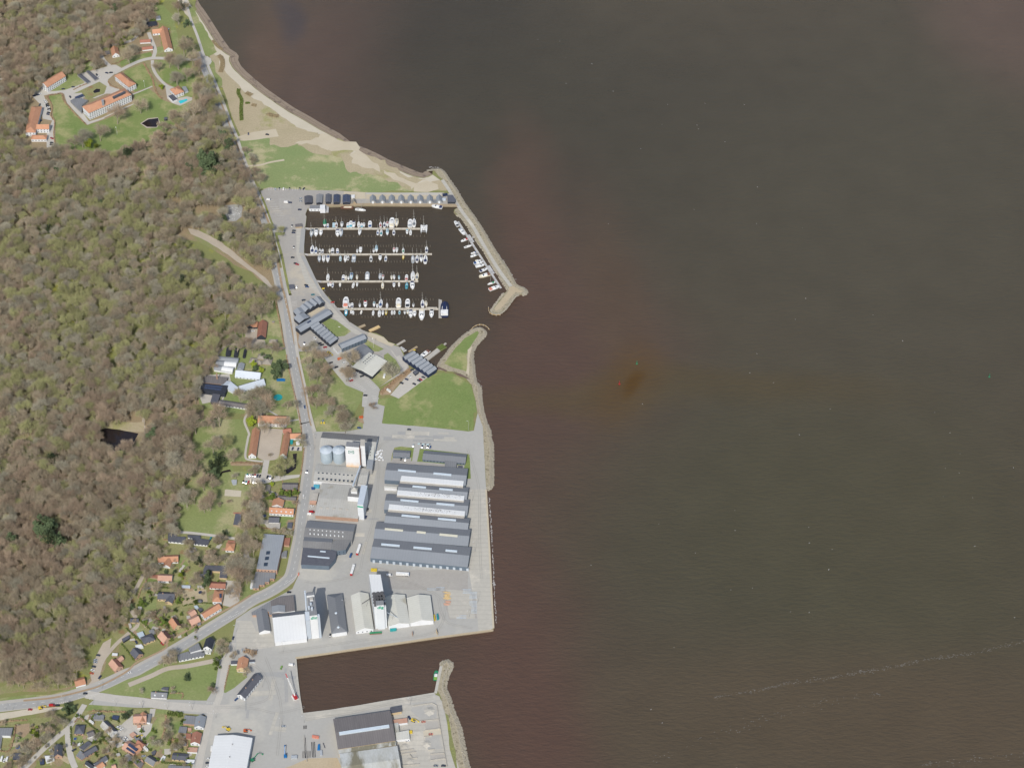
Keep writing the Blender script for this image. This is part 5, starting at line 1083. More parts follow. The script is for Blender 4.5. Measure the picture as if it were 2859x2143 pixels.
B('summer_house', 'dark-roofed garden house under the edge of the wood', 'hut', 'L 396,1350 502,1352', 2.4, 1.4, 'gable', 'beige_brick', 'slate', w=5)
P('shed', 'small pale shed below the dark-roofed garden house', 'shed', 'L 370,1372 402,1368 415,1415 385,1428', 2.2, 'grey_wall', 'concrete')
P('shed', 'dark blue-grey shed by the bare trees at the lane end', 'shed', 'L 285,1575 375,1525 390,1558 305,1612', 2.6, 'dark_wall', 'slate')
P('shed', 'pale garden shed behind the brick house with two roof slopes', 'shed', 'L 940,1280 990,1262 1020,1300 975,1315', 2.4, 'grey_wall', 'concrete')
P('shed', 'dark patio shed north of the long orange-roofed white house', 'shed', 'L 1290,1180 1330,1160 1360,1190 1320,1212', 2.4, 'dark_wall', 'slate')
P('greenhouse', 'small glass greenhouse beside the square brick house garden', 'greenhouse', 'L 1238,1138 1280,1132 1300,1160 1262,1172', 2.4, 'pale_metal', 'tank_metal')
P('pergola', 'pale pergola roof in the garden west of the red-brown outhouse', 'pergola', 'L 1075,865 1190,868 1188,905 1080,900', 2.4, 'wood', 'pale_metal')
P('pergola', 'grey pergola roof beside the blue-green conifer', 'pergola', 'L 1285,868 1370,872 1368,905 1285,900', 2.4, 'wood', 'concrete')
B('kiosk', 'orange-roofed kiosk at the road junction under the wood', 'building', 'M 968,616 1092,582', 3, 2.4, 'gable', 'white_wall', 'orange_tile', w=9)
h_ = B('house', 'pink-tiled brick house with roof window where the lane meets the coast road', 'house', 'M 1385,328 1465,422 1555,350', 3.6, 4, 'gable', 'brick', 'pink_tile', roof2='red_tile', win=1)
B('wing', None, None, 'M 1530,300 1578,262 1485,262', 3, 2, 'gable', 'brick', 'pink_tile', parent=h_)
P('shed', 'white-topped shed behind the pink-tiled brick house', 'shed', 'M 1435,190 1500,195 1495,225 1428,220', 2.6, 'wood', 'white_roof')
B('house', 'brick house with dark solar roof above the coast road', 'house', 'M 1660,188 1728,262 1822,200', 3.6, 4, 'gable', 'brick', 'slate', win=1)
P('garage', 'pale flat garage behind the dark solar-roofed brick house', 'shed', 'M 1722,95 1800,78 1827,110 1750,130', 2.6, 'white_wall', 'white_roof')
# ---- town south of the harbour street
h_ = B('house', 'pink and orange roofed T-shaped house south of the harbour street', 'house', 'M 1702,1078 1863,1072', 4, 3.2, 'gable', 'brick', 'pink_tile', w=10, win=1)
B('wing', None, None, 'N 122,1070 130,965 45,1065', 4, 3.4, 'gable', 'brick', 'orange_tile', parent=h_); P('lean_to', None, None, 'N 132,968 192,972 175,1075 118,1070', 3, 'white_wall', 'grey_roof', parent=h_)
P('garage', 'flat grey garage roof in the paved yard with a motorhome', 'shed', 'M 1188,968 1325,985 1320,1038 1185,1030', 3, 'grey_wall', 'grey_roof')
P('deck_shed', 'black square shed in the lawn east of the flat grey garage', 'shed', 'M 1438,982 1520,992 1505,1040 1430,1022', 2.4, 'dark_wall', 'solar')
B('house', 'grey-roofed white gabled house in the middle of the town block', 'house', 'M 1280,1112 1412,1238 1492,1182', 3.2, 3.2, 'gable', 'white_wall', 'eternit', roof2='slate', win=1)
B('house', 'dark hipped brick house at the top corner of the side street', 'house', 'M 948,1215 1062,1217', 3.4, 3.2, 'hip', 'brick', 'slate', w=10, win=1)
B('outhouse', 'brown-roofed outhouse east of the dark hipped brick house', 'shed', 'M 1130,1262 1205,1232', 2.6, 1.8, 'gable', 'white_wall', 'brown_sheet', w=6)
P('garage', 'long dark sloping garage beside the white van', 'shed', 'M 1008,1392 1120,1312 1165,1338 1060,1422', 2.8, 'grey_wall', 'slate')
B('house', 'long dark ribbed-roof house slanting beside the side street', 'house', 'M 1090,1512 1242,1422 1052,1462', 3.2, 2.4, 'gable', 'brick', 'slate', win=1)
P('extension', 'pale grey flat extension west of the long ribbed-roof house', 'building', 'M 970,1500 1020,1430 1115,1495 1040,1550', 3, 'brick', 'grey_roof')
B('house', 'dark-tiled house pair in the lower town block', 'house', 'M 1228,1642 1372,1542 1190,1600', 3.2, 2.6, 'gable', 'white_wall', 'slate')
B('house', 'blue-black roofed house cut by the bottom edge', 'house', 'M 1085,1600 1180,1668 1225,1640', 3.2, 2.6, 'gable', 'white_wall', 'black_felt')
B('outhouse', 'small orange-tiled outhouse at the bottom edge of the town block', 'shed', 'M 1262,1680 1338,1625', 2.8, 2, 'gable', 'white_wall', 'orange_tile', w=7)
B('outhouse', 'tiny pink-roofed outhouse cut by the bottom edge', 'shed', 'M 1435,1670 1482,1655', 2.6, 1.6, 'gable', 'brick', 'pink_tile', w=5)
hz = B('house', 'narrow dark-roofed brick house with solar strip in the fork of two streets', 'house', 'M 790,1502 796,1372 692,1495', 4, 4, 'gable', 'brick', 'slate', win=1, chim=1)
P('extension', None, None, 'M 570,1500 690,1495 690,1545 590,1580', 3, 'white_wall', 'white_roof', parent=hz)
P('shed', 'small blue glass-roofed shed beside the white flat extension', 'shed', 'M 505,1545 560,1540 562,1600 510,1605', 2.6, 'dark_wall', 'solar')
P('house', 'large grey flat-roofed house at the bottom-left edge', 'house', 'M -60,1152 155,1150 132,1245 22,1242 0,1400 -60,1400', 3.6, 'white_wall', 'grey_roof')
P('shed', 'dark garden shed with yellow planks near the bottom-left corner', 'shed', 'M 168,1468 268,1465 250,1555 162,1552', 3, 'timber', 'slate')
h_ = B('house', 'brick house with bright solar panels in the town block', 'house', 'M 1555,1402 1702,1488 1650,1312', 3.2, 3, 'gable', 'brick', 'pink_tile', win=1)
part_box(h_, 'solar_panel', 'M 1640,1350 1745,1425', 5, 6.2, 'solar', 2.8); part_box(h_, 'solar_panel', 'M 1615,1395 1715,1460', 4, 5.2, 'solar', 2.0)
P('shed', 'small square salmon-roofed shed in the town yard', 'shed', 'M 1650,1225 1700,1195 1740,1228 1690,1262', 2.6, 'brick', 'pink_tile')
B('house', 'dark-brown and orange roofed house beside the yellow digger', 'house', 'M 1735,1345 1810,1400 1827,1330', 3.2, 3, 'gable', 'brick', 'red_tile')
P('house', 'grey-brown flat roof cut off at the lower right of the town block', 'house', 'M 1700,1580 1760,1540 1830,1600 1790,1660', 3, 'brick', 'brown_sheet')
h_ = B('house', 'grey-roofed white gabled house on the street corner', 'house', 'N 858,1140 885,1008 742,1132', 4, 3.2, 'gable', 'white_wall', 'zinc', win=1, chim=1)
P('flat_wing', None, None, 'N 622,985 790,1000 745,1100 600,1085', 3, 'brick', 'grey_roof', parent=h_)
P('garage', 'square pale-grey garage south of the corner house', 'shed', 'N 558,1125 652,1132 636,1212 536,1200', 2.8, 'wood', 'grey_roof')
B('house', 'orange-roofed house with white gable beside the town street', 'house', 'N 808,1345 835,1218 695,1325', 4, 3.2, 'gable', 'white_wall', 'red_tile', win=1, chim=1)
P('shed', 'small orange flat annexe west of the white-gabled orange house', 'shed', 'N 638,1215 702,1218 694,1280 636,1275', 2.8, 'brick', 'red_tile')
P('garage', 'pink-roofed garage south of the white-gabled orange house', 'shed', 'N 664,1390 786,1396 775,1455 652,1448', 2.6, 'white_wall', 'pink_tile')
B('house', 'dark ribbed-roof bungalow with white shed beside it', 'house', 'N 456,1540 645,1556 460,1462', 3, 1.2, 'gable', 'beige_brick', 'slate', win=1)
P('shed', 'white flat shed at the end of the dark ribbed-roof bungalow', 'shed', 'N 640,1545 746,1550 740,1590 626,1582', 2.6, 'blue_wall', 'white_roof')
P('bungalow', 'grey bungalow roof cut by the bottom edge beside the town street', 'house', 'N 412,1625 690,1632 680,1700 400,1690', 3, 'beige_brick', 'grey_roof')
B('house', 'pale-grey and dark gabled house with caravan nearby', 'house', 'N 112,1562 215,1628 288,1568', 3.2, 2.8, 'gable', 'beige_brick', 'grey_roof', roof2='slate')
P('shed', 'slim white shed on the lawn edge near the caravan', 'shed', 'N 305,1545 345,1495 378,1510 340,1565', 2.4, 'white_wall', 'white_roof')
B('house', 'brick house with orange roof at the left of the caravan lawn', 'house', 'N 0,1460 75,1420', 3.2, 3, 'gable', 'brick', 'orange_tile', w=9)
P('shed', 'dark round-ended trampoline shelter beside the grey gabled house', 'shed', 'N 195,1455 235,1428 255,1445 240,1480 205,1485', 2.2, 'dark_wall', 'slate')

for s_, h_, w_, r_, l_ in (('M 1345,1425 1375,1410 1395,1440 1362,1458', 2.2, 'wood', 'concrete', 'tiny grey shed in a garden right of the long ribbed-roof house'), ('M 1555,1350 1585,1340 1600,1365 1568,1378', 2.2, 'white_wall', 'white_roof', 'tiny white shed left of the solar-panelled brick house'),
        ('M 1705,1255 1760,1250 1790,1290 1740,1310', 2.4, 'wood', 'grey_roof', 'grey lean-to above the solar-panelled brick house'), ('M 1150,975 1182,975 1182,1010 1150,1010', 2.2, 'wood', 'concrete', 'small store against the flat grey garage'),
        ('M 920,1330 945,1325 950,1372 925,1372', 2.2, 'wood', 'brown_sheet', 'narrow brown shed beside the side street hedge'), ('M 1630,1440 1665,1430 1690,1465 1655,1480', 2.0, 'wood', 'slate', 'small dark shed on the terrace of the solar-panelled house'),
        ('M 1480,1475 1520,1462 1535,1490 1495,1505', 2.2, 'wood', 'eternit', 'pale shed behind the dark hedge of the town block'), ('M 620,1420 660,1405 675,1440 640,1455', 2.0, 'wood', 'concrete', 'pale terrace roof beside the narrow solar-strip house'),
        ('N 15,1110 60,1105 60,1140 15,1145', 2.2, 'white_wall', 'pink_tile', 'small pink shed below the T-shaped pink and orange house'), ('N 40,1560 75,1545 95,1580 60,1600', 2.2, 'brick', 'pink_tile', 'small tiled shed on the left of the pale and dark gabled house'),
        ('N 480,1395 530,1395 528,1425 478,1425', 2.2, 'wood', 'eternit', 'grey greenhouse roof in the garden above the ribbed-roof bungalow'), ('N 660,1145 705,1145 705,1175 660,1175', 2.4, 'brick', 'pink_tile', 'small salmon roof between the corner house and the orange house'),
        ('N 600,1330 640,1330 640,1370 600,1370', 2.2, 'wood', 'brown_sheet', 'brown shed in the garden beside the orange-roofed gabled house'), ('L 1330,1355 1330,1385 1290,1400 1285,1370', 2.0, 'wood', 'grey_roof', 'small lean-to at the corner of the square brick house'),
        ('L 832,1145 862,1140 868,1185 838,1192', 2.2, 'wood', 'thatch', 'small brown garden hut south of the dark L-shaped house'), ('L 500,1148 552,1145 550,1172 502,1175', 2.2, 'grey_wall', 'eternit', 'small grey shed below the round green tree'),
        ('L 1140,1270 1190,1265 1195,1300 1145,1308', 2.2, 'wood', 'concrete', 'pale patio roof left of the square brick house wing'), ('H 1065,1060 1090,1060 1090,1080 1065,1080', 5.2, 'white_wall', 'concrete', 'tiny roof box on the dark-roofed house by the inn'),
        ('H 660,1000 740,1000 740,1012 665,1012', 2.2, 'wood', 'red_tile', 'low red shed behind the dark pavilion'), ('H 1190,420 1215,420 1215,445 1190,445', 2.0, 'wood', 'thatch', 'tiny hut at the south end of the manor east wing'),
        ('A 1165,775 1195,770 1200,800 1170,805', 0.6, 'concrete', 'gravel', 'square planting box on the park parking')):
    if 'roof box' in l_ or 'planting' in l_: continue
    P('garden_shed', l_, 'shed', s_, h_, w_, r_)
# ---------------------------------------------------------------- copies
def copy_tree(o, parent=None):
    c = o.copy(); COL.objects.link(c)
    if parent is not None: c.parent = parent
    for ch in list(o.children): copy_tree(ch, c)
    return c
PROTO = {}
# ---------------------------------------------------------------- boats (bow towards +x, 10 m long, waterline z=0)
def hull_mesh(L=10, Bm=3.0, fb=1.1, blunt=.0, stern=.7):
    st = [(-.5, stern), (-.42, stern+.12), (-.25, .93), (-.05, 1), (.12, .95+blunt*.05), (.28, .74+blunt*.2), (.4, .42+blunt*.38), (.47, .16+blunt*.4), (.5, .02+blunt*.25)]
    b = MB(); vs = []
    for x, k in st: vs += [(x*L, -k*Bm/2, fb*(1+.25*max(0, x))), (x*L, k*Bm/2, fb*(1+.25*max(0, x))), (x*L*.97, k*Bm*.36, -.25), (x*L*.97, -k*Bm*.36, -.25)]
    fs = []
    for i in range(len(st)-1):
        a = 4*i; c = a+4
        fs += [(a, c, c+1, a+1), (a+1, c+1, c+2, a+2), (a+2, c+2, c+3, a+3), (a+3, c+3, c, a)]
    fs += [(0, 1, 2, 3), tuple(4*(len(st)-1)+q for q in (3, 2, 1, 0))]
    b.add(vs, fs); return b
def boat(kind, cover, hullc='white'):
    k = (kind, cover, hullc)
    if k in PROTO: return PROTO[k], False
    if kind == 'S':
        t = empty('sailing_boat', (0, 0, 0)); fixnorm(hull_mesh(10, 3.1, 1.0).ob('hull', paint(hullc), t))
        b = MB(); b.prism([(-1.2, -.95), (2.0, -.65), (3.0, -.2), (3.0, .2), (2.0, .65), (-1.2, .95)], .95, 1.55, [(-1.1, -.8), (1.8, -.5), (2.6, -.1), (2.6, .1), (1.8, .5), (-1.1, .8)]); b.ob('cabin', paint('white'), t)
        b = MB(); b.prism([(-3.9, -.6), (-1.3, -.6), (-1.3, .6), (-3.9, .6)], 1.02, 1.14); b.ob('cockpit', 'pole_grey', t)
        if cover != 'none':
            b = MB(); b.prism([(-3.3, -1.05), (-1.0, -1.05), (-1.0, 1.05), (-3.3, 1.05)], 1.2, 2.1, [(-3.2, -.5), (-1.3, -.5), (-1.3, .5), (-3.2, .5)]); b.ob('cover', paint(cover), t)
        b = MB(); b.tube((.9, 0, 1.2), (.9, 0, 13.2), .15, .1, 5); b.tube((.9, -.9, 6.2), (.9, .9, 6.2), .07, n=4); b.tube((.9, -.7, 9.6), (.9, .7, 9.6), .06, n=4); ms = b.ob('mast', 'pole_grey', t)
        b = MB(); b.tube((.9, 0, 2.4), (-3.4, 0, 2.3), .17, .15, 5); b.ob('boom', paint(cover if cover != 'none' else 'white'), ms)
    elif kind == 'T':                            # sailing boat under a full winter tarpaulin
        t = empty('sailing_boat', (0, 0, 0)); fixnorm(hull_mesh(10, 3.1, 1.0).ob('hull', paint(hullc), t))
        b = MB(); b.prism([(-5, -1.2), (0, -1.6), (1.2, -1.3), (1.2, 1.3), (0, 1.6), (-5, 1.2)], 1.1, 2.6, [(-4.9, -.1), (0, -.1), (1.1, -.1), (1.1, .1), (0, .1), (-4.9, .1)]); b.ob('cover', paint(cover), t)
        b = MB(); b.tube((.9, 0, 1.2), (.9, 0, 13.2), .15, .1, 5); b.tube((.9, -.9, 7), (.9, .9, 7), .07, n=4); b.ob('mast', 'pole_grey', t)
    elif kind == 'R':                            # open rowing boat or canoe
        t = empty('dinghy', (0, 0, 0)); fixnorm(hull_mesh(10, 3.2, .9, .2).ob('hull', paint(hullc), t))
        b = MB(); b.prism([(-3.6, -.9), (2.4, -.7), (2.4, .7), (-3.6, .9)], .95, 1.05); b.ob('thwart', paint('cream'), t)
    else:
        t = empty('motor_boat', (0, 0, 0)); fixnorm(hull_mesh(10, 3.5, 1.2, .75, .88).ob('hull', paint(hullc), t))
        b = MB(); b.prism([(-2.4, -1.25), (1.4, -1.2), (2.8, -.5), (2.8, .5), (1.4, 1.2), (-2.4, 1.25)], 1.2, 2.2, [(-2.3, -1.05), (.7, -.95), (1.6, -.35), (1.6, .35), (.7, .95), (-2.3, 1.05)]); cb = b.ob('cabin', paint('white'), t)
        b = MB(); b.prism([(.9, -1.02), (1.5, -.95), (2.2, -.4), (2.2, .4), (1.5, .95), (.9, 1.02)], 1.6, 2.32, [(.75, -1.0), (.95, -.95), (1.5, -.38), (1.5, .38), (.95, .95), (.75, 1.0)]); b.ob('windscreen', 'glass', cb)
        b = MB(); b.prism([(-4.6, -1.3), (-2.2, -1.3), (-2.2, 1.3), (-4.6, 1.3)], 1.28, 2.1, [(-4.4, -1.1), (-2.2, -1.1), (-2.2, 1.1), (-4.4, 1.1)]); b.ob('canopy', paint(cover if cover != 'none' else 'cream'), t)
    PROTO[k] = t; return t, True
def put_boat(kind, cover, bow, stern, hullc='white'):
    """bow and stern as photo points at deck height"""
    p, new = boat(kind, cover, hullc)
    o = p if new else copy_tree(p)
    zz = WATER_Z+1; a, b = W(bow, zz), W(stern, zz); d = a-b; L = d.length
    o.location = (*((a+b)/2).xy, WATER_Z); o.rotation_euler.z = math.atan2(d.y, d.x); s = L/10; o.scale = (s, s*(1.15 if L < 7 or kind == 'M' else 1.05), s)
    return o
KN = {'S': 'sailing boat', 'T': 'tarpaulined sailing boat', 'M': 'motor boat', 'R': 'open dinghy'}
def boats(where, data, group):
    rows = []
    for t in data.split(';'):
        q = t.split()
        if not q: continue
        kd = q[0]; cv, _, hc = q[1].replace('_', ' ').partition('/'); reg = q[2]
        pt = px(' '.join(q[2:5])); rows.append((kd, cv, hc or 'white', pt[0], pt[1]))
    rows.sort(key=lambda v: (v[3][0]+v[4][0]) if 'outer' not in where else (v[3][1]+v[4][1]))
    for i, (kd, cv, hc, bow, st) in enumerate(rows):
        o = put_boat(kd, cv, bow, st, hc)
        cvn = '' if cv == 'none' else ', %s cover' % cv
        tag(o, '%s %s%s, %s from the %s %s' % (hc, KN[kd], cvn, nth(i), 'quay,' if 'outer' not in where else 'north end of the', where), 'boat', group)
boats('north side of top pontoon', 'T green a 735,815 740,605; M blue a 830,705 830,825; S brown a 1095,655 1095,825; S grey a 1265,815 1270,645; M cyan a 1455,680 1450,830; M cyan a 1542,630 1542,825; M navy a 1630,820 1630,645; S none a 1787,640 1790,825; M cyan a 1878,690 1878,825; S none a 1950,815 1950,680; M blue a 2135,630 2135,825; S red b 470,650 470,825; S navy b 590,645 587,825; S red b 680,810 682,640; M none b 833,545 812,830; S none/cream b 962,808 972,565; M silver b 1390,585 1378,830; S grey b 1508,555 1500,815', 'boats at the top pontoon')
boats('south side of top pontoon', 'S grey/silver a 318,1120 350,880; M dark_grey a 463,1092 480,880; M none a 610,1062 625,890; M navy a 1133,1095 1138,890; S none/silver a 1235,1115 1245,870; S none a 1803,1065 1830,870; S blue b 395,890 380,1055; S teal b 495,890 485,1078; T pale_blue b 680,1068 680,880; S navy b 880,885 880,1058; M cyan b 1290,1018 1292,890; S none b 1400,890 1393,1055', 'boats at the top pontoon')
boats('north side of second pontoon', 'S navy c 340,255 325,495; S blue c 443,300 430,495; S black c 545,345 545,490; M dark_blue c 630,362 622,480; S none/cream c 830,475 833,355; M black c 920,335 912,490; M blue c 1055,345 1062,480; S none c 1628,475 1635,360; M white c 1722,460 1730,310; S dark_grey d 233,455 240,330; T pale_blue d 312,440 313,265; S pink d 802,450 808,305; S none d 880,452 890,305; S green d 1063,315 1065,460; S navy d 1720,275 1718,455', 'boats at the second pontoon')
boats('south side of second pontoon', 'S none/silver c 533,738 535,545; S none c 655,742 660,545; S blue c 773,750 787,540; S none/pale_blue c 1143,550 1143,700; S none c 1280,742 1297,550; S black c 1372,545 1362,678; M silver/silver c 1542,530 1522,735; S dark_grey d 157,530 158,700; M black d 412,660 420,510; S blue d 580,530 567,692; R none/yellow d 1060,632 1067,525; S none/silver d 1335,525 1335,738; S navy d 1455,525 1450,725; S dark_blue d 1572,718 1567,515; S navy d 1692,520 1680,762', 'boats at the second pontoon')
boats('north side of third pontoon', 'S none c 787,1075 778,1268; M navy c 1235,1110 1223,1265; S none/cream c 1308,1115 1305,1252; S none c 1378,1255 1378,1145; S blue/pale_blue c 1455,1245 1468,1045; S none/cream c 1625,1250 1622,1110; M white/silver d 62,995 50,1210; S none/silver d 402,1210 425,1035; S red d 490,1210 498,1065; S none/cream d 737,1210 735,1085; S none d 812,1205 805,1075; S teal/pale_blue d 948,1208 945,1090; M red d 1163,1070 1152,1220; S none d 1337,975 1328,1222; S grey/cream d 1465,1012 1435,1220', 'boats at the third pontoon')
boats('south side of third pontoon', 'M dark_grey c 795,1437 797,1325; M salmon c 855,1425 860,1325; S blue c 935,1325 912,1462; R none c 1130,1448 1133,1335; S none c 1535,1320 1500,1478; S none c 1620,1445 1630,1320; S none/cream d 487,1280 483,1450; M navy d 803,1410 805,1285; R none d 945,1275 947,1392; S teal/cyan d 1168,1285 1153,1460; M dark_blue d 1327,1477 1312,1265', 'boats at the third pontoon')
boats('north side of bottom pontoon', 'M salmon e 738,335 713,645; S none e 838,632 848,500; M navy e 922,495 915,640; S grey e 1155,632 1157,505; M red e 1328,625 1328,442; S teal e 1597,622 1600,455; M none e 1692,640 1695,532; S blue e 1820,390 1785,645; S none e 1998,495 1998,645; M cream f 365,360 360,645; M dark_grey f 647,385 635,640; S dark_grey f 818,628 820,505; S navy f 1103,400 1105,645; S none/cream f 1220,622 1205,440', 'boats at the bottom pontoon')
boats('south side of bottom pontoon', 'M cyan/cyan e 725,885 740,712; M none e 887,825 887,722; S none e 945,722 955,848; R none e 1215,722 1185,838; S none e 1577,722 1562,875; S none e 1765,715 1755,918; S none e 1865,880 1870,725; S grey/yellow e 1965,872 1975,722; S none e 2150,718 2147,850; S none f 235,720 233,845; S teal/pale_blue f 395,718 388,843; S dark_grey f 553,850 553,718; M teal/cream f 637,828 643,715; M navy f 738,945 735,725; M none f 857,905 857,728; M none f 1073,1025 1085,720; M black f 1378,938 1388,715', 'boats at the bottom pontoon')
boats('outer floating jetty', 'M dark_grey g 150,130 215,240; M silver g 350,412 255,290; M red g 280,555 415,500; S none g 512,632 345,685; M blue g 487,812 598,775; M grey g 480,878 620,825; M none g 700,945 580,965; M blue g 735,990 545,1020; M white g 770,1045 585,1088; M navy g 832,1125 675,1190; M brown/cream g 660,1305 895,1245; S green g 838,1460 1000,1405; M salmon g 1085,1500 870,1580', 'boats at the outer jetty')
for (kd, cv, hc, s_, l_) in (('M', 'navy', 'white', 'T 1757,215 1900,240', 'white motor yacht alongside the quay below the easternmost huts'),
                             ('R', 'none', 'brown', 'a 1218,215 1620,210', 'old brown wooden boat moored below the solar-panelled shed'),
                             ('S', 'none', 'white', 'a 2005,300 1680,265', 'white fishing boat with mast, moored where the north quay steps'),
                             ('M', 'brown', 'white', 'G 825,762 918,690', 'white motor boat moored behind the boathouse units'),
                             ('M', 'lime', 'green', 'O 1765,404 1750,522', 'green workboat with red foredeck beside the south mole')):
    p = px(s_); tag(put_boat(kd, cv, p[0], p[1], hc), l_, 'boat')
sh_ = put_boat('M', 'bright blue', px('f 1788,500')[0], px('f 1778,945')[0], 'dark blue'); tag(sh_, 'large ship under dark blue tarpaulin at the end of the bottom pontoon', 'ship')
b = MB(); b.prism([(-1.6, -1.62), (2.6, -1.5), (4.6, -.5), (4.6, .5), (2.6, 1.5), (-1.6, 1.62)], 1.3, 2.6, [(-1.5, -.5), (2.4, -.5), (3.9, -.1), (3.9, .1), (2.4, .5), (-1.5, .5)]); b.ob('tarpaulin', paint('dark blue'), sh_)
b = MB(); b.prism([(-4.7, -1.5), (-1.9, -1.5), (-1.9, 1.5), (-4.7, 1.5)], 1.2, 2.5); b.ob('deckhouse', paint('white'), sh_)
for s_, l_, c_, kk in (('F 1790,440 1812,445', 'white dinghy lying on the marina lawn', 'white', 'R'), ('a 1035,600 1090,600', 'tiny yellow kayak by the north quay', 'yellow', 'R')):
    p = px(s_); o = put_boat(kk, 'none', p[0], p[1], c_); tag(o, l_, 'boat'); 
    if 'lawn' in l_: o.location.z = .9
# catamaran
ct = empty('catamaran', (*W(px('b 1808,880')[0], 0).xy, WATER_Z), math.radians(-90)); tag(ct, 'large white catamaran across the end of the top pontoon', 'catamaran')
for sy in (-3.1, 3.1):
    b = hull_mesh(14.5, 1.9, 1.7, .1, .9); b.v = [(x, y+sy, z) for x, y, z in b.v]; fixnorm(b.ob('hull', paint('white'), ct))
b = MB(); b.prism([(-5.5, -2.6), (2.2, -2.6), (2.2, 2.6), (-5.5, 2.6)], 1.2, 2.9, [(-5.2, -2.2), (1.2, -2.0), (1.2, 2.0), (-5.2, 2.2)]); cbn = b.ob('cabin', paint('white'), ct)
b = MB(); [b.box(1.0, y-.8, 2.0, 1.95, y+.8, 2.75) for y in (-1.1, 1.1)]; b.ob('window', 'glass', cbn)
b = MB(); b.box(2.3, -2.2, 1.3, 5.4, -.15, 1.4); b.box(2.3, .15, 1.3, 5.4, 2.2, 1.4); b.ob('trampoline', 'concrete_dark', ct)
b = MB(); b.box(5.2, -3, 1.3, 5.6, 3, 1.6); b.ob('crossbeam', 'pole_grey', ct)
b = MB(); b.tube((-.5, 0, 2.8), (-.5, 0, 22), .22, .14, 6); b.tube((-.5, -1.4, 10), (-.5, 1.4, 10), .12, n=4); b.tube((-.5, -1.1, 16), (-.5, 1.1, 16), .1, n=4); b.ob('mast', 'pole_grey', ct)
b = MB(); b.tube((-.5, 0, 4), (-6.5, 0, 4), .25, n=5); b.ob('boom', paint('white'), ct)

# ---------------------------------------------------------------- pontoons, jetties, posts
def deck(name, label, cat, s, w, top=-.55, m='pontoon', extra=(), group=None, legs=False):
    p = WP(s, top); a, q = p; c = (a+q)/2; d = q-a; L = d.length
    o = empty(name, (c.x, c.y, WATER_Z), math.atan2(d.y, d.x)); tag(o, label, cat, group)
    b = MB(); b.box(-L/2, -w/2, -.3, L/2, w/2, top-WATER_Z); b.ob('deck', m, o)
    b = MB(); [b.box(-L/2+.2, sy-.08, top-WATER_Z, L/2-.2, sy+.08, top-WATER_Z+.12) for sy in (-w/2+.1, w/2-.1)]; b.ob('edge_rail', 'wood', o)
    for k, (sx_, sy_, ww, hh) in enumerate(extra):
        b = MB(); b.box(sx_*L-ww/2, sy_-hh/2, -.28, sx_*L+ww/2, sy_+hh/2, top-WATER_Z+.02); b.ob('float', m, o)
    return o
PG = 'boat pontoons'
deck('boat_pontoon', 'topmost long boat pontoon, with the catamaran at its end', 'pontoon', 'E 1478,918 C 822,918', 2.6, group=PG)
deck('boat_pontoon', 'second long boat pontoon from the north', 'pontoon', 'E 1465,1197 C 948,1191', 2.6, group=PG)
deck('boat_pontoon', 'third long boat pontoon from the north', 'pontoon', 'E 1605,1487 C 801,1483', 2.6, group=PG)
deck('boat_pontoon', 'bottom long boat pontoon, leading to the concrete pier head', 'pontoon', 'F 1810,238 G 1018,239', 2.6, extra=((.428, 1.9, 13, 2),), group=PG)
for i, (s_) in enumerate(('E 1425,912 1480,918', 'E 1418,1188 1468,1198', 'E 1530,1476 1608,1487', 'F 1745,228 1812,240')):
    deck('gangway', 'grey gangway from the quay to the %s long pontoon' % ('top second third bottom'.split()[i]), 'gangway', s_, 2.2, top=-.25, m='pontoon_grey', group='gangways')
pr_ = P('pier_head', 'concrete pier head beside the blue-covered ship', 'pier', 'G 1020,135 1056,145 1054,330 1020,330', .1, 'concrete', 'concrete', base=-2)
deck('floating_jetty', 'outer floating jetty inside the breakwater', 'jetty', 'g 218,140 1118,1535', 2.6, m='pontoon_grey', extra=((-.235, 2.0, 14, 3.4), (.235, 2.0, 15, 3.4)))
deck('gangway', 'short gangway from the breakwater to the outer jetty', 'gangway', 'g 490,490 598,428', 1.8, top=-.2, m='pontoon_grey', group='gangways')
for s_, w_, m_, l_ in (('G 150,442 230,410', 3, 'wood', 'short pale wooden jetty beside the slipway'), ('G 275,475 383,425', 4, 'timber', 'orange-brown wooden jetty beside the slipway'), ('G 562,632 658,575', 2.6, 'concrete', 'grey concrete jetty at the little beach'),
                   ('G 590,668 625,645', 1.2, 'white_metal', 'white kayak float, nearest the little beach'), ('G 600,680 640,655', 1.2, 'white_metal', 'white kayak float, second from the little beach'), ('G 612,690 655,665', 1.2, 'white_metal', 'white kayak float, third from the little beach'), ('G 625,702 672,680', 1.2, 'white_metal', 'white kayak float, nearest the boathouses'),
                   ('G 700,698 790,642', 2.2, 'wood', 'narrow brown jetty next to the boathouses'), ('G 885,782 1035,665', 6, 'concrete', 'wide grey bathing jetty behind the boathouses'), ('G 1075,628 1100,605', 2.2, 'concrete', 'small grey step at the tip of the bathing jetty')):
    deck('wooden_jetty' if 'wood' in m_ or m_ == 'timber' else 'jetty', l_, 'jetty', s_, w_, m=m_, top=-.3)
deck('green_deck', 'green artificial-grass deck at the end of the bathing jetty', 'deck', 'G 1018,672 1085,632', 8, m='hedge_green', top=-.28)
deck('raft', 'pale blue-grey raft in the first pontoon row', 'raft', 'a 1015,680 1010,822', 3.2, m=paint('pale blue').name, top=-.7)
deck('raft', 'small yellow raft by the boathouse jetty', 'raft', 'G 740,690 768,676', 2.5, m=paint('yellow').name, top=-.7)
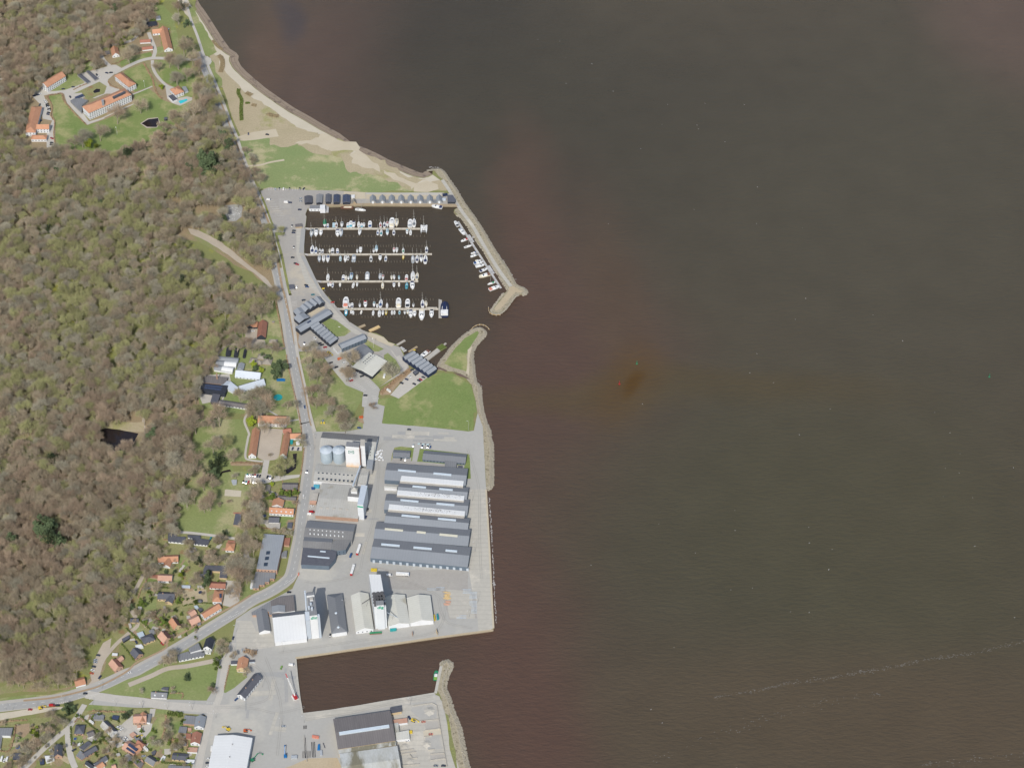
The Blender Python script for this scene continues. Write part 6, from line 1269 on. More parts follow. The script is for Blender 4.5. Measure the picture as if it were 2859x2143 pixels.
# mooring posts, one mesh shared
pm = MB(); pm.cyl(0, 0, -2, 3.0, .22, .2, 6); PM = bpy.data.meshes.new('mooring_post'); PM.from_pydata(pm.v, [], pm.f); PM.materials.append(M['post_wood'])
def posts(y, x0, x1, step, row):
    x = x0
    while x < x1:
        w = W((x, y), WATER_Z); o = bpy.data.objects.new('mooring_post', PM); COL.objects.link(o); o.location = (w.x, w.y, WATER_Z); x += step*rnd.uniform(.9, 1.1)
        o.scale.z = rnd.uniform(.85, 1.1)
        tag(o, 'thin grey mooring post standing in the row %s pontoon' % row, 'post', 'mooring posts '+row+' pontoon')
posts(617, 912, 1088, 8.2, 'north of the top'); posts(613, 1100, 1178, 12.5, 'north of the top'); posts(661.5, 864, 1194, 10.3, 'south of the top')
posts(689, 898, 1206, 7.6, 'north of the second'); posts(733, 886, 1206, 8.4, 'south of the second')
posts(763.5, 906, 1172, 7.8, 'north of the third'); posts(810, 924, 1158, 8.0, 'south of the third')
posts(838.5, 948, 1216, 8.2, 'north of the bottom'); posts(886.8, 1011, 1162, 8.6, 'south of the bottom'); posts(880, 976, 1012, 6.4, 'south of the bottom')
def fender(label, s):
    p = smoothline(WP(s, .4)); c = p[0]; o = empty('fender_arc', (c.x, c.y, WATER_Z)); tag(o, label, 'fender')
    b = MB()
    for a, q in zip(p, p[1:]): b.tube((a.x-c.x, a.y-c.y, 1.6), (q.x-c.x, q.y-c.y, 1.6), .3, n=4); 
    b.ob('rail', 'timber', o); 
    for i in range(0, len(p), 3): b = MB(); b.cyl(p[i].x-c.x, p[i].y-c.y, -1.5, 2.6, .28, n=6); b.ob('pile', 'concrete', o)
fender('curved timber fender round the tip of the grassy spit', 'G 1363,468 1400,430 1450,408 1500,410 1540,430 1568,462')
fender('curved timber fender round the tip of the breakwater arm', 'G 1558,222 1562,260 1585,290 1640,305 1690,298')
# ---------------------------------------------------------------- vehicles (front towards +x)
def car(colr, kind='car'):
    k = (kind, colr)
    if k in PROTO: return PROTO[k], False
    if kind == 'car':
        t = empty('parked_car', (0, 0, 0)); L, w = 4.4, 1.8
        b = MB(); b.prism([(-2.2, -.82), (-2.0, -.9), (1.9, -.9), (2.2, -.7), (2.2, .7), (1.9, .9), (-2.0, .9), (-2.2, .82)], .28, .88, [(-2.15, -.8), (-1.95, -.86), (1.8, -.84), (2.1, -.66), (2.1, .66), (1.8, .84), (-1.95, .86), (-2.15, .8)])
        b.prism([(-1.5, -.66), (.3, -.66), (.3, .66), (-1.5, .66)], 1.36, 1.46, [(-1.4, -.6), (.2, -.6), (.2, .6), (-1.4, .6)]); b.ob('body', paint(colr), t)
        b = MB(); b.prism([(-2.0, -.8), (1.05, -.8), (1.05, .8), (-2.0, .8)], .88, 1.37, [(-1.5, -.66), (.3, -.66), (.3, .66), (-1.5, .66)]); b.ob('window', 'glass', t)
        for x in (-1.3, 1.35):
            for y in (-.82, .82): b = MB(); b.tube((x, y-.1, .32), (x, y+.1, .32), .32, n=10); b.ob('wheel', 'tyre', t)
    elif kind == 'van':
        t = empty('parked_van', (0, 0, 0))
        b = MB(); b.prism([(-3, -1), (1.6, -1), (1.6, 1), (-3, 1)], .4, 2.4, [(-2.95, -.9), (1.5, -.9), (1.5, .9), (-2.95, .9)]); b.prism([(1.6, -1), (3.0, -.9), (3.0, .9), (1.6, 1)], .4, 1.3); b.ob('body', paint(colr), t)
        b = MB(); b.prism([(1.6, -.95), (2.5, -.88), (2.5, .88), (1.6, .95)], 1.3, 2.3, [(1.5, -.85), (1.7, -.8), (1.7, .8), (1.5, .85)]); b.ob('windscreen', 'glass', t)
        for x in (-1.9, 2.0):
            for y in (-.92, .92): b = MB(); b.tube((x, y-.12, .38), (x, y+.12, .38), .38, n=10); b.ob('wheel', 'tyre', t)
    elif kind == 'caravan':
        t = empty('caravan', (0, 0, 0))
        b = MB(); b.prism([(-3, -1.1), (2.6, -1.1), (3.1, -.7), (3.1, .7), (2.6, 1.1), (-3, 1.1)], .5, 2.5, [(-2.8, -1.0), (2.4, -1.0), (2.8, -.6), (2.8, .6), (2.4, 1.0), (-2.8, 1.0)]); b.ob('body', paint(colr), t)
        b = MB(); b.box(-1, -.35, 2.5, -.2, .35, 2.6); b.box(1.1, -.35, 2.5, 1.8, .35, 2.6); b.ob('roof_light', 'glass', t)
        for y in (-1.02, 1.02): b = MB(); b.tube((0, y-.1, .35), (0, y+.1, .35), .35, n=10); b.ob('wheel', 'tyre', t)
    elif kind == 'trailer':
        t = empty('lorry_trailer', (0, 0, 0))
        b = MB(); b.box(-6.6, -1.27, 1.1, 6.8, 1.27, 3.95); b.ob('box', paint('white'), t)
        b = MB(); b.box(-6.8, -1.29, 1.0, -6.58, 1.29, 3.98); b.ob('rear_door', paint(colr), t)
        b = MB(); b.box(-6.6, -1.0, .7, 6.4, 1.0, 1.1); b.ob('chassis', 'tyre', t)
        for x in (-5.2, -4, -2.8):
            for y in (-1.1, 1.1): b = MB(); b.tube((x, y-.15, .5), (x, y+.15, .5), .5, n=10); b.ob('wheel', 'tyre', t)
    PROTO[k] = t; return t, True
ORD_NEAR = ['nearest', 'second nearest', 'third nearest', 'fourth nearest', 'fifth nearest', 'sixth nearest', 'seventh nearest', 'eighth nearest', 'ninth nearest', 'tenth nearest', 'eleventh nearest', 'twelfth nearest', 'thirteenth nearest', 'fourteenth nearest', 'fifteenth nearest', 'sixteenth nearest']
def cars(place, end, data, group=None):
    """place: where; end: thing the cars are counted from; data: [kind] colour REG x,y heading(deg)"""
    for i, t in enumerate([q for q in data.split(';') if q.strip()]):
        q = t.split(); kd = 'car'
        if q[0] in ('van', 'caravan', 'trailer'): kd = q.pop(0)
        c = q[0].replace('_', ' '); p = W(px(' '.join(q[1:3]))[0], .7); pr, new = car(c, kd); o = pr if new else copy_tree(pr)
        o.location = (p.x, p.y, ground_z(p.x, p.y)+.01); o.rotation_euler.z = math.radians(float(q[3])); sc_ = rnd.uniform(.97, 1.05); o.scale = (sc_, sc_, sc_)
        nm = {'car': 'car', 'van': 'van', 'caravan': 'caravan', 'trailer': 'lorry trailer'}[kd]
        tag(o, '%s %s%s, %s from %s' % (c if kd != 'trailer' else 'white box', nm, ' '+place, nth(i), end), nm, group or 'vehicles '+place)
cars('in the row by the beach meadow', 'the west', 'silver E 1112,495 95; black E 1155,490 90; white E 1200,490 90; black E 1266,490 90; black E 1376,490 90; dark_grey E 1420,488 60')
cars('in the upper harbour car park', 'the north-west', 'van white E 1045,612 -10; van white E 1234,636 0; dark_blue E 1272,638 0; silver E 1390,595 5; silver E 1388,622 -15; dark_blue E 1376,714 0; dark_grey E 1293,890 90; dark_grey E 1314,941 0; dark_blue E 1308,963 0')
cars('in the long harbour car park', 'the north', 'dark_grey E 1312,1118 90; black E 1300,1228 0; black E 1330,1292 -10; red E 1348,1302 -20; black E 1445,1526 -15; blue E 1454,1545 -5; white E 1343,1550 90; teal E 1517,1628 10; dark_grey F 1417,145 15')
cars('in front of the marina centre', 'the north-west', 'white F 1538,555 -45; dark_blue F 1425,612 90; black F 1589,612 25; black F 1616,627 25; red F 1649,653 15; van orange F 1812,778 30; white F 1858,815 30; black F 1712,820 30; black F 1770,868 30; black F 1903,856 25')
cars('in the car park below the pale sports hall', 'the north', 'black G 53,854 20; white G 5,820 30; white G 142,927 35; black G 194,964 25; white G 68,992 20; red G 80,1012 25; black G 232,1171 0; caravan white G 437,966 80')
cars('in front of the boathouse row', 'the north', 'dark_grey G 735,897 25; white G 707,968 -30; dark_blue G 676,998 -25; black G 622,1038 -25; red G 827,1000 -30; dark_grey G 808,1012 -30; dark_grey G 857,976 -25; black G 758,1048 -30; caravan white G 484,1125 -45')
cars('on the broad street by the big meadow', 'the east', 'dark_grey G 703,1538 -5; blue G 165,1520 -5')
cars('on the coast road', 'the north', 'blue F 1429,1294 -80; dark_blue H 1453,565 88; white H 1416,828 95; black J 697,343 5; white M 1646,448 38; black M 1088,708 0; black M 733,858 5')
cars('in the manor parking row nearer the moat', 'the west', 'teal H 812,602 90; white H 838,602 88; dark_grey H 870,604 92; red H 895,605 90; dark_blue H 921,609 80; black H 947,611 78; black H 1028,620 75; blue H 1056,625 90; black H 1086,629 75')
cars('in the manor parking row nearer the trees', 'the west', 'black H 770,673 90; teal H 798,680 90; red H 825,677 80; van cream H 850,666 90; white H 878,676 90; silver H 905,676 90; silver H 990,668 0')
cars('beside the manor east wing', 'the west', 'dark_blue H 1300,316 75; dark_blue H 1358,322 80')
cars('under the trees in the lane by the field', 'the west', 'teal L 1460,248 75; dark_grey L 1665,255 5; blue L 1968,572 -10')
cars('in the west car park of the hospital park', 'the north', 'white A 485,1085 30; white A 495,1103 30; black A 508,1122 25; black A 512,1140 25; white A 520,1155 25; black A 528,1175 20; white A 535,1195 -40; black A 522,1212 -20; dark_blue A 516,1230 -20; dark_grey A 428,1128 80; dark_blue A 440,1300 60; red A 558,1488 -30; black A 555,1535 0; black A 553,1555 0')
cars('around the hospital park drive', 'the east', 'black A 1195,782 15; dark_blue A 1150,785 -20; black A 1042,805 -60; white A 1062,826 -30; dark_grey A 787,935 10; black A 755,1042 -60; dark_grey A 680,957 10; white A 430,1012 20; dark_blue A 408,1020 20; dark_blue A 370,1030 20; blue A 482,850 60')
cars('by the cottage and garages in the park', 'the east', 'silver A 1495,250 -30; silver A 1100,652 0')
cars('near the north-end home building', 'the north', 'silver A 1815,316 80; dark_blue A 1820,390 80; dark_blue A 1838,458 80')
cars('on the gravel lot beside the beach', 'the west', 'dark_blue B 823,1440 95; black B 1026,1448 -8')
cars('beside the rust-roofed barn', 'the barn', 'black F 976,618 80; white F 868,478 0')
cars('at the industrial offices', 'the west', 'silver I 747,168 85; dark_blue I 843,180 85; black I 903,184 85; blue I 931,186 80; black I 617,310 80; white I 662,318 85')
cars('parked against the mill', 'the north', 'black I 258,856 80; dark_blue I 237,940 75; white H 1505,935 0')
cars('at the road edge of the mill', 'the north', 'van red H 1505,1000 0; van white H 1488,1024 0')
cars('on the asphalt south of the workshop hall', 'the north', 'trailer red I 160,1300 78; trailer red I 95,1520 80; van blue I 77,1350 75; trailer bright_blue I 634,1562 175; van white I 490,1566 0')
cars('on the south quay and square', 'the east', 'dark_grey J 1240,912 88; silver J 118,1100 85; silver J 76,1110 85; van white J 732,1308 -5; lime J 595,1340 75; dark_blue L 1757,1567 80; blue N 1278,782 50')
cars('along the gravel parking under the wood', 'the north', 'dark_grey M 1253,218 -10; silver M 1218,280 -5; silver M 1214,308 -5; dark_grey M 1196,363 -10; white M 1178,408 -10; orange M 1168,448 -10; dark_blue M 1273,500 65')
cars('in the gardens above the coast road', 'the west', 'dark_blue L 476,1618 -60; dark_blue L 972,1518 -70; red L 820,1640 -45; van blue L 427,965 60')
cars('in the town block by the side street', 'the north', 'caravan white M 1168,1076 -40; white M 1550,1165 45; van white M 1020,1358 35; dark_grey M 944,1428 40; white M 1608,1275 -40; white M 1590,1305 -40; white M 1510,1138 -20')
cars('by the roadworks', 'the west', 'red M 385,912 0; van red M 665,862 0')
cars('on the bottom-left corner plot', 'the west', 'van white M 25,1540 85; white M 55,1560 80; van white M 92,1545 85')
cars('beside the caravan lawn', 'the west', 'caravan white N 125,1418 -45; silver N 95,1505 10')
cars('beside the big white hall', 'the north', 'white N 925,1538 0; dark_grey N 912,1592 0; white N 912,1640 0; van white N 965,1410 88; silver N 1880,1128 0')
cars('among the store yard bays', 'the north', 'dark_blue O 1428,985 -60; salmon O 1602,1035 10; salmon O 1693,1188 5; grey O 1755,1578 0; dark_grey O 1850,1578 0; white O 1410,1270 5')
def container(label, s, h, c, cat='container', name='container', lid=None):
    o = P(name, label, cat, s, h, paint(c).name, paint(lid or c).name); return o
container('yellow open container north of the longer dlg tower', 'U 575,190 698,195 692,235 570,230', 2.6, 'yellow')
container('teal covered container in front of the eastern hall gate', 'K 612,822 692,815 695,838 612,848', 2.4, 'turquoise')
container('long brown and green skip at the foot of the longer dlg tower', 'K 345,868 500,858 500,880 340,890', 2.0, 'brown', lid='green')
container('yellow skip at the corner of the easternmost beige hall', 'K 1183,640 1200,636 1212,700 1192,708', 2.4, 'yellow')
container('pale teal boat-shaped container beside the yellow skip', 'K 1225,628 1245,624 1258,690 1232,698', 2.4, 'teal')
container('small blue tank wagon at the mill road front', 'H 1530,700 1588,702 1585,728 1525,726', 2.8, 'cyan')
container('blue barrel-shaped tank beside the mill road', 'H 1500,728 1535,728 1538,745 1502,745', 2.4, 'blue')
container('orange skip in the quay yard', 'O 230,1195 312,1208 308,1232 226,1220', 2.2, 'salmon')
container('bright blue skip among the dark pipes', 'O 300,1312 322,1310 325,1372 292,1375', 2.2, 'bright blue')
container('pale skip among the dark pipes', 'O 325,1385 352,1385 355,1442 325,1442', 2.0, 'silver')
container('white container in the yard near the blue crane', 'N 1978,1495 2052,1492 2052,1525 1976,1528', 2.6, 'silver')
container('yellow-brown skip by the rust-stained sheds', 'O 1422,1142 1462,1138 1465,1165 1425,1168', 2.2, 'yellow')
container('small container wagon in the paved parking by the marina play yard', 'G 165,1392 205,1388 208,1402 168,1406', 2.0, 'orange')
container('rust container on the roadside verge near the workshop hall', 'J 815,85 832,82 826,115 812,118', 1.5, 'salmon')
# ---------------------------------------------------------------- trees
def bare_tree(seed, ntw, tww, twig, spread=.42, hgt=16.0):
    """trunk + limbs mesh, and a crown mesh of fine twigs.  16 m high, crown about 11 m wide"""
    R_ = random.Random(seed); tb = MB(); tw = []; tips = []
    def grow(p, d, ln, rad, lev):
        q = p+d*ln
        if rad > .03: tb.tube(p, q, rad, rad*.62, 5 if lev < 2 else 3)
        if lev >= 4: tips.append((q, d)); return
        if lev >= 2: tips.append((p.lerp(q, .6), d))
        n = (5, 4, 3, 3)[lev]
        for i in range(n):
            a = R_.uniform(0, math.tau); tilt = R_.uniform(.35, .85) if lev else R_.uniform(.3, .95)
            u = d.orthogonal().normalized(); w = d.cross(u); side = u*math.cos(a)+w*math.sin(a)
            nd = (d*math.cos(tilt)+side*math.sin(tilt)+Vector((0, 0, .12))).normalized()
            grow(p.lerp(q, R_.uniform(.7, 1)), nd, ln*R_.uniform(.56, .76), rad*.55, lev+1)
    grow(Vector((0, 0, -.3)), Vector((R_.uniform(-.06, .06), R_.uniform(-.06, .06), 1)).normalized(), hgt*.36, .34, 0)
    vs = []; fs = []
    for k in range(ntw):
        q, d = tips[k % len(tips)]
        nd = (d+Vector((R_.gauss(0, .5), R_.gauss(0, .5), R_.gauss(.1, .4)))).normalized(); ln = R_.uniform(1.2, 3.2)
        a = q+Vector((R_.gauss(0, .5), R_.gauss(0, .5), R_.gauss(0, .5))); b = a+nd*ln
        s = nd.cross(Vector((R_.gauss(0, 1), R_.gauss(0, 1), R_.gauss(0, 1)))).normalized()*tww
        i = len(vs); vs += [a-s, a+s, b]; fs.append((i, i+1, i+2))
    return tb, (vs, fs)
def leafy_tree(seed, n, leaf, rx=4.5, rz=5.5, cz=8.0, cone=False, size=.75):
    R_ = random.Random(seed); tb = MB(); tb.tube((0, 0, -.3), (0, 0, cz), .35, .15, 6); vs = []; fs = []
    cl = [Vector((R_.gauss(0, .5), R_.gauss(0, .5), R_.gauss(0, .5))) for _ in range(14)]
    for k in range(n):
        if cone:
            t = R_.random()**.7; z = 1+(cz+rz-1)*(1-t); rr = rx*t*R_.uniform(.5, 1.05); a = R_.uniform(0, math.tau); p = Vector((rr*math.cos(a), rr*math.sin(a), z))
        else:
            c = R_.choice(cl); v = Vector((R_.gauss(0, 1), R_.gauss(0, 1), R_.gauss(0, 1))).normalized()*R_.uniform(.25, .45)
            p = Vector(((c.x+v.x)*rx, (c.y+v.y)*rx, cz+(c.z+v.z)*rz))
        u = Vector((R_.gauss(0, 1), R_.gauss(0, 1), R_.gauss(0, .6))).normalized(); w = u.orthogonal().normalized()*size*R_.uniform(.5, 1); u *= size*R_.uniform(.5, 1)
        i = len(vs); vs += [p-u, p+w, p+u, p-w]; fs.append((i, i+1, i+2, i+3))
    return tb, (vs, fs)
def tree_meshes(kind, data, twig):
    tb, (vs, fs) = data
    mt = bpy.data.meshes.new(kind+'_trunk'); mt.from_pydata(tb.v, [], tb.f); mt.materials.append(M['bark']); mt.update()
    mc = bpy.data.meshes.new(kind+'_crown'); mc.from_pydata([tuple(v) for v in vs], [], fs); mc.materials.append(M[twig]); mc.update()
    return mt, mc
TM = {}
for tw_ in ('twig_brown', 'twig_grey', 'twig_green', 'twig_red'):
    TM[tw_] = [tree_meshes('bare', bare_tree(11+i*7+len(tw_)*3, 2000, .05, tw_), tw_) for i in range(2)]
TM['dark'] = [tree_meshes('evergreen', leafy_tree(5+i, 1300, 'leaf_dark', 4.6, 6, 9), 'leaf_dark') for i in range(2)]
TM['fir'] = [tree_meshes('fir', leafy_tree(9+i, 1300, 'leaf_dark', 4.2, 4, 11, True), 'leaf_dark') for i in range(2)]
TM['mid'] = [tree_meshes('leafy', leafy_tree(15+i, 1100, 'leaf_mid', 4.6, 4.6, 6.5), 'leaf_mid') for i in range(2)]
TM['bright'] = [tree_meshes('leafy', leafy_tree(25+i, 1100, 'leaf_bright', 4.2, 6, 8), 'leaf_bright') for i in range(2)]
NAMES = {'twig_brown': 'bare_tree', 'twig_grey': 'bare_tree', 'twig_green': 'bare_tree', 'twig_red': 'bare_tree', 'dark': 'evergreen_tree', 'fir': 'fir_tree', 'mid': 'leafy_tree', 'bright': 'leafy_tree'}
def tree(kind, x, y, s, sz=None, label=None, group=None, i=None):
    mt, mc = TM[kind][rnd.randrange(len(TM[kind])) if i is None else i]
    t = empty(NAMES[kind], (x, y, 0), rnd.uniform(0, 6.28)); t.scale = (s, s, sz or s)
    a = bpy.data.objects.new('trunk', mt); COL.objects.link(a); a.parent = t
    a = bpy.data.objects.new('crown', mc); COL.objects.link(a); a.parent = t
    return tag(t, label, 'tree', group)
# free-standing trees: crown centre and radius in photo places
LAND = {}
def grove(lm, desc, kind, data, group):
    """lm: the landmark the trees are counted from"""
    pts = []
    for t in data.split(';'):
        q = t.split()
        if not q: continue
        r_ = float(q[2])/REG[q[0]][2]; p = px(q[0]+' '+q[1])[0]; pts.append((p, r_))
    for i, (p, r_) in enumerate(pts):
        mpp = (W((p[0]+1, p[1]))-W(p)).length; R_m = r_*mpp; s = R_m/(4.9 if kind.startswith('twig') else 4.8); cz = (10.5 if kind.startswith('twig') else 8)*s
        w = W(p, cz)
        k = kind if kind != 'twig' else ('twig_brown', 'twig_grey', 'twig_brown', 'twig_red')[i % 4]
        tree(k, w.x, w.y, s, s*rnd.uniform(.9, 1.08), '%s, %s from %s' % (desc, nth(i), lm), group)
grove('the white cottage', 'bare round-crowned tree on the park lawn', 'twig', 'A 1375,560 75; A 1440,505 45; A 1700,690 50; A 1815,630 60; A 1905,640 60; A 1895,825 60; A 1500,1100 72; A 1245,1190 85; A 1065,1400 72; A 870,1455 80; A 790,1500 60; A 1880,1235 55; A 1720,1330 30', 'park trees')
grove('the villa', 'bare tree between the villa and the coast road', 'twig', 'B 290,930 60; B 380,1000 80; B 220,1180 85; B 330,1090 85; B 40,1240 55; B 55,830 52; B 155,790 55; B 285,700 60; B 215,600 65; B 60,640 65; B 120,480 80; B 60,60 50; B 140,60 35; B 60,180 50', 'trees by the villa')
grove('the north', 'dark evergreen clump beside the narrow coast path', 'dark', 'B 165,250 30; B 95,60 35; B 180,430 25', 'coast path evergreens')
grove('the white cottage', 'bright green tall tree at the wood edge', 'bright', 'A 1310,455 35; A 1190,320 42; A 1200,400 42; A 940,1540 45; A 1030,1570 28; A 1740,930 25', 'bright green park trees')
grove('the roundabout lawn', 'bare shrub clump on the meadow edge', 'twig', 'E 800,60 38; E 850,140 42; E 870,185 38; E 910,290 42; E 940,360 50', 'meadow shrubs')
grove('the grass island', 'fresh green willow in the harbour car park', 'twig_green', 'E 1190,930 42', 'car park willow')
grove('the marina centre', 'bare tree in the belt between road and car park', 'twig', 'F 1445,680 42; F 1490,620 50; F 1570,690 60; F 1620,740 55; F 1450,810 45; F 1510,860 60; F 1600,830 60; F 1650,900 60; F 1480,930 55; F 1560,960 50; F 1640,1000 60; F 1500,1110 60; F 1570,1100 55; F 1650,1080 50; F 1620,1180 60; F 1700,1240 55; F 1550,1250 45; F 1720,1330 55; F 1830,1310 50; F 1510,1220 40; F 1870,1420 75; F 1860,1490 60; G 20,1390 70; F 1890,930 65; F 1830,1000 0.1', 'belt trees by the marina')
grove('the dark sports hall', 'bare tree growing beside the sports halls', 'twig', 'G 55,745 85; G 510,850 88; G 20,930 62; G 310,1272 34', 'sports hall trees')
grove('the long barn', 'bare tree in the museum grounds', 'twig', 'F 950,215 85; F 890,240 55; F 700,640 55; F 800,600 55; F 860,640 50; F 930,625 50; F 1070,630 60; F 1130,660 40; F 725,1155 58; F 850,1180 70; F 950,1180 85; F 1020,1220 85; F 900,1290 80; F 980,1290 80; F 860,1350 50; F 500,1365 95; F 380,1470 40; F 440,1490 30; F 985,1480 62; F 1190,1470 70; F 1240,1270 40; F 1330,1262 38; F 240,1450 90; F 180,1400 80', 'museum trees')
grove('the thatched houses', 'dark round evergreen in the museum garden', 'dark', 'F 1150,880 62; F 1135,925 45; F 905,880 28; F 1030,760 28; F 975,735 20', 'museum evergreens')
grove('the lane', 'pale yellow-green tree at the wood edge by the huts', 'twig_green', 'F 465,630 80; F 420,570 55; H 560,240 65; H 600,190 45; H 1220,440 68; H 1095,560 55; H 1160,585 40; H 910,1230 68; H 390,820 70', 'yellow-green trees')
grove('the yellow bush', 'yellow-leaved garden bush', 'bright', 'F 880,845 28; F 970,895 26; F 850,1460 44; H 1080,700 20; L 500,1370 0.1; L 850,1250 20; L 1065,730 40; M 440,1190 50', 'yellow bushes')
grove('the manor', 'broad bare tree on the field west of the manor', 'twig', 'H 430,250 80; H 500,230 60; H 655,355 66; H 250,440 88; H 90,270 110; H 60,430 100; H 110,580 90; H 330,660 75; H 430,680 55; H 150,820 85; H 230,830 60; H 400,880 75; H 340,920 60; H 685,605 28; H 520,915 22; H 610,880 20; H 40,700 70; H 20,900 60', 'field trees')
grove('the field', 'dark conifer on the field west of the manor moat', 'dark', 'H 430,520 62; H 490,450 62; H 450,590 50', 'field conifers')
grove('the moat', 'large bare tree in the dense row behind the white inn', 'twig', 'H 890,735 75; H 940,760 60; H 850,830 70; H 920,850 75; H 810,930 60; H 880,960 85; H 940,930 55; H 800,1040 60; H 870,1060 80; H 920,1090 60; H 780,1130 60; H 850,1150 65; H 760,1280 70; H 820,1250 60; H 870,1380 65; H 900,1340 50; H 720,1500 80; H 790,1560 85; H 680,1590 70; H 760,1630 80; H 870,560 40; H 910,520 35; H 790,1400 45', 'dense row of trees')
grove('the white inn', 'low green garden shrub by the inn gardens', 'mid', 'H 1070,820 42; H 1180,790 30; H 1250,790 30; H 1320,780 30; H 1270,830 20; L 530,1095 48; L 845,1345 48; L 595,1345 28; L 1255,1085 28; L 995,1190 28; L 1018,1070 32; N 1035,320 52; M 440,1195 52; F 1150,730 0.1', 'green garden shrubs')
grove('the manor court', 'bare tree beside the coast road hedge', 'twig', 'H 1390,200 40; H 1400,260 40; H 1060,380 20; H 1320,890 28; H 1180,1200 35; H 1250,1210 35; H 1110,1190 30', 'roadside bare trees')
grove('the black bungalows', 'bare tree in the gardens below the field', 'twig', 'L 1180,320 58; L 1140,290 45; L 1600,230 70; L 1540,280 40; L 1200,440 70; L 1240,500 50; L 1420,500 85; L 1470,440 60; L 1560,520 50; L 1640,500 50; L 1230,780 78; L 1290,740 45; L 700,890 70; L 620,880 50; L 1010,900 60; L 1050,960 45; L 800,400 60; L 730,590 70; L 680,680 55; L 640,640 55; L 760,500 45; L 1780,560 110; L 1860,640 95; L 1800,720 100; L 1720,640 85; L 1920,740 80; L 1760,880 70; L 1820,950 70; L 1700,960 50; L 1680,260 0.1; L 730,1370 38; L 700,1250 50; L 850,1230 45; L 640,1240 40; L 480,1210 50; L 540,330 60; L 600,240 40', 'garden trees')
grove('the U-shaped house', 'dark conifer in the gardens', 'dark', 'L 1310,550 44; L 1420,760 48; L 1400,840 50; L 1430,690 30; L 1000,470 0.1; L 640,440 35; L 700,690 25; L 870,690 25; L 980,690 25; L 1080,700 25; L 410,1160 30; L 1640,190 35; L 1500,450 28', 'garden conifers')
grove('the inn', 'bare tree on the roadside green', 'twig', 'N 410,230 75; N 470,190 55; N 340,290 55; N 430,290 45; N 1100,60 60; N 1080,140 65; N 1130,180 50; N 960,650 45; N 470,630 26; N 470,680 26; N 1250,215 36; N 1480,200 40; N 1400,430 48; N 60,672 30; N 1220,240 25', 'roadside green trees')
grove('the inn', 'small dark conifer on the roadside green', 'dark', 'N 655,480 24; N 645,520 34; N 972,610 25; M 850,890 45; M 928,905 36; M 860,940 45; M 1590,1000 42; M 1655,950 26', 'small conifers')
grove('the harbour street', 'bare scrub tree in the town block', 'twig', 'M 650,970 60; M 560,1250 70; M 500,1180 50; M 640,1200 60; M 400,1330 60; M 330,1420 60; M 300,1330 40; M 480,1350 60; M 700,1050 60; M 800,1080 55; M 330,1550 50; M 100,1630 60; M 240,1620 60; M 1225,1230 48; M 1610,1595 68; M 1490,1290 38; M 1365,1420 22; M 1480,1250 28; M 1420,1380 45; M 1320,1440 35; M 60,1080 30; N 400,1150 45; N 410,1220 45; N 390,1080 45; N 380,1270 40; N 255,1320 50; N 210,1290 35; N 560,1260 45; N 480,1400 40; N 520,1380 40; N 590,1350 40; M 1390,1180 38; M 1700,1530 30; M 650,1440 22; N 620,1600 26; M 1260,1560 30; M 1440,1500 26; M 1370,1300 30; M 950,1360 26; M 1140,1010 24', 'town block scrub trees')
R2 = random.Random(23); SH = {}
for kd, l_, g_, regs, n_ in (('mid', 'small round green shrub, one of many in the town block gardens', 'town garden shrubs', ('M 960,950 1827,1640', 'N 40,1000 740,1640'), 26), ('twig_brown', 'small bare bush, one of many in the hillside gardens', 'hillside garden bushes', ('L 560,300 1600,1150', 'L 420,1200 1300,1600'), 24), ('mid', 'low green shrub, one of many in the hillside gardens', 'hillside green shrubs', ('L 560,300 1600,1150', 'L 420,1200 1300,1600'), 20), ('twig_grey', 'leafless scrub bush on the wild plot near the bottom-left corner', 'wild plot scrub', ('M 150,1090 860,1600',), 34)):
    for s_ in regs:
        q_ = px(s_); 
        for k in range(n_): p = (R2.uniform(q_[0][0], q_[1][0]), R2.uniform(q_[0][1], q_[1][1])); w = W(p); tree(kd, w.x, w.y, R2.uniform(.2, .42) if kd != 'mid' else R2.uniform(.22, .4), None, l_, g_)
# ---- the wood: 300 bare trees in all as things (nearest ones), the rest as one mass
poly = [(x/.7737, y/.7737) for x, y in ((-60,-60),(335,-60),(330,25),(300,70),(255,90),(222,100),(215,138),(188,150),(150,155),(105,150),(85,185),(50,215),(48,320),(110,325),(118,312),(155,330),(178,322),(225,335),(262,318),(330,305),(352,270),(400,258),(425,215),(420,160),(445,165),(470,215),(490,265),(512,330),(540,395),(560,440),(580,490),(592,560),(600,620),(596,650),(560,648),(545,690),(505,735),(470,745),(450,790),(430,820),(422,860),(430,885),(405,905),(410,960),(395,1000),(392,1060),(375,1110),(385,1145),(340,1150),(322,1185),(318,1230),(290,1290),(268,1330),(240,1360),(205,1375),(180,1400),(168,1440),(150,1468),(70,1478),(0,1462),(-60,1462))]
holes = [[(x/.7737, y/.7737) for x, y in q] for q in (
    ((212,908),(240,905),(318,912),(312,950),(292,980),(272,955),(250,988),(216,960)), ((392,478),(432,484),(485,515),(545,562),(600,580),(604,632),(545,612),(495,588),(435,556),(395,530)),
    ((484,436),(532,436),(532,488),(488,490)), ((0,1385),(50,1382),(50,1400),(0,1402)), ((180,440),(192,440),(192,478),(180,478)), ((-60,-60),(-10,-60),(-10,1500),(-60,1500)),
    ((245,902),(300,902),(316,912),(290,922)), ((405,440),(480,430),(482,462),(430,470),(405,485)),((302,960),(312,960),(312,1330),(270,1335),(300,1200)), ((340,1160),(352,1160),(352,1180),(340,1180)))]
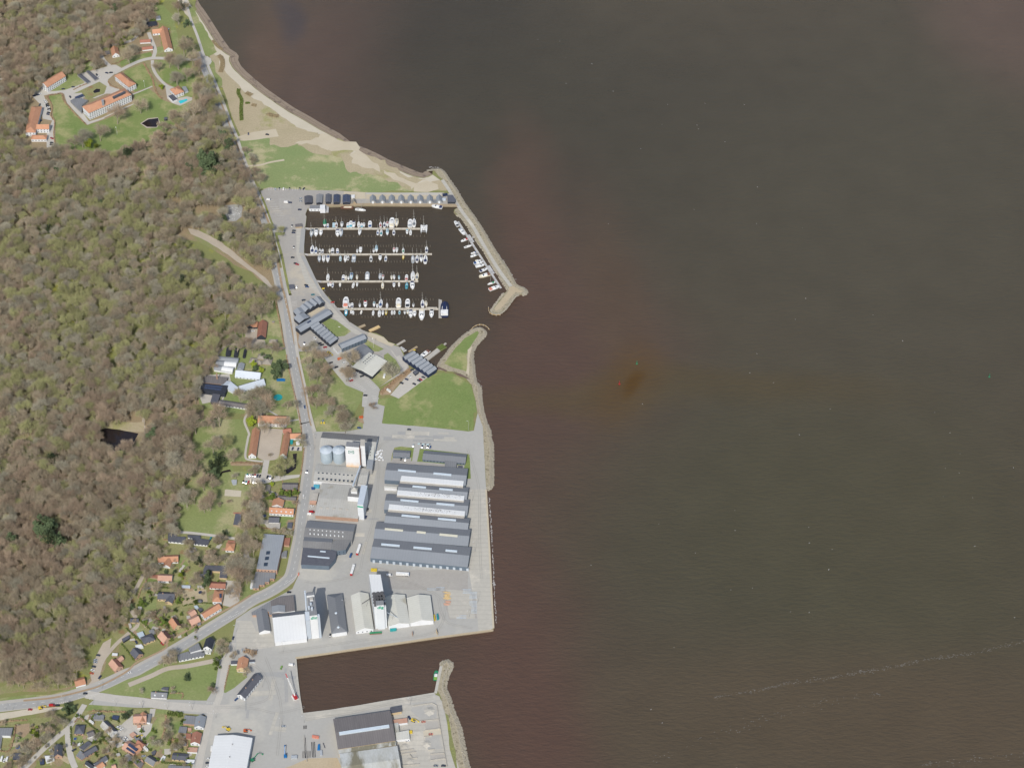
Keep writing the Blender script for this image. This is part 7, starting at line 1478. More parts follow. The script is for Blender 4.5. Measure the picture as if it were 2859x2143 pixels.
def inside(p, pl):
    c = False; j = len(pl)-1
    for i in range(len(pl)):
        if (pl[i][1] > p[1]) != (pl[j][1] > p[1]) and p[0] < (pl[j][0]-pl[i][0])*(p[1]-pl[i][1])/(pl[j][1]-pl[i][1])+pl[i][0]: c = not c
        j = i
    return c
cand = []; grid = {}
rr = random.Random(3)
for _ in range(120000):
    p = (rr.uniform(-40, 785), rr.uniform(-60, 1930))
    if not inside(p, poly) or any(inside(p, h_) for h_ in holes): continue
    d = noise.noise(Vector((p[0]*.012, p[1]*.012, 4.2)))
    w = W(p, 11.5); k = (int(w.x//8), int(w.y//8)); mn = 5.0 if d > -.25 else 6.6
    if noise.noise(Vector((p[0]*.03, p[1]*.03, 11.7))) < -.36: continue
    if any((w.x-q[0])**2+(w.y-q[1])**2 < mn*mn for a in (-1, 0, 1) for b_ in (-1, 0, 1) for q in grid.get((k[0]+a, k[1]+b_), ())): continue
    grid.setdefault(k, []).append((w.x, w.y)); cand.append((p, w))
cand.sort(key=lambda t: -t[0][1])
have = sum(1 for o in COL.objects if o.name.split('.')[0] == 'bare_tree')
def wood_kind(p):
    g_ = noise.noise(Vector((p[0]*.006, p[1]*.006, 1.3)))+noise.noise(Vector((p[0]*.05, p[1]*.05, 7.3)))*.8
    x, y = p; g_ += .32 if (500 < y < 1100 and x < 560) else (-.15 if y > 1150 else -.05)
    q = rr.random()
    if q < .004: return 'dark'
    if rr.random() < max(.08, min(.55, .24+g_*.6)): return 'twig_green'
    if g_ < -.25: return 'twig_red' if q < .5 else 'twig_brown'
    return 'twig_grey' if q < .5 else 'twig_brown'
def zone(p):
    y = p[1]
    return 'beside the coast road junction' if y > 1750 else 'behind the hillside gardens'
lead = cand[:max(0, 296-have)]
for p, w in lead:
    k = wood_kind(p); k = 'twig_brown' if k == 'dark' else k
    s = rr.uniform(.68, 1.12)
    tone = {'twig_green': 'mossy green', 'twig_brown': 'brown', 'twig_red': 'reddish', 'twig_grey': 'grey'}[k]
    tree(k, w.x, w.y, s, s*rr.uniform(.95, 1.2), 'bare %s tree crowded in the wood %s' % (tone, zone(p)), 'bare %s trees of the wood %s' % (tone, zone(p)))
for s_, k in (('E 330,200 50', 'dark'), ('E 420,250 60', 'dark'), ('E 380,290 55', 'dark'), ('E 470,230 45', 'dark'), ('E 195,280 35', 'fir'), ('Q 480,1400 50', 'dark'), ('Q 560,1440 50', 'dark'), ('Q 420,1480 55', 'dark'), ('Q 510,1500 60', 'dark'), ('Q 560,1560 50', 'dark'), ('Q 640,1590 50', 'dark'), ('Q 340,1490 40', 'dark'), ('Q 990,1140 40', 'dark'), ('Q 980,370 35', 'dark'), ('Q 170,280 45', 'dark')):
    pass
grove('the coast road', 'dark conifer among the bare trees of the wood', 'dark', 'E 330,190 72; E 420,240 85; E 385,290 75; E 470,235 65; E 195,280 50; Q 480,1400 75; Q 550,1430 70; Q 420,1480 75; Q 510,1500 85; Q 560,1560 75; Q 640,1590 65; Q 340,1490 40; Q 990,1140 36; Q 980,370 30; Q 170,280 36', 'conifers in the wood')
# the rest of the wood: one mass, its trees spread by a node group from the same meshes
rest_ = cand[len(lead):]
TC = bpy.data.collections.new('wood_kinds')
kinds = ['twig_brown', 'twig_grey', 'twig_green', 'twig_red', 'dark']; idx = {}
n = 0
for k in kinds:
    for i in range(2):
        mt, mc = TM[k][i]
        bm = bmesh.new(); bm.from_mesh(mt); bm.from_mesh(mc)
        me = bpy.data.meshes.new('wood_%02d' % n); bm.to_mesh(me); bm.free()
        me.materials.append(M['bark']); me.materials.append(mc.materials[0])
        nt = len(mt.polygons); me.polygons.foreach_set('material_index', [0]*nt+[1]*(len(me.polygons)-nt))
        ob = bpy.data.objects.new('wood_%02d' % n, me); TC.objects.link(ob); idx[(k, i)] = n; n += 1
pv = [(w.x, w.y, 0) for p, w in rest_]
me = bpy.data.meshes.new('woodland'); me.from_pydata(pv, [], [])
at = me.attributes.new('kind_i', 'INT', 'POINT'); at.data.foreach_set('value', [idx[(wood_kind(p), rr.randrange(2))] for p, w in rest_])
at = me.attributes.new('rot', 'FLOAT_VECTOR', 'POINT'); at.data.foreach_set('vector', [c for _ in rest_ for c in (rr.uniform(-.05, .05), rr.uniform(-.05, .05), rr.uniform(0, 6.28))])
at = me.attributes.new('siz', 'FLOAT_VECTOR', 'POINT')
sz = []
for _ in rest_: s = rr.uniform(.62, 1.25); sz += [s, s, s*rr.uniform(.95, 1.25)]
at.data.foreach_set('vector', sz)
wood = bpy.data.objects.new('woodland', me); COL.objects.link(wood)
tag(wood, 'mass of bare spring woodland covering the slope west of the coast road', 'wood', kind='stuff')
ng = bpy.data.node_groups.new('spread_trees', 'GeometryNodeTree')
ng.interface.new_socket('Geometry', in_out='INPUT', socket_type='NodeSocketGeometry'); ng.interface.new_socket('Geometry', in_out='OUTPUT', socket_type='NodeSocketGeometry')
N = ng.nodes; Lk = ng.links; gi = N.new('NodeGroupInput'); go = N.new('NodeGroupOutput'); ip = N.new('GeometryNodeInstanceOnPoints'); ci = N.new('GeometryNodeCollectionInfo')
ci.inputs['Collection'].default_value = TC; ci.inputs['Separate Children'].default_value = True; ci.inputs['Reset Children'].default_value = True
ip.inputs['Pick Instance'].default_value = True
def nat(nm, ty):
    a = N.new('GeometryNodeInputNamedAttribute'); a.data_type = ty; a.inputs['Name'].default_value = nm; return a.outputs['Attribute']
Lk.new(gi.outputs[0], ip.inputs['Points']); Lk.new(ci.outputs[0], ip.inputs['Instance']); Lk.new(nat('kind_i', 'INT'), ip.inputs['Instance Index'])
er = N.new('FunctionNodeEulerToRotation'); Lk.new(nat('rot', 'FLOAT_VECTOR'), er.inputs[0]); Lk.new(er.outputs[0], ip.inputs['Rotation']); Lk.new(nat('siz', 'FLOAT_VECTOR'), ip.inputs['Scale'])
Lk.new(ip.outputs[0], go.inputs[0])
md = wood.modifiers.new('spread', 'NODES'); md.node_group = ng
print('TREES', have, len(lead), len(rest_))
# ---------------------------------------------------------------- hedges
def hedge(label, s, w, h, m='hedge_brown', group='clipped hedges'):
    pts = smoothline(WP(s), 3); c = pts[0]; R_ = random.Random(len(s)); vs = []; fs = []
    for a, q in zip(pts, pts[1:]):
        d = q-a; L = d.length
        for k in range(int(L*w*5)):
            t = R_.random(); p = a+d*t-c; nn = Vector((-d.y, d.x, 0)).normalized()*R_.uniform(-w/2, w/2); z = R_.uniform(.1, h)
            p = p+nn+Vector((0, 0, z)); u = Vector((R_.gauss(0, 1), R_.gauss(0, 1), R_.gauss(0, 1))).normalized()*.55; v = u.orthogonal().normalized()*.5
            i = len(vs); vs += [p-u, p+v, p+u, p-v]; fs.append((i, i+1, i+2, i+3))
    o = mesh('hedge', vs, fs, m); o.location = c; return tag(o, label, 'hedge', group)
hedge('orange-brown hedge along the east side of the west car park', 'A 505,1040 545,1110 565,1180 545,1250 590,1310 580,1440 595,1580', 1.4, 1.6)
hedge('orange-brown hedge south of the park drive', 'A 520,1032 600,1020 665,1008', 1.4, 1.5)
hedge('orange-brown hedge running down to the long white building', 'A 672,1010 680,1070 720,1130 820,1240 925,1342', 1.4, 1.5)
hedge('orange-brown hedge below the carports', 'A 790,970 860,935 935,905', 1.4, 1.3)
hedge('double brown hedge winding across the upper park lawn', 'A 1545,680 1590,760 1640,850 1660,930 1690,1010 1745,1070', 2.2, 1.4)
hedge('brown hedge beside the drive north of the cottage', 'A 1500,410 1540,330 1600,300 1700,290', 1.6, 1.5)
hedge('brown hedge east of the cottage', 'A 1205,690 1270,680 1400,600 1540,565', 1.3, 1.3)
hedge('short brown hedge round the hospital wing garden', 'A 1165,880 1200,930 1300,965', 1.3, 1.3)
hedge('long reddish hedge along the west edge of the coast road by the barn', 'F 1110,80 1135,260 1170,420 1200,600 1218,655', 1.3, 1.8)
hedge('long reddish hedge along the west edge of the coast road by the gallery', 'F 1232,740 1262,900 1300,1080 1345,1260 1375,1420 1400,1600', 1.3, 1.6)
hedge('reddish hedge between the moat and the coast road', 'H 1425,310 1410,430 1395,560 1385,600', 1.3, 1.5)
hedge('reddish hedge along the road beside the inn', 'H 1375,640 1355,860 1330,1040 1310,1200', 1.2, 1.5)
hedge('dark green clipped hedge in the town block corner', 'N 400,970 500,975 600,985', 5, 2.6, 'hedge_green')
hedge('thin brown hedge between the roadworks and the corner plots', 'M 0,1078 200,1055 350,1050', 1.2, 1.3)
hedge('brown hedge in the garden of the two black bungalows', 'L 835,265 895,270', 1.5, 1.3)
hedge('brown hedge along the woodside lane', 'L 640,740 600,830 540,930 500,1040', 1.3, 1.3)
hedge('hedge round the cottage with two dormers', 'N 430,708 590,708 585,775', 1.2, 1.2)
hedge('hedge on the east side of the harbour lawn', 'N 1195,345 1165,480 1135,600 1125,665', 1.2, 1.3)
hedge('thin hedge on the west side of the marina green', 'H 1190,660 1190,690', 1, 1.2)
hedge('brown shrub bed beside the diagonal car park', 'G 395,1150 480,1080 560,1010 680,920 725,890', 5.5, 1.0)
hedge('dry reed strip north of the moat', 'H 640,470 800,468 975,482', 2.5, 1.2)
hedge('scrubby shrubs in front of the orange-roofed villa', 'N 1380,170 1450,190 1540,200', 5, 3)
hedge('green garden hedge between the pink-tiled and the slate house', 'L 610,850 720,870 840,900 960,905', 2, 1.5, 'hedge_green')
hedge('garden hedge beside the house near the gravel parking', 'L 1090,1145 1250,1115 1400,1105 1500,1120', 1.3, 1.4, 'hedge_green')
for i, s_ in enumerate(('B 720,960 715,1000 730,1040 750,1080 745,1180 750,1300', 'B 1030,1225 1090,1250 1150,1250', 'B 500,600 540,640 545,720 520,780', 'B 440,440 490,500 540,540', 'B 790,1115 840,1110', 'B 800,1000 860,1030', 'B 860,1130 910,1140')):
    hedge('scrubby %s bush strip on the dry beach meadow, %s from the long central one' % ('green' if i in (0, 4) else 'brown', nth(i)), s_, (4.5, 6, 6, 4, 4, 6, 5)[i], 1.2, 'hedge_green' if i in (0, 4) else 'dune_scrub', 'beach meadow bushes')
for s_, l_, m_ in (('M 1020,990 1120,1090 1240,1185 1310,1275 1440,1410 1590,1545', 'long dark hedge cutting diagonally through the town block', 'hedge_green'), ('N 430,1300 520,1305 640,1312', 'hedge between the two lawns west of the orange-roofed gabled house', 'hedge_brown'),
        ('L 500,1310 620,1420 720,1530 800,1620', 'dark garden hedge left of the brick house with pink and dark slopes', 'hedge_green'), ('L 720,1270 840,1400 960,1540', 'hedge between the two brick houses with two-tone roofs', 'hedge_brown'), ('L 1080,1370 1120,1415 1165,1465', 'short hedge right of the brick house with orange slope', 'hedge_green'),
        ('L 345,1440 450,1540 570,1640', 'hedge left of the grey slate hipped house', 'hedge_green'), ('M 1550,80 1640,190 1710,290', 'hedge between the pink-tiled house and the solar-roofed one', 'hedge_green'), ('M 0,1440 120,1440 180,1260 200,1100', 'thin hedge along the path in the bottom-left plot', 'hedge_brown'),
        ('M 905,1130 905,1250 915,1380', 'green hedge on the east side of the side street', 'hedge_green'), ('M 1180,930 1400,945 1640,945', 'low hedge along the north edge of the town block', 'hedge_brown'), ('N 380,990 370,1150 330,1290', 'brown hedge right of the long green lawn', 'hedge_brown'), ('N 440,1290 640,1310 650,1440', 'brown hedge round the vegetable garden', 'hedge_brown'),
        ('M 950,1090 1000,1030 1080,1060', 'red-brown hedge at the corner above the dark hipped house', 'hedge_brown'), ('H 940,1110 940,1160 1030,1180 1160,1190', 'brown hedge below the pale flat extension', 'hedge_brown'), ('N 320,1590 540,1610 640,1620', 'clipped hedge below the ribbed-roof bungalow', 'hedge_green')):
    hedge(l_, s_, 1.5, 1.7, m_, 'garden hedges')
# ---------------------------------------------------------------- rock armour
def rocks(name, label, s, w, n, z0=-1.4, z1=.5, rs=(.5, 1.1)):
    line = smoothline(WP(s), 3); seg = [(a, b, (b-a).length) for a, b in zip(line, line[1:])]; tot = sum(x[2] for x in seg); R_ = random.Random(n); vs = []; fs = []
    bm = bmesh.new(); bmesh.ops.create_icosphere(bm, subdivisions=1, radius=1); iv = [v.co.copy() for v in bm.verts]; iff = [[v.index for v in f.verts] for f in bm.faces]; bm.free()
    for _ in range(n):
        t = R_.uniform(0, tot)
        for a, b, L in seg:
            if t <= L: break
            t -= L
        d = (b-a).normalized(); nn = Vector((-d.y, d.x, 0)); o = R_.uniform(-.5, .5); p = a+d*t+nn*o*w; z = z0+(z1-z0)*(o+.5); r_ = R_.uniform(*rs); k = len(vs)
        sc_ = Vector((r_*R_.uniform(.7, 1.3), r_*R_.uniform(.7, 1.3), r_*.7)); ro = Matrix.Rotation(R_.uniform(0, 6), 3, 'Z')
        vs += [p+Vector((0, 0, z))+ro @ Vector((v.x*sc_.x*R_.uniform(.8, 1.2), v.y*sc_.y, v.z*sc_.z)) for v in iv]; fs += [[i+k for i in f] for f in iff]
    return tag(mesh(name, vs, fs, 'stone'), label, 'rocks', kind='stuff')
rocks('armour_stones', 'stones on the seaward side of the marina breakwater', 'C 900,292 960,280 1030,277 1072,302 1112,362 1202,492 1290,640 1400,790 1510,960 1640,1180 1760,1352 1830,1490 1862,1530 1925,1552 1962,1584 1958,1612 1920,1625', 3.6, 2600, z0=.2, z1=-1.3)
rocks('armour_stones', 'stones on the harbour side of the marina breakwater', 'C 1215,765 1280,812 1330,882 1410,1012 1520,1172 1600,1312 1700,1472 1765,1575', 2.6, 1000, z0=-1.3, z1=.2, rs=(.35, .8))
rocks('armour_stones', 'stones round the tip of the breakwater arm', 'G 1880,85 1840,100 1800,150 1750,220 1700,270 1660,285 1620,280 1595,265 1620,220 1680,140 1730,72', 4, 1100, z0=-1.2, z1=.3)
rocks('armour_stones', 'stones round the grassy spit', 'G 1015,860 1040,800 1100,730 1150,660 1250,560 1350,480 1430,445 1480,445 1522,480 1522,512 1480,562 1432,612 1392,682 1382,762 1396,850 1402,950 1422,1030', 3, 1700, z0=.3, z1=-1.2)
rocks('armour_stones', 'stones along the shore of the big meadow and street', 'G 1422,1030 1462,1090 1467,1200 1492,1350 1522,1450 1552,1520 1572,1600 I 1562,60 1588,150 1592,250 1592,400 1592,560 1572,618 1540,628', 4.5, 2000, z0=.4, z1=-1.3)
rocks('armour_stones', 'stones covering the south mole and shore', 'O 1820,330 1870,284 1925,292 1942,330 1930,380 1905,410 1885,480 1862,560 1868,640 1905,722 1935,800 1960,900 1995,980 2035,1080 2065,1200 2095,1350 2125,1500 2150,1600 X 1330,2190', 5, 2000, z0=.5, z1=-1.3)
# surf along the quay and shore
def foam(label, s, w, n, m='foam_white'):
    line = smoothline(WP(s, WATER_Z), 4); vs = []; fs = []; R_ = random.Random(n)
    for i in range(n):
        t = R_.uniform(0, len(line)-1.01); k = int(t); a = line[k].lerp(line[k+1], t-k); d = (line[k+1]-line[k]).normalized()
        nn = Vector((-d.y, d.x, 0)); p = a+nn*R_.gauss(0, w*.35); L = R_.uniform(.6, 2.6); q = R_.uniform(.15, .45); j = len(vs)
        b = d*L+nn*R_.gauss(0, .5); m_ = nn*q; z = Vector((0, 0, .05+i*.0002))
        vs += [p-m_*.3+z, p+b*.5-m_+z, p+b+z, p+b*.5+m_+z]; fs.append((j, j+1, j+2, j+3))
    return tag(fixnorm(mesh('foam', vs, fs, m)), label, 'foam', kind='stuff')
mat('foam_faint', (118, 114, 106), (100, 96, 90), .6, .8, .9, fvar=.2)
mat('foam_white', (190, 188, 184), (150, 146, 140), .6, .8, .9, fvar=.2)
foam('broken line of foam along the east quay', 'I 1565,720 1572,850 1585,1000 1592,1150 1602,1350 1610,1500 1612,1640 K 1985,250 1998,500 2018,760', 1.0, 260)
foam('foam along the breakwater stones', 'C 900,262 1030,266 1120,362 1205,480 1300,640 1440,860 1580,1080 1700,1250 1850,1470', 1.6, 200)
foam('foam along the shore below the meadow', 'G 1400,780 1402,900 1475,1090 1500,1340 1545,1500 I 1600,150 1610,300 1605,500', 1.6, 120)
foam('long faint foam streak on the open water', 'Z 1540,1505 1640,1490 1700,1475 1780,1466 1850,1452 1930,1440 2000,1425 2100,1410 2212,1385', 3.5, 420, 'foam_faint')
foam('faint second foam trace nearer the south edge', 'Z 1400,1640 1600,1570 1760,1520 1900,1500', 8, 90, 'foam_faint')
foam('faint foam trace in the south-east', 'Z 1990,1650 2100,1640 2212,1628', 5, 60, 'foam_faint')
foam('small whitecaps scattered on the sea', 'Z 1200,60 1500,300 1640,600 1850,880 2150,1015 1300,1130 1690,1390 1900,1290 1500,1630', 220, 60)
# ---------------------------------------------------------------- street lamps, masts, buoys, flags
lampm = {}
def lamp(label, s, h=8, arm=1.5, group='street lamps'):
    p = WP(s)[0]; t = empty('street_lamp', (p.x, p.y, 0), rnd.uniform(-.4, .4)); tag(t, label, 'lamp post', group)
    k = (h, arm)
    if k not in lampm:
        a = MB(); a.tube((0, 0, 0), (0, 0, h), .14, .09, 6); a.tube((0, 0, h), (-arm, 0, h+.3), .08, n=5); b = MB(); b.box(-arm-.7, -.18, h+.2, -arm+.1, .18, h+.42)
        lampm[k] = (a.ob('pole', 'pole_grey', t).data, b.ob('lantern', 'white_metal', t).data)
    else:
        for nm, me in zip(('pole', 'lantern'), lampm[k]): o = bpy.data.objects.new(nm, me); COL.objects.link(o); o.parent = t
for i, s_ in enumerate(('M 75,920', 'M 165,920', 'M 465,890', 'M 820,800', 'M 1180,850', 'M 1300,650', 'M 1478,860', 'M 1815,880', 'N 400,905', 'N 715,915', 'N 80,890')):
    lamp('grey street lamp by the harbour street junction, %s from the west edge' % nth(sorted((0, 1, 2, 3, 4, 5, 6, 7, 9, 10, 8)).index(i)), s_, group='street lamps at the junction')
for i, s_ in enumerate(('E 880,500', 'E 925,590', 'E 1075,995', 'E 1185,1485', 'F 1240,200', 'F 1290,440', 'F 1320,640', 'F 1350,830', 'F 1375,960', 'F 1410,1130', 'F 1465,1350', 'H 1495,50', 'H 1545,210', 'H 1530,330')):
    lamp('street lamp on the verge of the coast road, %s from the north' % nth(i), s_, 7, group='street lamps on the coast road')
for i, s_ in enumerate(('G 1343,1552', 'I 1385,765', 'I 1410,1315', 'K 1770,490', 'J 618,1138', 'J 0,870', 'N 1858,1110', 'N 1610,630', 'O 130,1050', 'O 1437,830', 'N 1018,1020', 'N 715,912', 'K 1655,680', 'J 1425,540')):
    lamp('tall quay light mast on the working harbour, %s from the north meadow' % nth(i), s_, 16 if i < 5 else 11, 1.2, group='quay light masts')
def buoy(label, s, c):
    p = WP(s, WATER_Z)[0]; t = empty('buoy', (p.x, p.y, WATER_Z)); tag(t, label, 'buoy')
    b = MB(); b.cyl(0, 0, -.3, .5, 1.1, n=10); b.ob('float', paint(c), t); b = MB(); b.tube((0, 0, .5), (0, 0, 4), .4, .18, 6); b.ellip((0, 0, 4.2), .5, .5, .5, 7, 5); b.ob('topmark', paint(c), t)
buoy('red buoy on the open sea near the dark brown patch', 'V 1582,450', 'red'); buoy('small green buoy north-east of the red one', 'V 1762,242', 'green'); buoy('tiny green buoy far out to the east', 'Z 2137,814', 'green')
def flag(label, s, h, c, w_=3.2, c2=None):
    p = WP(s)[0]; t = empty('flagpole', (p.x, p.y, 0)); tag(t, label, 'flag')
    b = MB(); b.tube((0, 0, 0), (0, 0, h), .12, .06, 6); b.ob('pole', paint('white'), t)
    b = MB(); b.add([(0, 0, h), (-w_*.5, -.3, h-.2), (-w_, .1, h-.7), (-w_, .1, h-2.6), (-w_*.5, -.3, h-2.1), (0, 0, h-1.9), (0, .05, h), (-w_*.5, -.25, h-.2), (-w_, .15, h-.7), (-w_, .15, h-2.6), (-w_*.5, -.25, h-2.1), (0, .05, h-1.9)],
          [(0, 1, 4, 5), (1, 2, 3, 4), (11, 10, 7, 6), (10, 9, 8, 7), (0, 6, 7, 1), (1, 7, 8, 2), (2, 8, 9, 3), (3, 9, 10, 4), (4, 10, 11, 5), (5, 11, 6, 0)]); b.ob('cloth', paint(c), t)
flag('red and white flag flying at the landward end of the bottom pontoon', 'e 385,630', 9, 'red', 4.5); flag('yellow flag on the quay slope by the third pontoon', 'e 78,150', 6, 'yellow', 3)
for i, s_ in enumerate(('I 822,200', 'I 870,205', 'I 918,208')): flag('%s of three pale blue company flags at the long office' % nth(i), s_, 9, 'pale blue', 2.6)
flag('tall white flagpole on the small marina lawn', 'G 320,660', 16, 'white', 1.2); flag('white flagpole on the park lawn by the hospital wing', 'A 1560,945', 12, 'white', .8); flag('white flagpole in the lower park lawn', 'A 1262,1450', 13, 'white', .8)
# ---------------------------------------------------------------- garden and play things
def disc(name, label, cat, s, rad, h, m, rim='pole_grey'):
    p = WP(s)[0]; t = empty(name, (p.x, p.y, ground_z(p.x, p.y))); tag(t, label, cat)
    b = MB(); b.cyl(0, 0, h-.08, h, rad, n=24); b.ob('mat', m, t)
    b = MB(); n_ = 24
    for k in range(n_): a0, a1 = k*math.tau/n_, (k+1)*math.tau/n_; b.tube((rad*math.cos(a0), rad*math.sin(a0), h), (rad*math.cos(a1), rad*math.sin(a1), h), .12, n=4)
    for k in range(6): a0 = k*math.tau/6; b.tube((rad*math.cos(a0), rad*math.sin(a0), 0), (rad*math.cos(a0), rad*math.sin(a0), h), .06, n=4)
    b.ob('rim', rim, t)
disc('play_circle', 'turquoise round play surface on the museum lawn', 'play surface', 'F 1142,1193', 4.8, .12, paint('turquoise').name, paint('turquoise').name)
disc('trampoline', 'dark blue trampoline in the fenced garden lawn', 'trampoline', 'L 1325,965', 2.1, .5, 'navy_wall'); disc('sandpit', 'olive round sandpit cover beside the trampoline', 'sandpit', 'L 1265,930', 1.5, .25, 'hedge_green')
disc('trampoline', 'blue trampoline in the inn garden', 'trampoline', 'H 995,1045', 2.2, .8, paint('blue').name); disc('trampoline', 'small blue trampoline behind the hipped brick house', 'trampoline', 'M 960,1292', 1.6, .7, paint('blue').name)
disc('trampoline', 'blue trampoline above the dark garden shed', 'trampoline', 'M 228,1400', 2.3, .9, paint('blue').name)
P('play_slide', 'bright blue play slide on the museum lawn', 'slide', 'F 1128,990 1190,986 1218,994 1215,1012 1130,1010', 1.2, paint('bright blue').name, paint('bright blue').name)
bt = empty('bell_tent', WP('L 1325,1085', 0)[0]); tag(bt, 'dark grey round tent in the garden below the trampoline', 'tent'); b = MB(); b.cyl(0, 0, 0, 1.4, 2.4, 2.2, 14); b.ob('side', 'slate', bt); b = MB(); b.cyl(0, 0, 1.4, 3.2, 2.4, .15, 14); b.ob('roof', 'slate', bt)
pf = empty('climbing_frame', WP('F 1625,1465', 0)[0]); tag(pf, 'white, yellow and blue climbing frame on the marina green', 'climbing frame')
for k, (x, y, c) in enumerate(((-1.5, -1, 'yellow'), (1.5, -1, 'yellow'), (0, 2.4, 'blue'))): b = MB(); b.box(x-.8, y-.7, 0, x+.8, y+.7, 1.8); b.ob('platform', paint(c), pf)
b = MB(); b.tube((-1.5, -1, 1.8), (0, 2.4, 2), .12, n=5); b.tube((1.5, -1, 1.8), (0, 2.4, 2), .12, n=5); b.ob('bar', 'white_metal', pf)
# bicycle racks read as dark dashes; stones on the dark forest court
g('dark_court', 'E 568,672 740,655 762,690 750,790 690,840 600,850 575,800', 'road', .4)
b = MB(); c = WP('E 660,760', 0)[0]; R_ = random.Random(5)
for k in range(46): x, y = R_.gauss(0, 3.6), R_.gauss(0, 4.6); b.ellip((x, y, .35), .5, .4, .35, 6, 4)
o = b.ob('white_stones', 'white_wall'); o.location = c; tag(o, 'scattered white stones on the dark court in the wood', 'stones', kind='stuff')
# ---------------------------------------------------------------- machines and yard goods
def excavator(label, s, c, rz, boom, cat='excavator', name='excavator'):
    p = WP(s)[0]; t = empty(name, (p.x, p.y, 0), math.radians(rz)); tag(t, label, cat)
    for y in (-1.2, 1.2): b = MB(); b.prism([(-2.2, y-.35), (2.2, y-.35), (2.2, y+.35), (-2.2, y+.35)], 0, .9, [(-1.8, y-.35), (1.8, y-.35), (1.8, y+.35), (-1.8, y+.35)]); b.ob('track', 'tyre', t)
    b = MB(); b.prism([(-2.4, -1.4), (1.4, -1.4), (1.4, 1.4), (-2.4, 1.4)], 1.1, 2.4, [(-2.2, -1.3), (1.3, -1.3), (1.3, 1.3), (-2.2, 1.3)]); b.ob('body', paint(c), t)
    b = MB(); b.prism([(0, -1.3), (1.5, -1.3), (1.5, -.2), (0, -.2)], 2.4, 3.6, [(.1, -1.2), (1.3, -1.2), (1.3, -.3), (.1, -.3)]); b.ob('cab', 'glass', t)
    b = MB(); b.tube((1.2, .4, 2.2), (boom*.55, .4, boom*.6), .4, .32, 5); bo_ = b.ob('boom', paint(c), t)
    b = MB(); b.tube((boom*.55, .4, boom*.6), (boom, .4, 1.5), .3, .22, 5); b.ellip((boom, .4, 1.0), .9, .9, .8, 7, 5); b.ob('arm', paint(c), t); return t
excavator('green material handler with bent boom beside the white hall', 'N 1490,1560', 'green', 35, 11); excavator('bright blue crane with long boom in the quay yard', 'N 1905,1510', 'bright blue', 95, 12)
excavator('yellow digger at the end of the white hall', 'N 1175,1170', 'yellow', 150, 6); excavator('yellow loader in the store yard', 'O 1480,1025', 'yellow', -20, 5, 'loader', 'loader'); excavator('small yellow digger by the roadworks', 'M 520,898', 'yellow', 20, 5)
excavator('yellow digger parked in front of the marina centre', 'F 1690,722', 'yellow', -40, 5); excavator('yellow mini digger beside the town houses', 'M 1765,1270', 'yellow', 30, 4)
excavator('orange tractor with red trailer at the end of the white hall', 'N 1400,1190', 'orange', 0, 5, 'tractor', 'tractor')
mcn = empty('mobile_crane', (*WP('N 2025,765')[0].xy, 0), math.radians(118)); mcn.scale = (.8, .8, .8); tag(mcn, 'red and white mobile harbour crane with lattice boom on the west quay', 'crane')
b = MB(); b.box(-4, -3.2, .6, 4, 3.2, 2.2); b.ob('carriage', paint('white'), mcn)
for x in (-3, -1, 1, 3):
    for y in (-2.8, 2.8): b = MB(); b.tube((x, y-.3, .7), (x, y+.3, .7), .7, n=10); b.ob('wheel', 'tyre', mcn)
b = MB(); b.box(-4.6, -2.0, 2.4, 2.6, 2.0, 5.4); b.ob('machine_house', paint('red'), mcn); b = MB(); b.tube((0, 0, 5), (0, 0, 9), 1, .7, 8); b.ob('tower', paint('white'), mcn)
b = MB()
for sy in (-.9, .9):
    for sz_ in (-.7, .7): b.tube((1, sy, 6+sz_), (24, sy*.3, 21+sz_*.4), .16, n=4)
for k in range(12): f = k/12; x0, z0 = 1+23*f, 6+15*f; b.tube((x0, -.9*(1-f*.6), z0-.6), (x0+1.9, .9*(1-f*.6), z0+1.8), .12, n=4)
b.ob('boom', paint('white'), mcn); b = MB(); b.tube((19.5, 0, 18.1), (24.2, 0, 21.2), .7, .6, 6); b.ob('boom_tip', paint('red'), mcn)
def stack(name, label, cat, s, n, gap, ln, m, h=.5, rz=0):
    p = WP(s)[0]; t = empty(name, (p.x, p.y, ground_z(p.x, p.y)), math.radians(rz)); tag(t, label, cat, None)
    b = MB()
    for k in range(n): b.tube((-ln/2+rnd.uniform(-.3, .3), k*gap, h/2+.02), (ln/2, k*gap, h/2+.02), h/2, n=6)
    b.ob('pipe', m, t); return t
stack('pipe_row', 'long row of dark steel pipes, westernmost in the quay yard', 'pipes', 'O 148,1360', 2, .7, 24, 'dark_wall', .6, 96)
stack('pipe_row', 'shorter stack of rusty pipes beside the long westernmost row', 'pipes', 'O 205,1440', 7, 1.2, 8, 'brown_sheet', .5, 92); stack('pipe_row', 'pair of dark pipes in the middle of the quay yard', 'pipes', 'O 262,1380', 3, 1.4, 18, 'dark_wall', .6, 96)
stack('beam_row', 'single grey beam lying apart east of the blue skip', 'beam', 'O 375,1330', 1, 1, 6, 'slate', .8, 110); stack('beam_row', 'three short dark beams at the corner of the basin', 'beams', 'O 155,1105', 3, 1.2, 4, 'dark_wall', .6, 95)
mat('pipe_blue', (172, 182, 190), (156, 170, 182), .5, .6, .6)
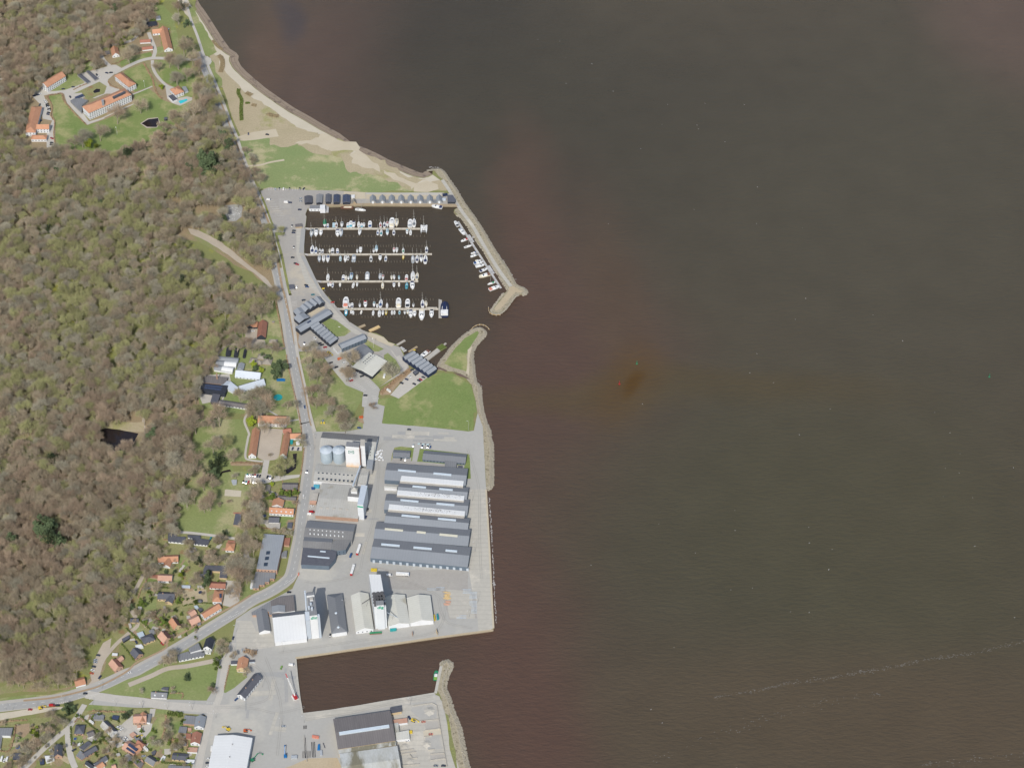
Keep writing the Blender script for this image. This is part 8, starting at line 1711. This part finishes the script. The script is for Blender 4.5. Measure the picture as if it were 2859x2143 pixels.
for s_, n_, l_, ln in (('K 1625,360', 9, 'stepped stack of pale blue pipes nearest the six halls', 8), ('K 1712,430', 12, 'large pale blue pipe stack by the east fence', 8), ('K 1710,515', 8, 'middle pale blue pipe stack by the east fence', 8), ('K 1722,620', 12, 'lower pale blue pipe stack by the east fence', 6), ('K 1575,690', 6, 'small pale blue pipe stack at the south fence', 7), ('K 1528,694', 3, 'tiny row of white-blue pipes at the south fence', 6), ('K 1275,318', 6, 'pale blue rods beside the timber heap', 9), ('K 1190,318', 5, 'thin pale blue rods west of the timber heap', 14)):
    stack('pipe_stack', l_, 'pipes', s_, max(2, n_//2), 1.7, ln, 'pipe_blue', .5, 0)
tp = empty('timber_heap', WP('K 1365,400', 0)[0]); tag(tp, 'heap of pale and reddish timber boards in the pipe yard', 'timber'); R_ = random.Random(8)
for nm, m_, y0, n_ in (('pale_boards', 'timber', 0, 30), ('red_boards', 'pink_tile', -9, 10)):
    b = MB()
    for k in range(n_): x, y = R_.uniform(-2.2, 2.2), y0+R_.uniform(-4, 5.5) if n_ > 20 else y0+R_.uniform(-3, 2); L_ = R_.uniform(1, 2.6); a = R_.uniform(-.2, .2); z = R_.uniform(.1, 1.4); b.prism([(x-L_, y-.5), (x+L_, y-.5+a), (x+L_, y+.5+a), (x-L_, y+.5)], z-.1, z+.25)
    b.ob(nm, m_, tp)
sc_ = empty('scrap_pile', WP('K 1345,235', 0)[0]); tag(sc_, 'scatter of grey metal scrap north of the timber heap', 'scrap'); b = MB()
for k in range(50): x, y = R_.gauss(0, 2.6), R_.gauss(0, 4.5); b.tube((x, y, .2), (x+R_.gauss(0, 1), y+R_.gauss(0, 1), R_.uniform(.2, 1.2)), .13, n=4)
b.ob('rod', 'concrete', sc_)
def cwall(label, s, h=1.6, t=.35, name='concrete_wall'):
    p = WP(s, h); o = empty(name, (*p[0].xy, 0)); tag(o, label, 'wall', 'low yard walls'); b = MB()
    for a, q in zip(p, p[1:]):
        d = (q-a).normalized(); nn = Vector((-d.y, d.x, 0))*t/2; r0 = [a-nn-p[0], q-nn-p[0], q+nn-p[0], a+nn-p[0]]; b.prism([(v.x, v.y) for v in r0], 0, h)
    b.ob('wall', 'concrete', o)
for s_, l_ in (('O 1480,833 1640,808 1712,798 1768,828 1800,1030 1895,1580', 'long concrete wall bounding the store yard on the seaward side'), ('O 1556,1018 1790,998', 'bay wall north of the brown gravel'), ('O 1622,1133 1808,1110', 'bay wall south of the brown gravel'), ('O 1610,1215 1705,1203', 'bay wall beside the salmon machine'), ('O 1660,1375 1740,1366', 'short bay wall above the lower gravel'),
                ('O 1685,1425 1860,1415', 'bay wall just above the lower brown gravel'), ('O 1685,1505 1868,1478', 'bay wall just below the lower brown gravel'), ('O 1300,1388 1478,1365', 'upper bay wall on the warehouse side'), ('O 1335,1425 1512,1400', 'second bay wall on the warehouse side'), ('O 1435,1430 1470,1480 1525,1472', 'kinked bay wall on the warehouse side'), ('O 1330,1568 1555,1552', 'lowest bay wall on the warehouse side')):
    cwall(l_, s_)
cwall('dark thin wall separating the pipe yard from the white hall', 'N 2143,1240 2178,1570', 1.6, .5); 
def pile_(label, s, r_, h, m):
    p = WP(s)[0]; o = empty('gravel_heap', (p.x, p.y, ground_z(p.x, p.y))); tag(o, label, 'heap', 'gravel heaps'); b = MB(); n_ = 20
    vs = [(0, 0, h)]+[(r_*f*math.cos(k*math.tau/n_)*(1+.15*math.sin(k*2.3+r_)), r_*f*math.sin(k*math.tau/n_)*(1+.15*math.cos(k*1.7)), h*(1-f)**1.0*.95) for f in (.35, .7, 1) for k in range(n_)]
    fs = [(0, 1+k, 1+(k+1) % n_) for k in range(n_)]+[(1+j*n_+k, 1+(j+1)*n_+k, 1+(j+1)*n_+(k+1) % n_, 1+j*n_+(k+1) % n_) for j in (0, 1) for k in range(n_)]
    b.add(vs, fs); b.ob('heap', m, o, True)
pile_('pale heap of grit in the northernmost storage bay', 'O 1680,905', 5.5, 2.2, 'quay'); pile_('pale heap of grit in the dark grey bay', 'O 1645,1310', 4.5, 1.8, 'quay'); pile_('sandy heap beside the sheds on the warehouse side', 'O 1370,1340', 4, 1.3, 'quay'); pile_('pale grit heap low on the warehouse side', 'O 1440,1520', 4.5, 1.3, 'quay')
rp = empty('log_pile', WP('Q 1180,375', 0)[0]); 
bpy.data.objects.remove(rp)
b = MB(); c = WP('H 160,590', 0)[0]
for k in range(60): x, y = R_.gauss(0, 2.4), R_.gauss(0, 6); a = R_.uniform(0, 3.14); b.tube((x, y, .3), (x+math.cos(a)*1.8, y+math.sin(a)*1.8, R_.uniform(.3, 1)), .22, n=5)
o = b.ob('log_heap', 'timber'); o.location = c; tag(o, 'heap of cut logs at the wood edge west of the field', 'logs')
P('picnic_shelter', 'pale folded sail canopy on the sports field', 'canopy', 'H 640,655 668,648 698,652 695,690 668,698 650,690', 2.2, paint('silver').name, paint('silver').name)

for h_, s_, n_, l_ in ((HL[1], ((700, 665), (1280, 700), 35), 90, 'flock of dark birds on the second white roof strip'), (HL[2], ((560, 812), (1290, 875), 35), 90, 'flock of dark birds on the third white roof strip')):
    b = MB()
    for k in range(n_):
        t = min(1, max(0, R_.gauss(.55, .2))); c = W(px('I %.1f,%.1f' % (s_[0][0]+(s_[1][0]-s_[0][0])*t, s_[0][1]+(s_[1][1]-s_[0][1])*t+R_.uniform(0, s_[2])))[0], 9.7); b.ellip((c.x, c.y, 9.75), .3, .22, .2, 6, 4)
    tag(b.ob('birds', 'tyre'), l_, 'birds', kind='stuff')
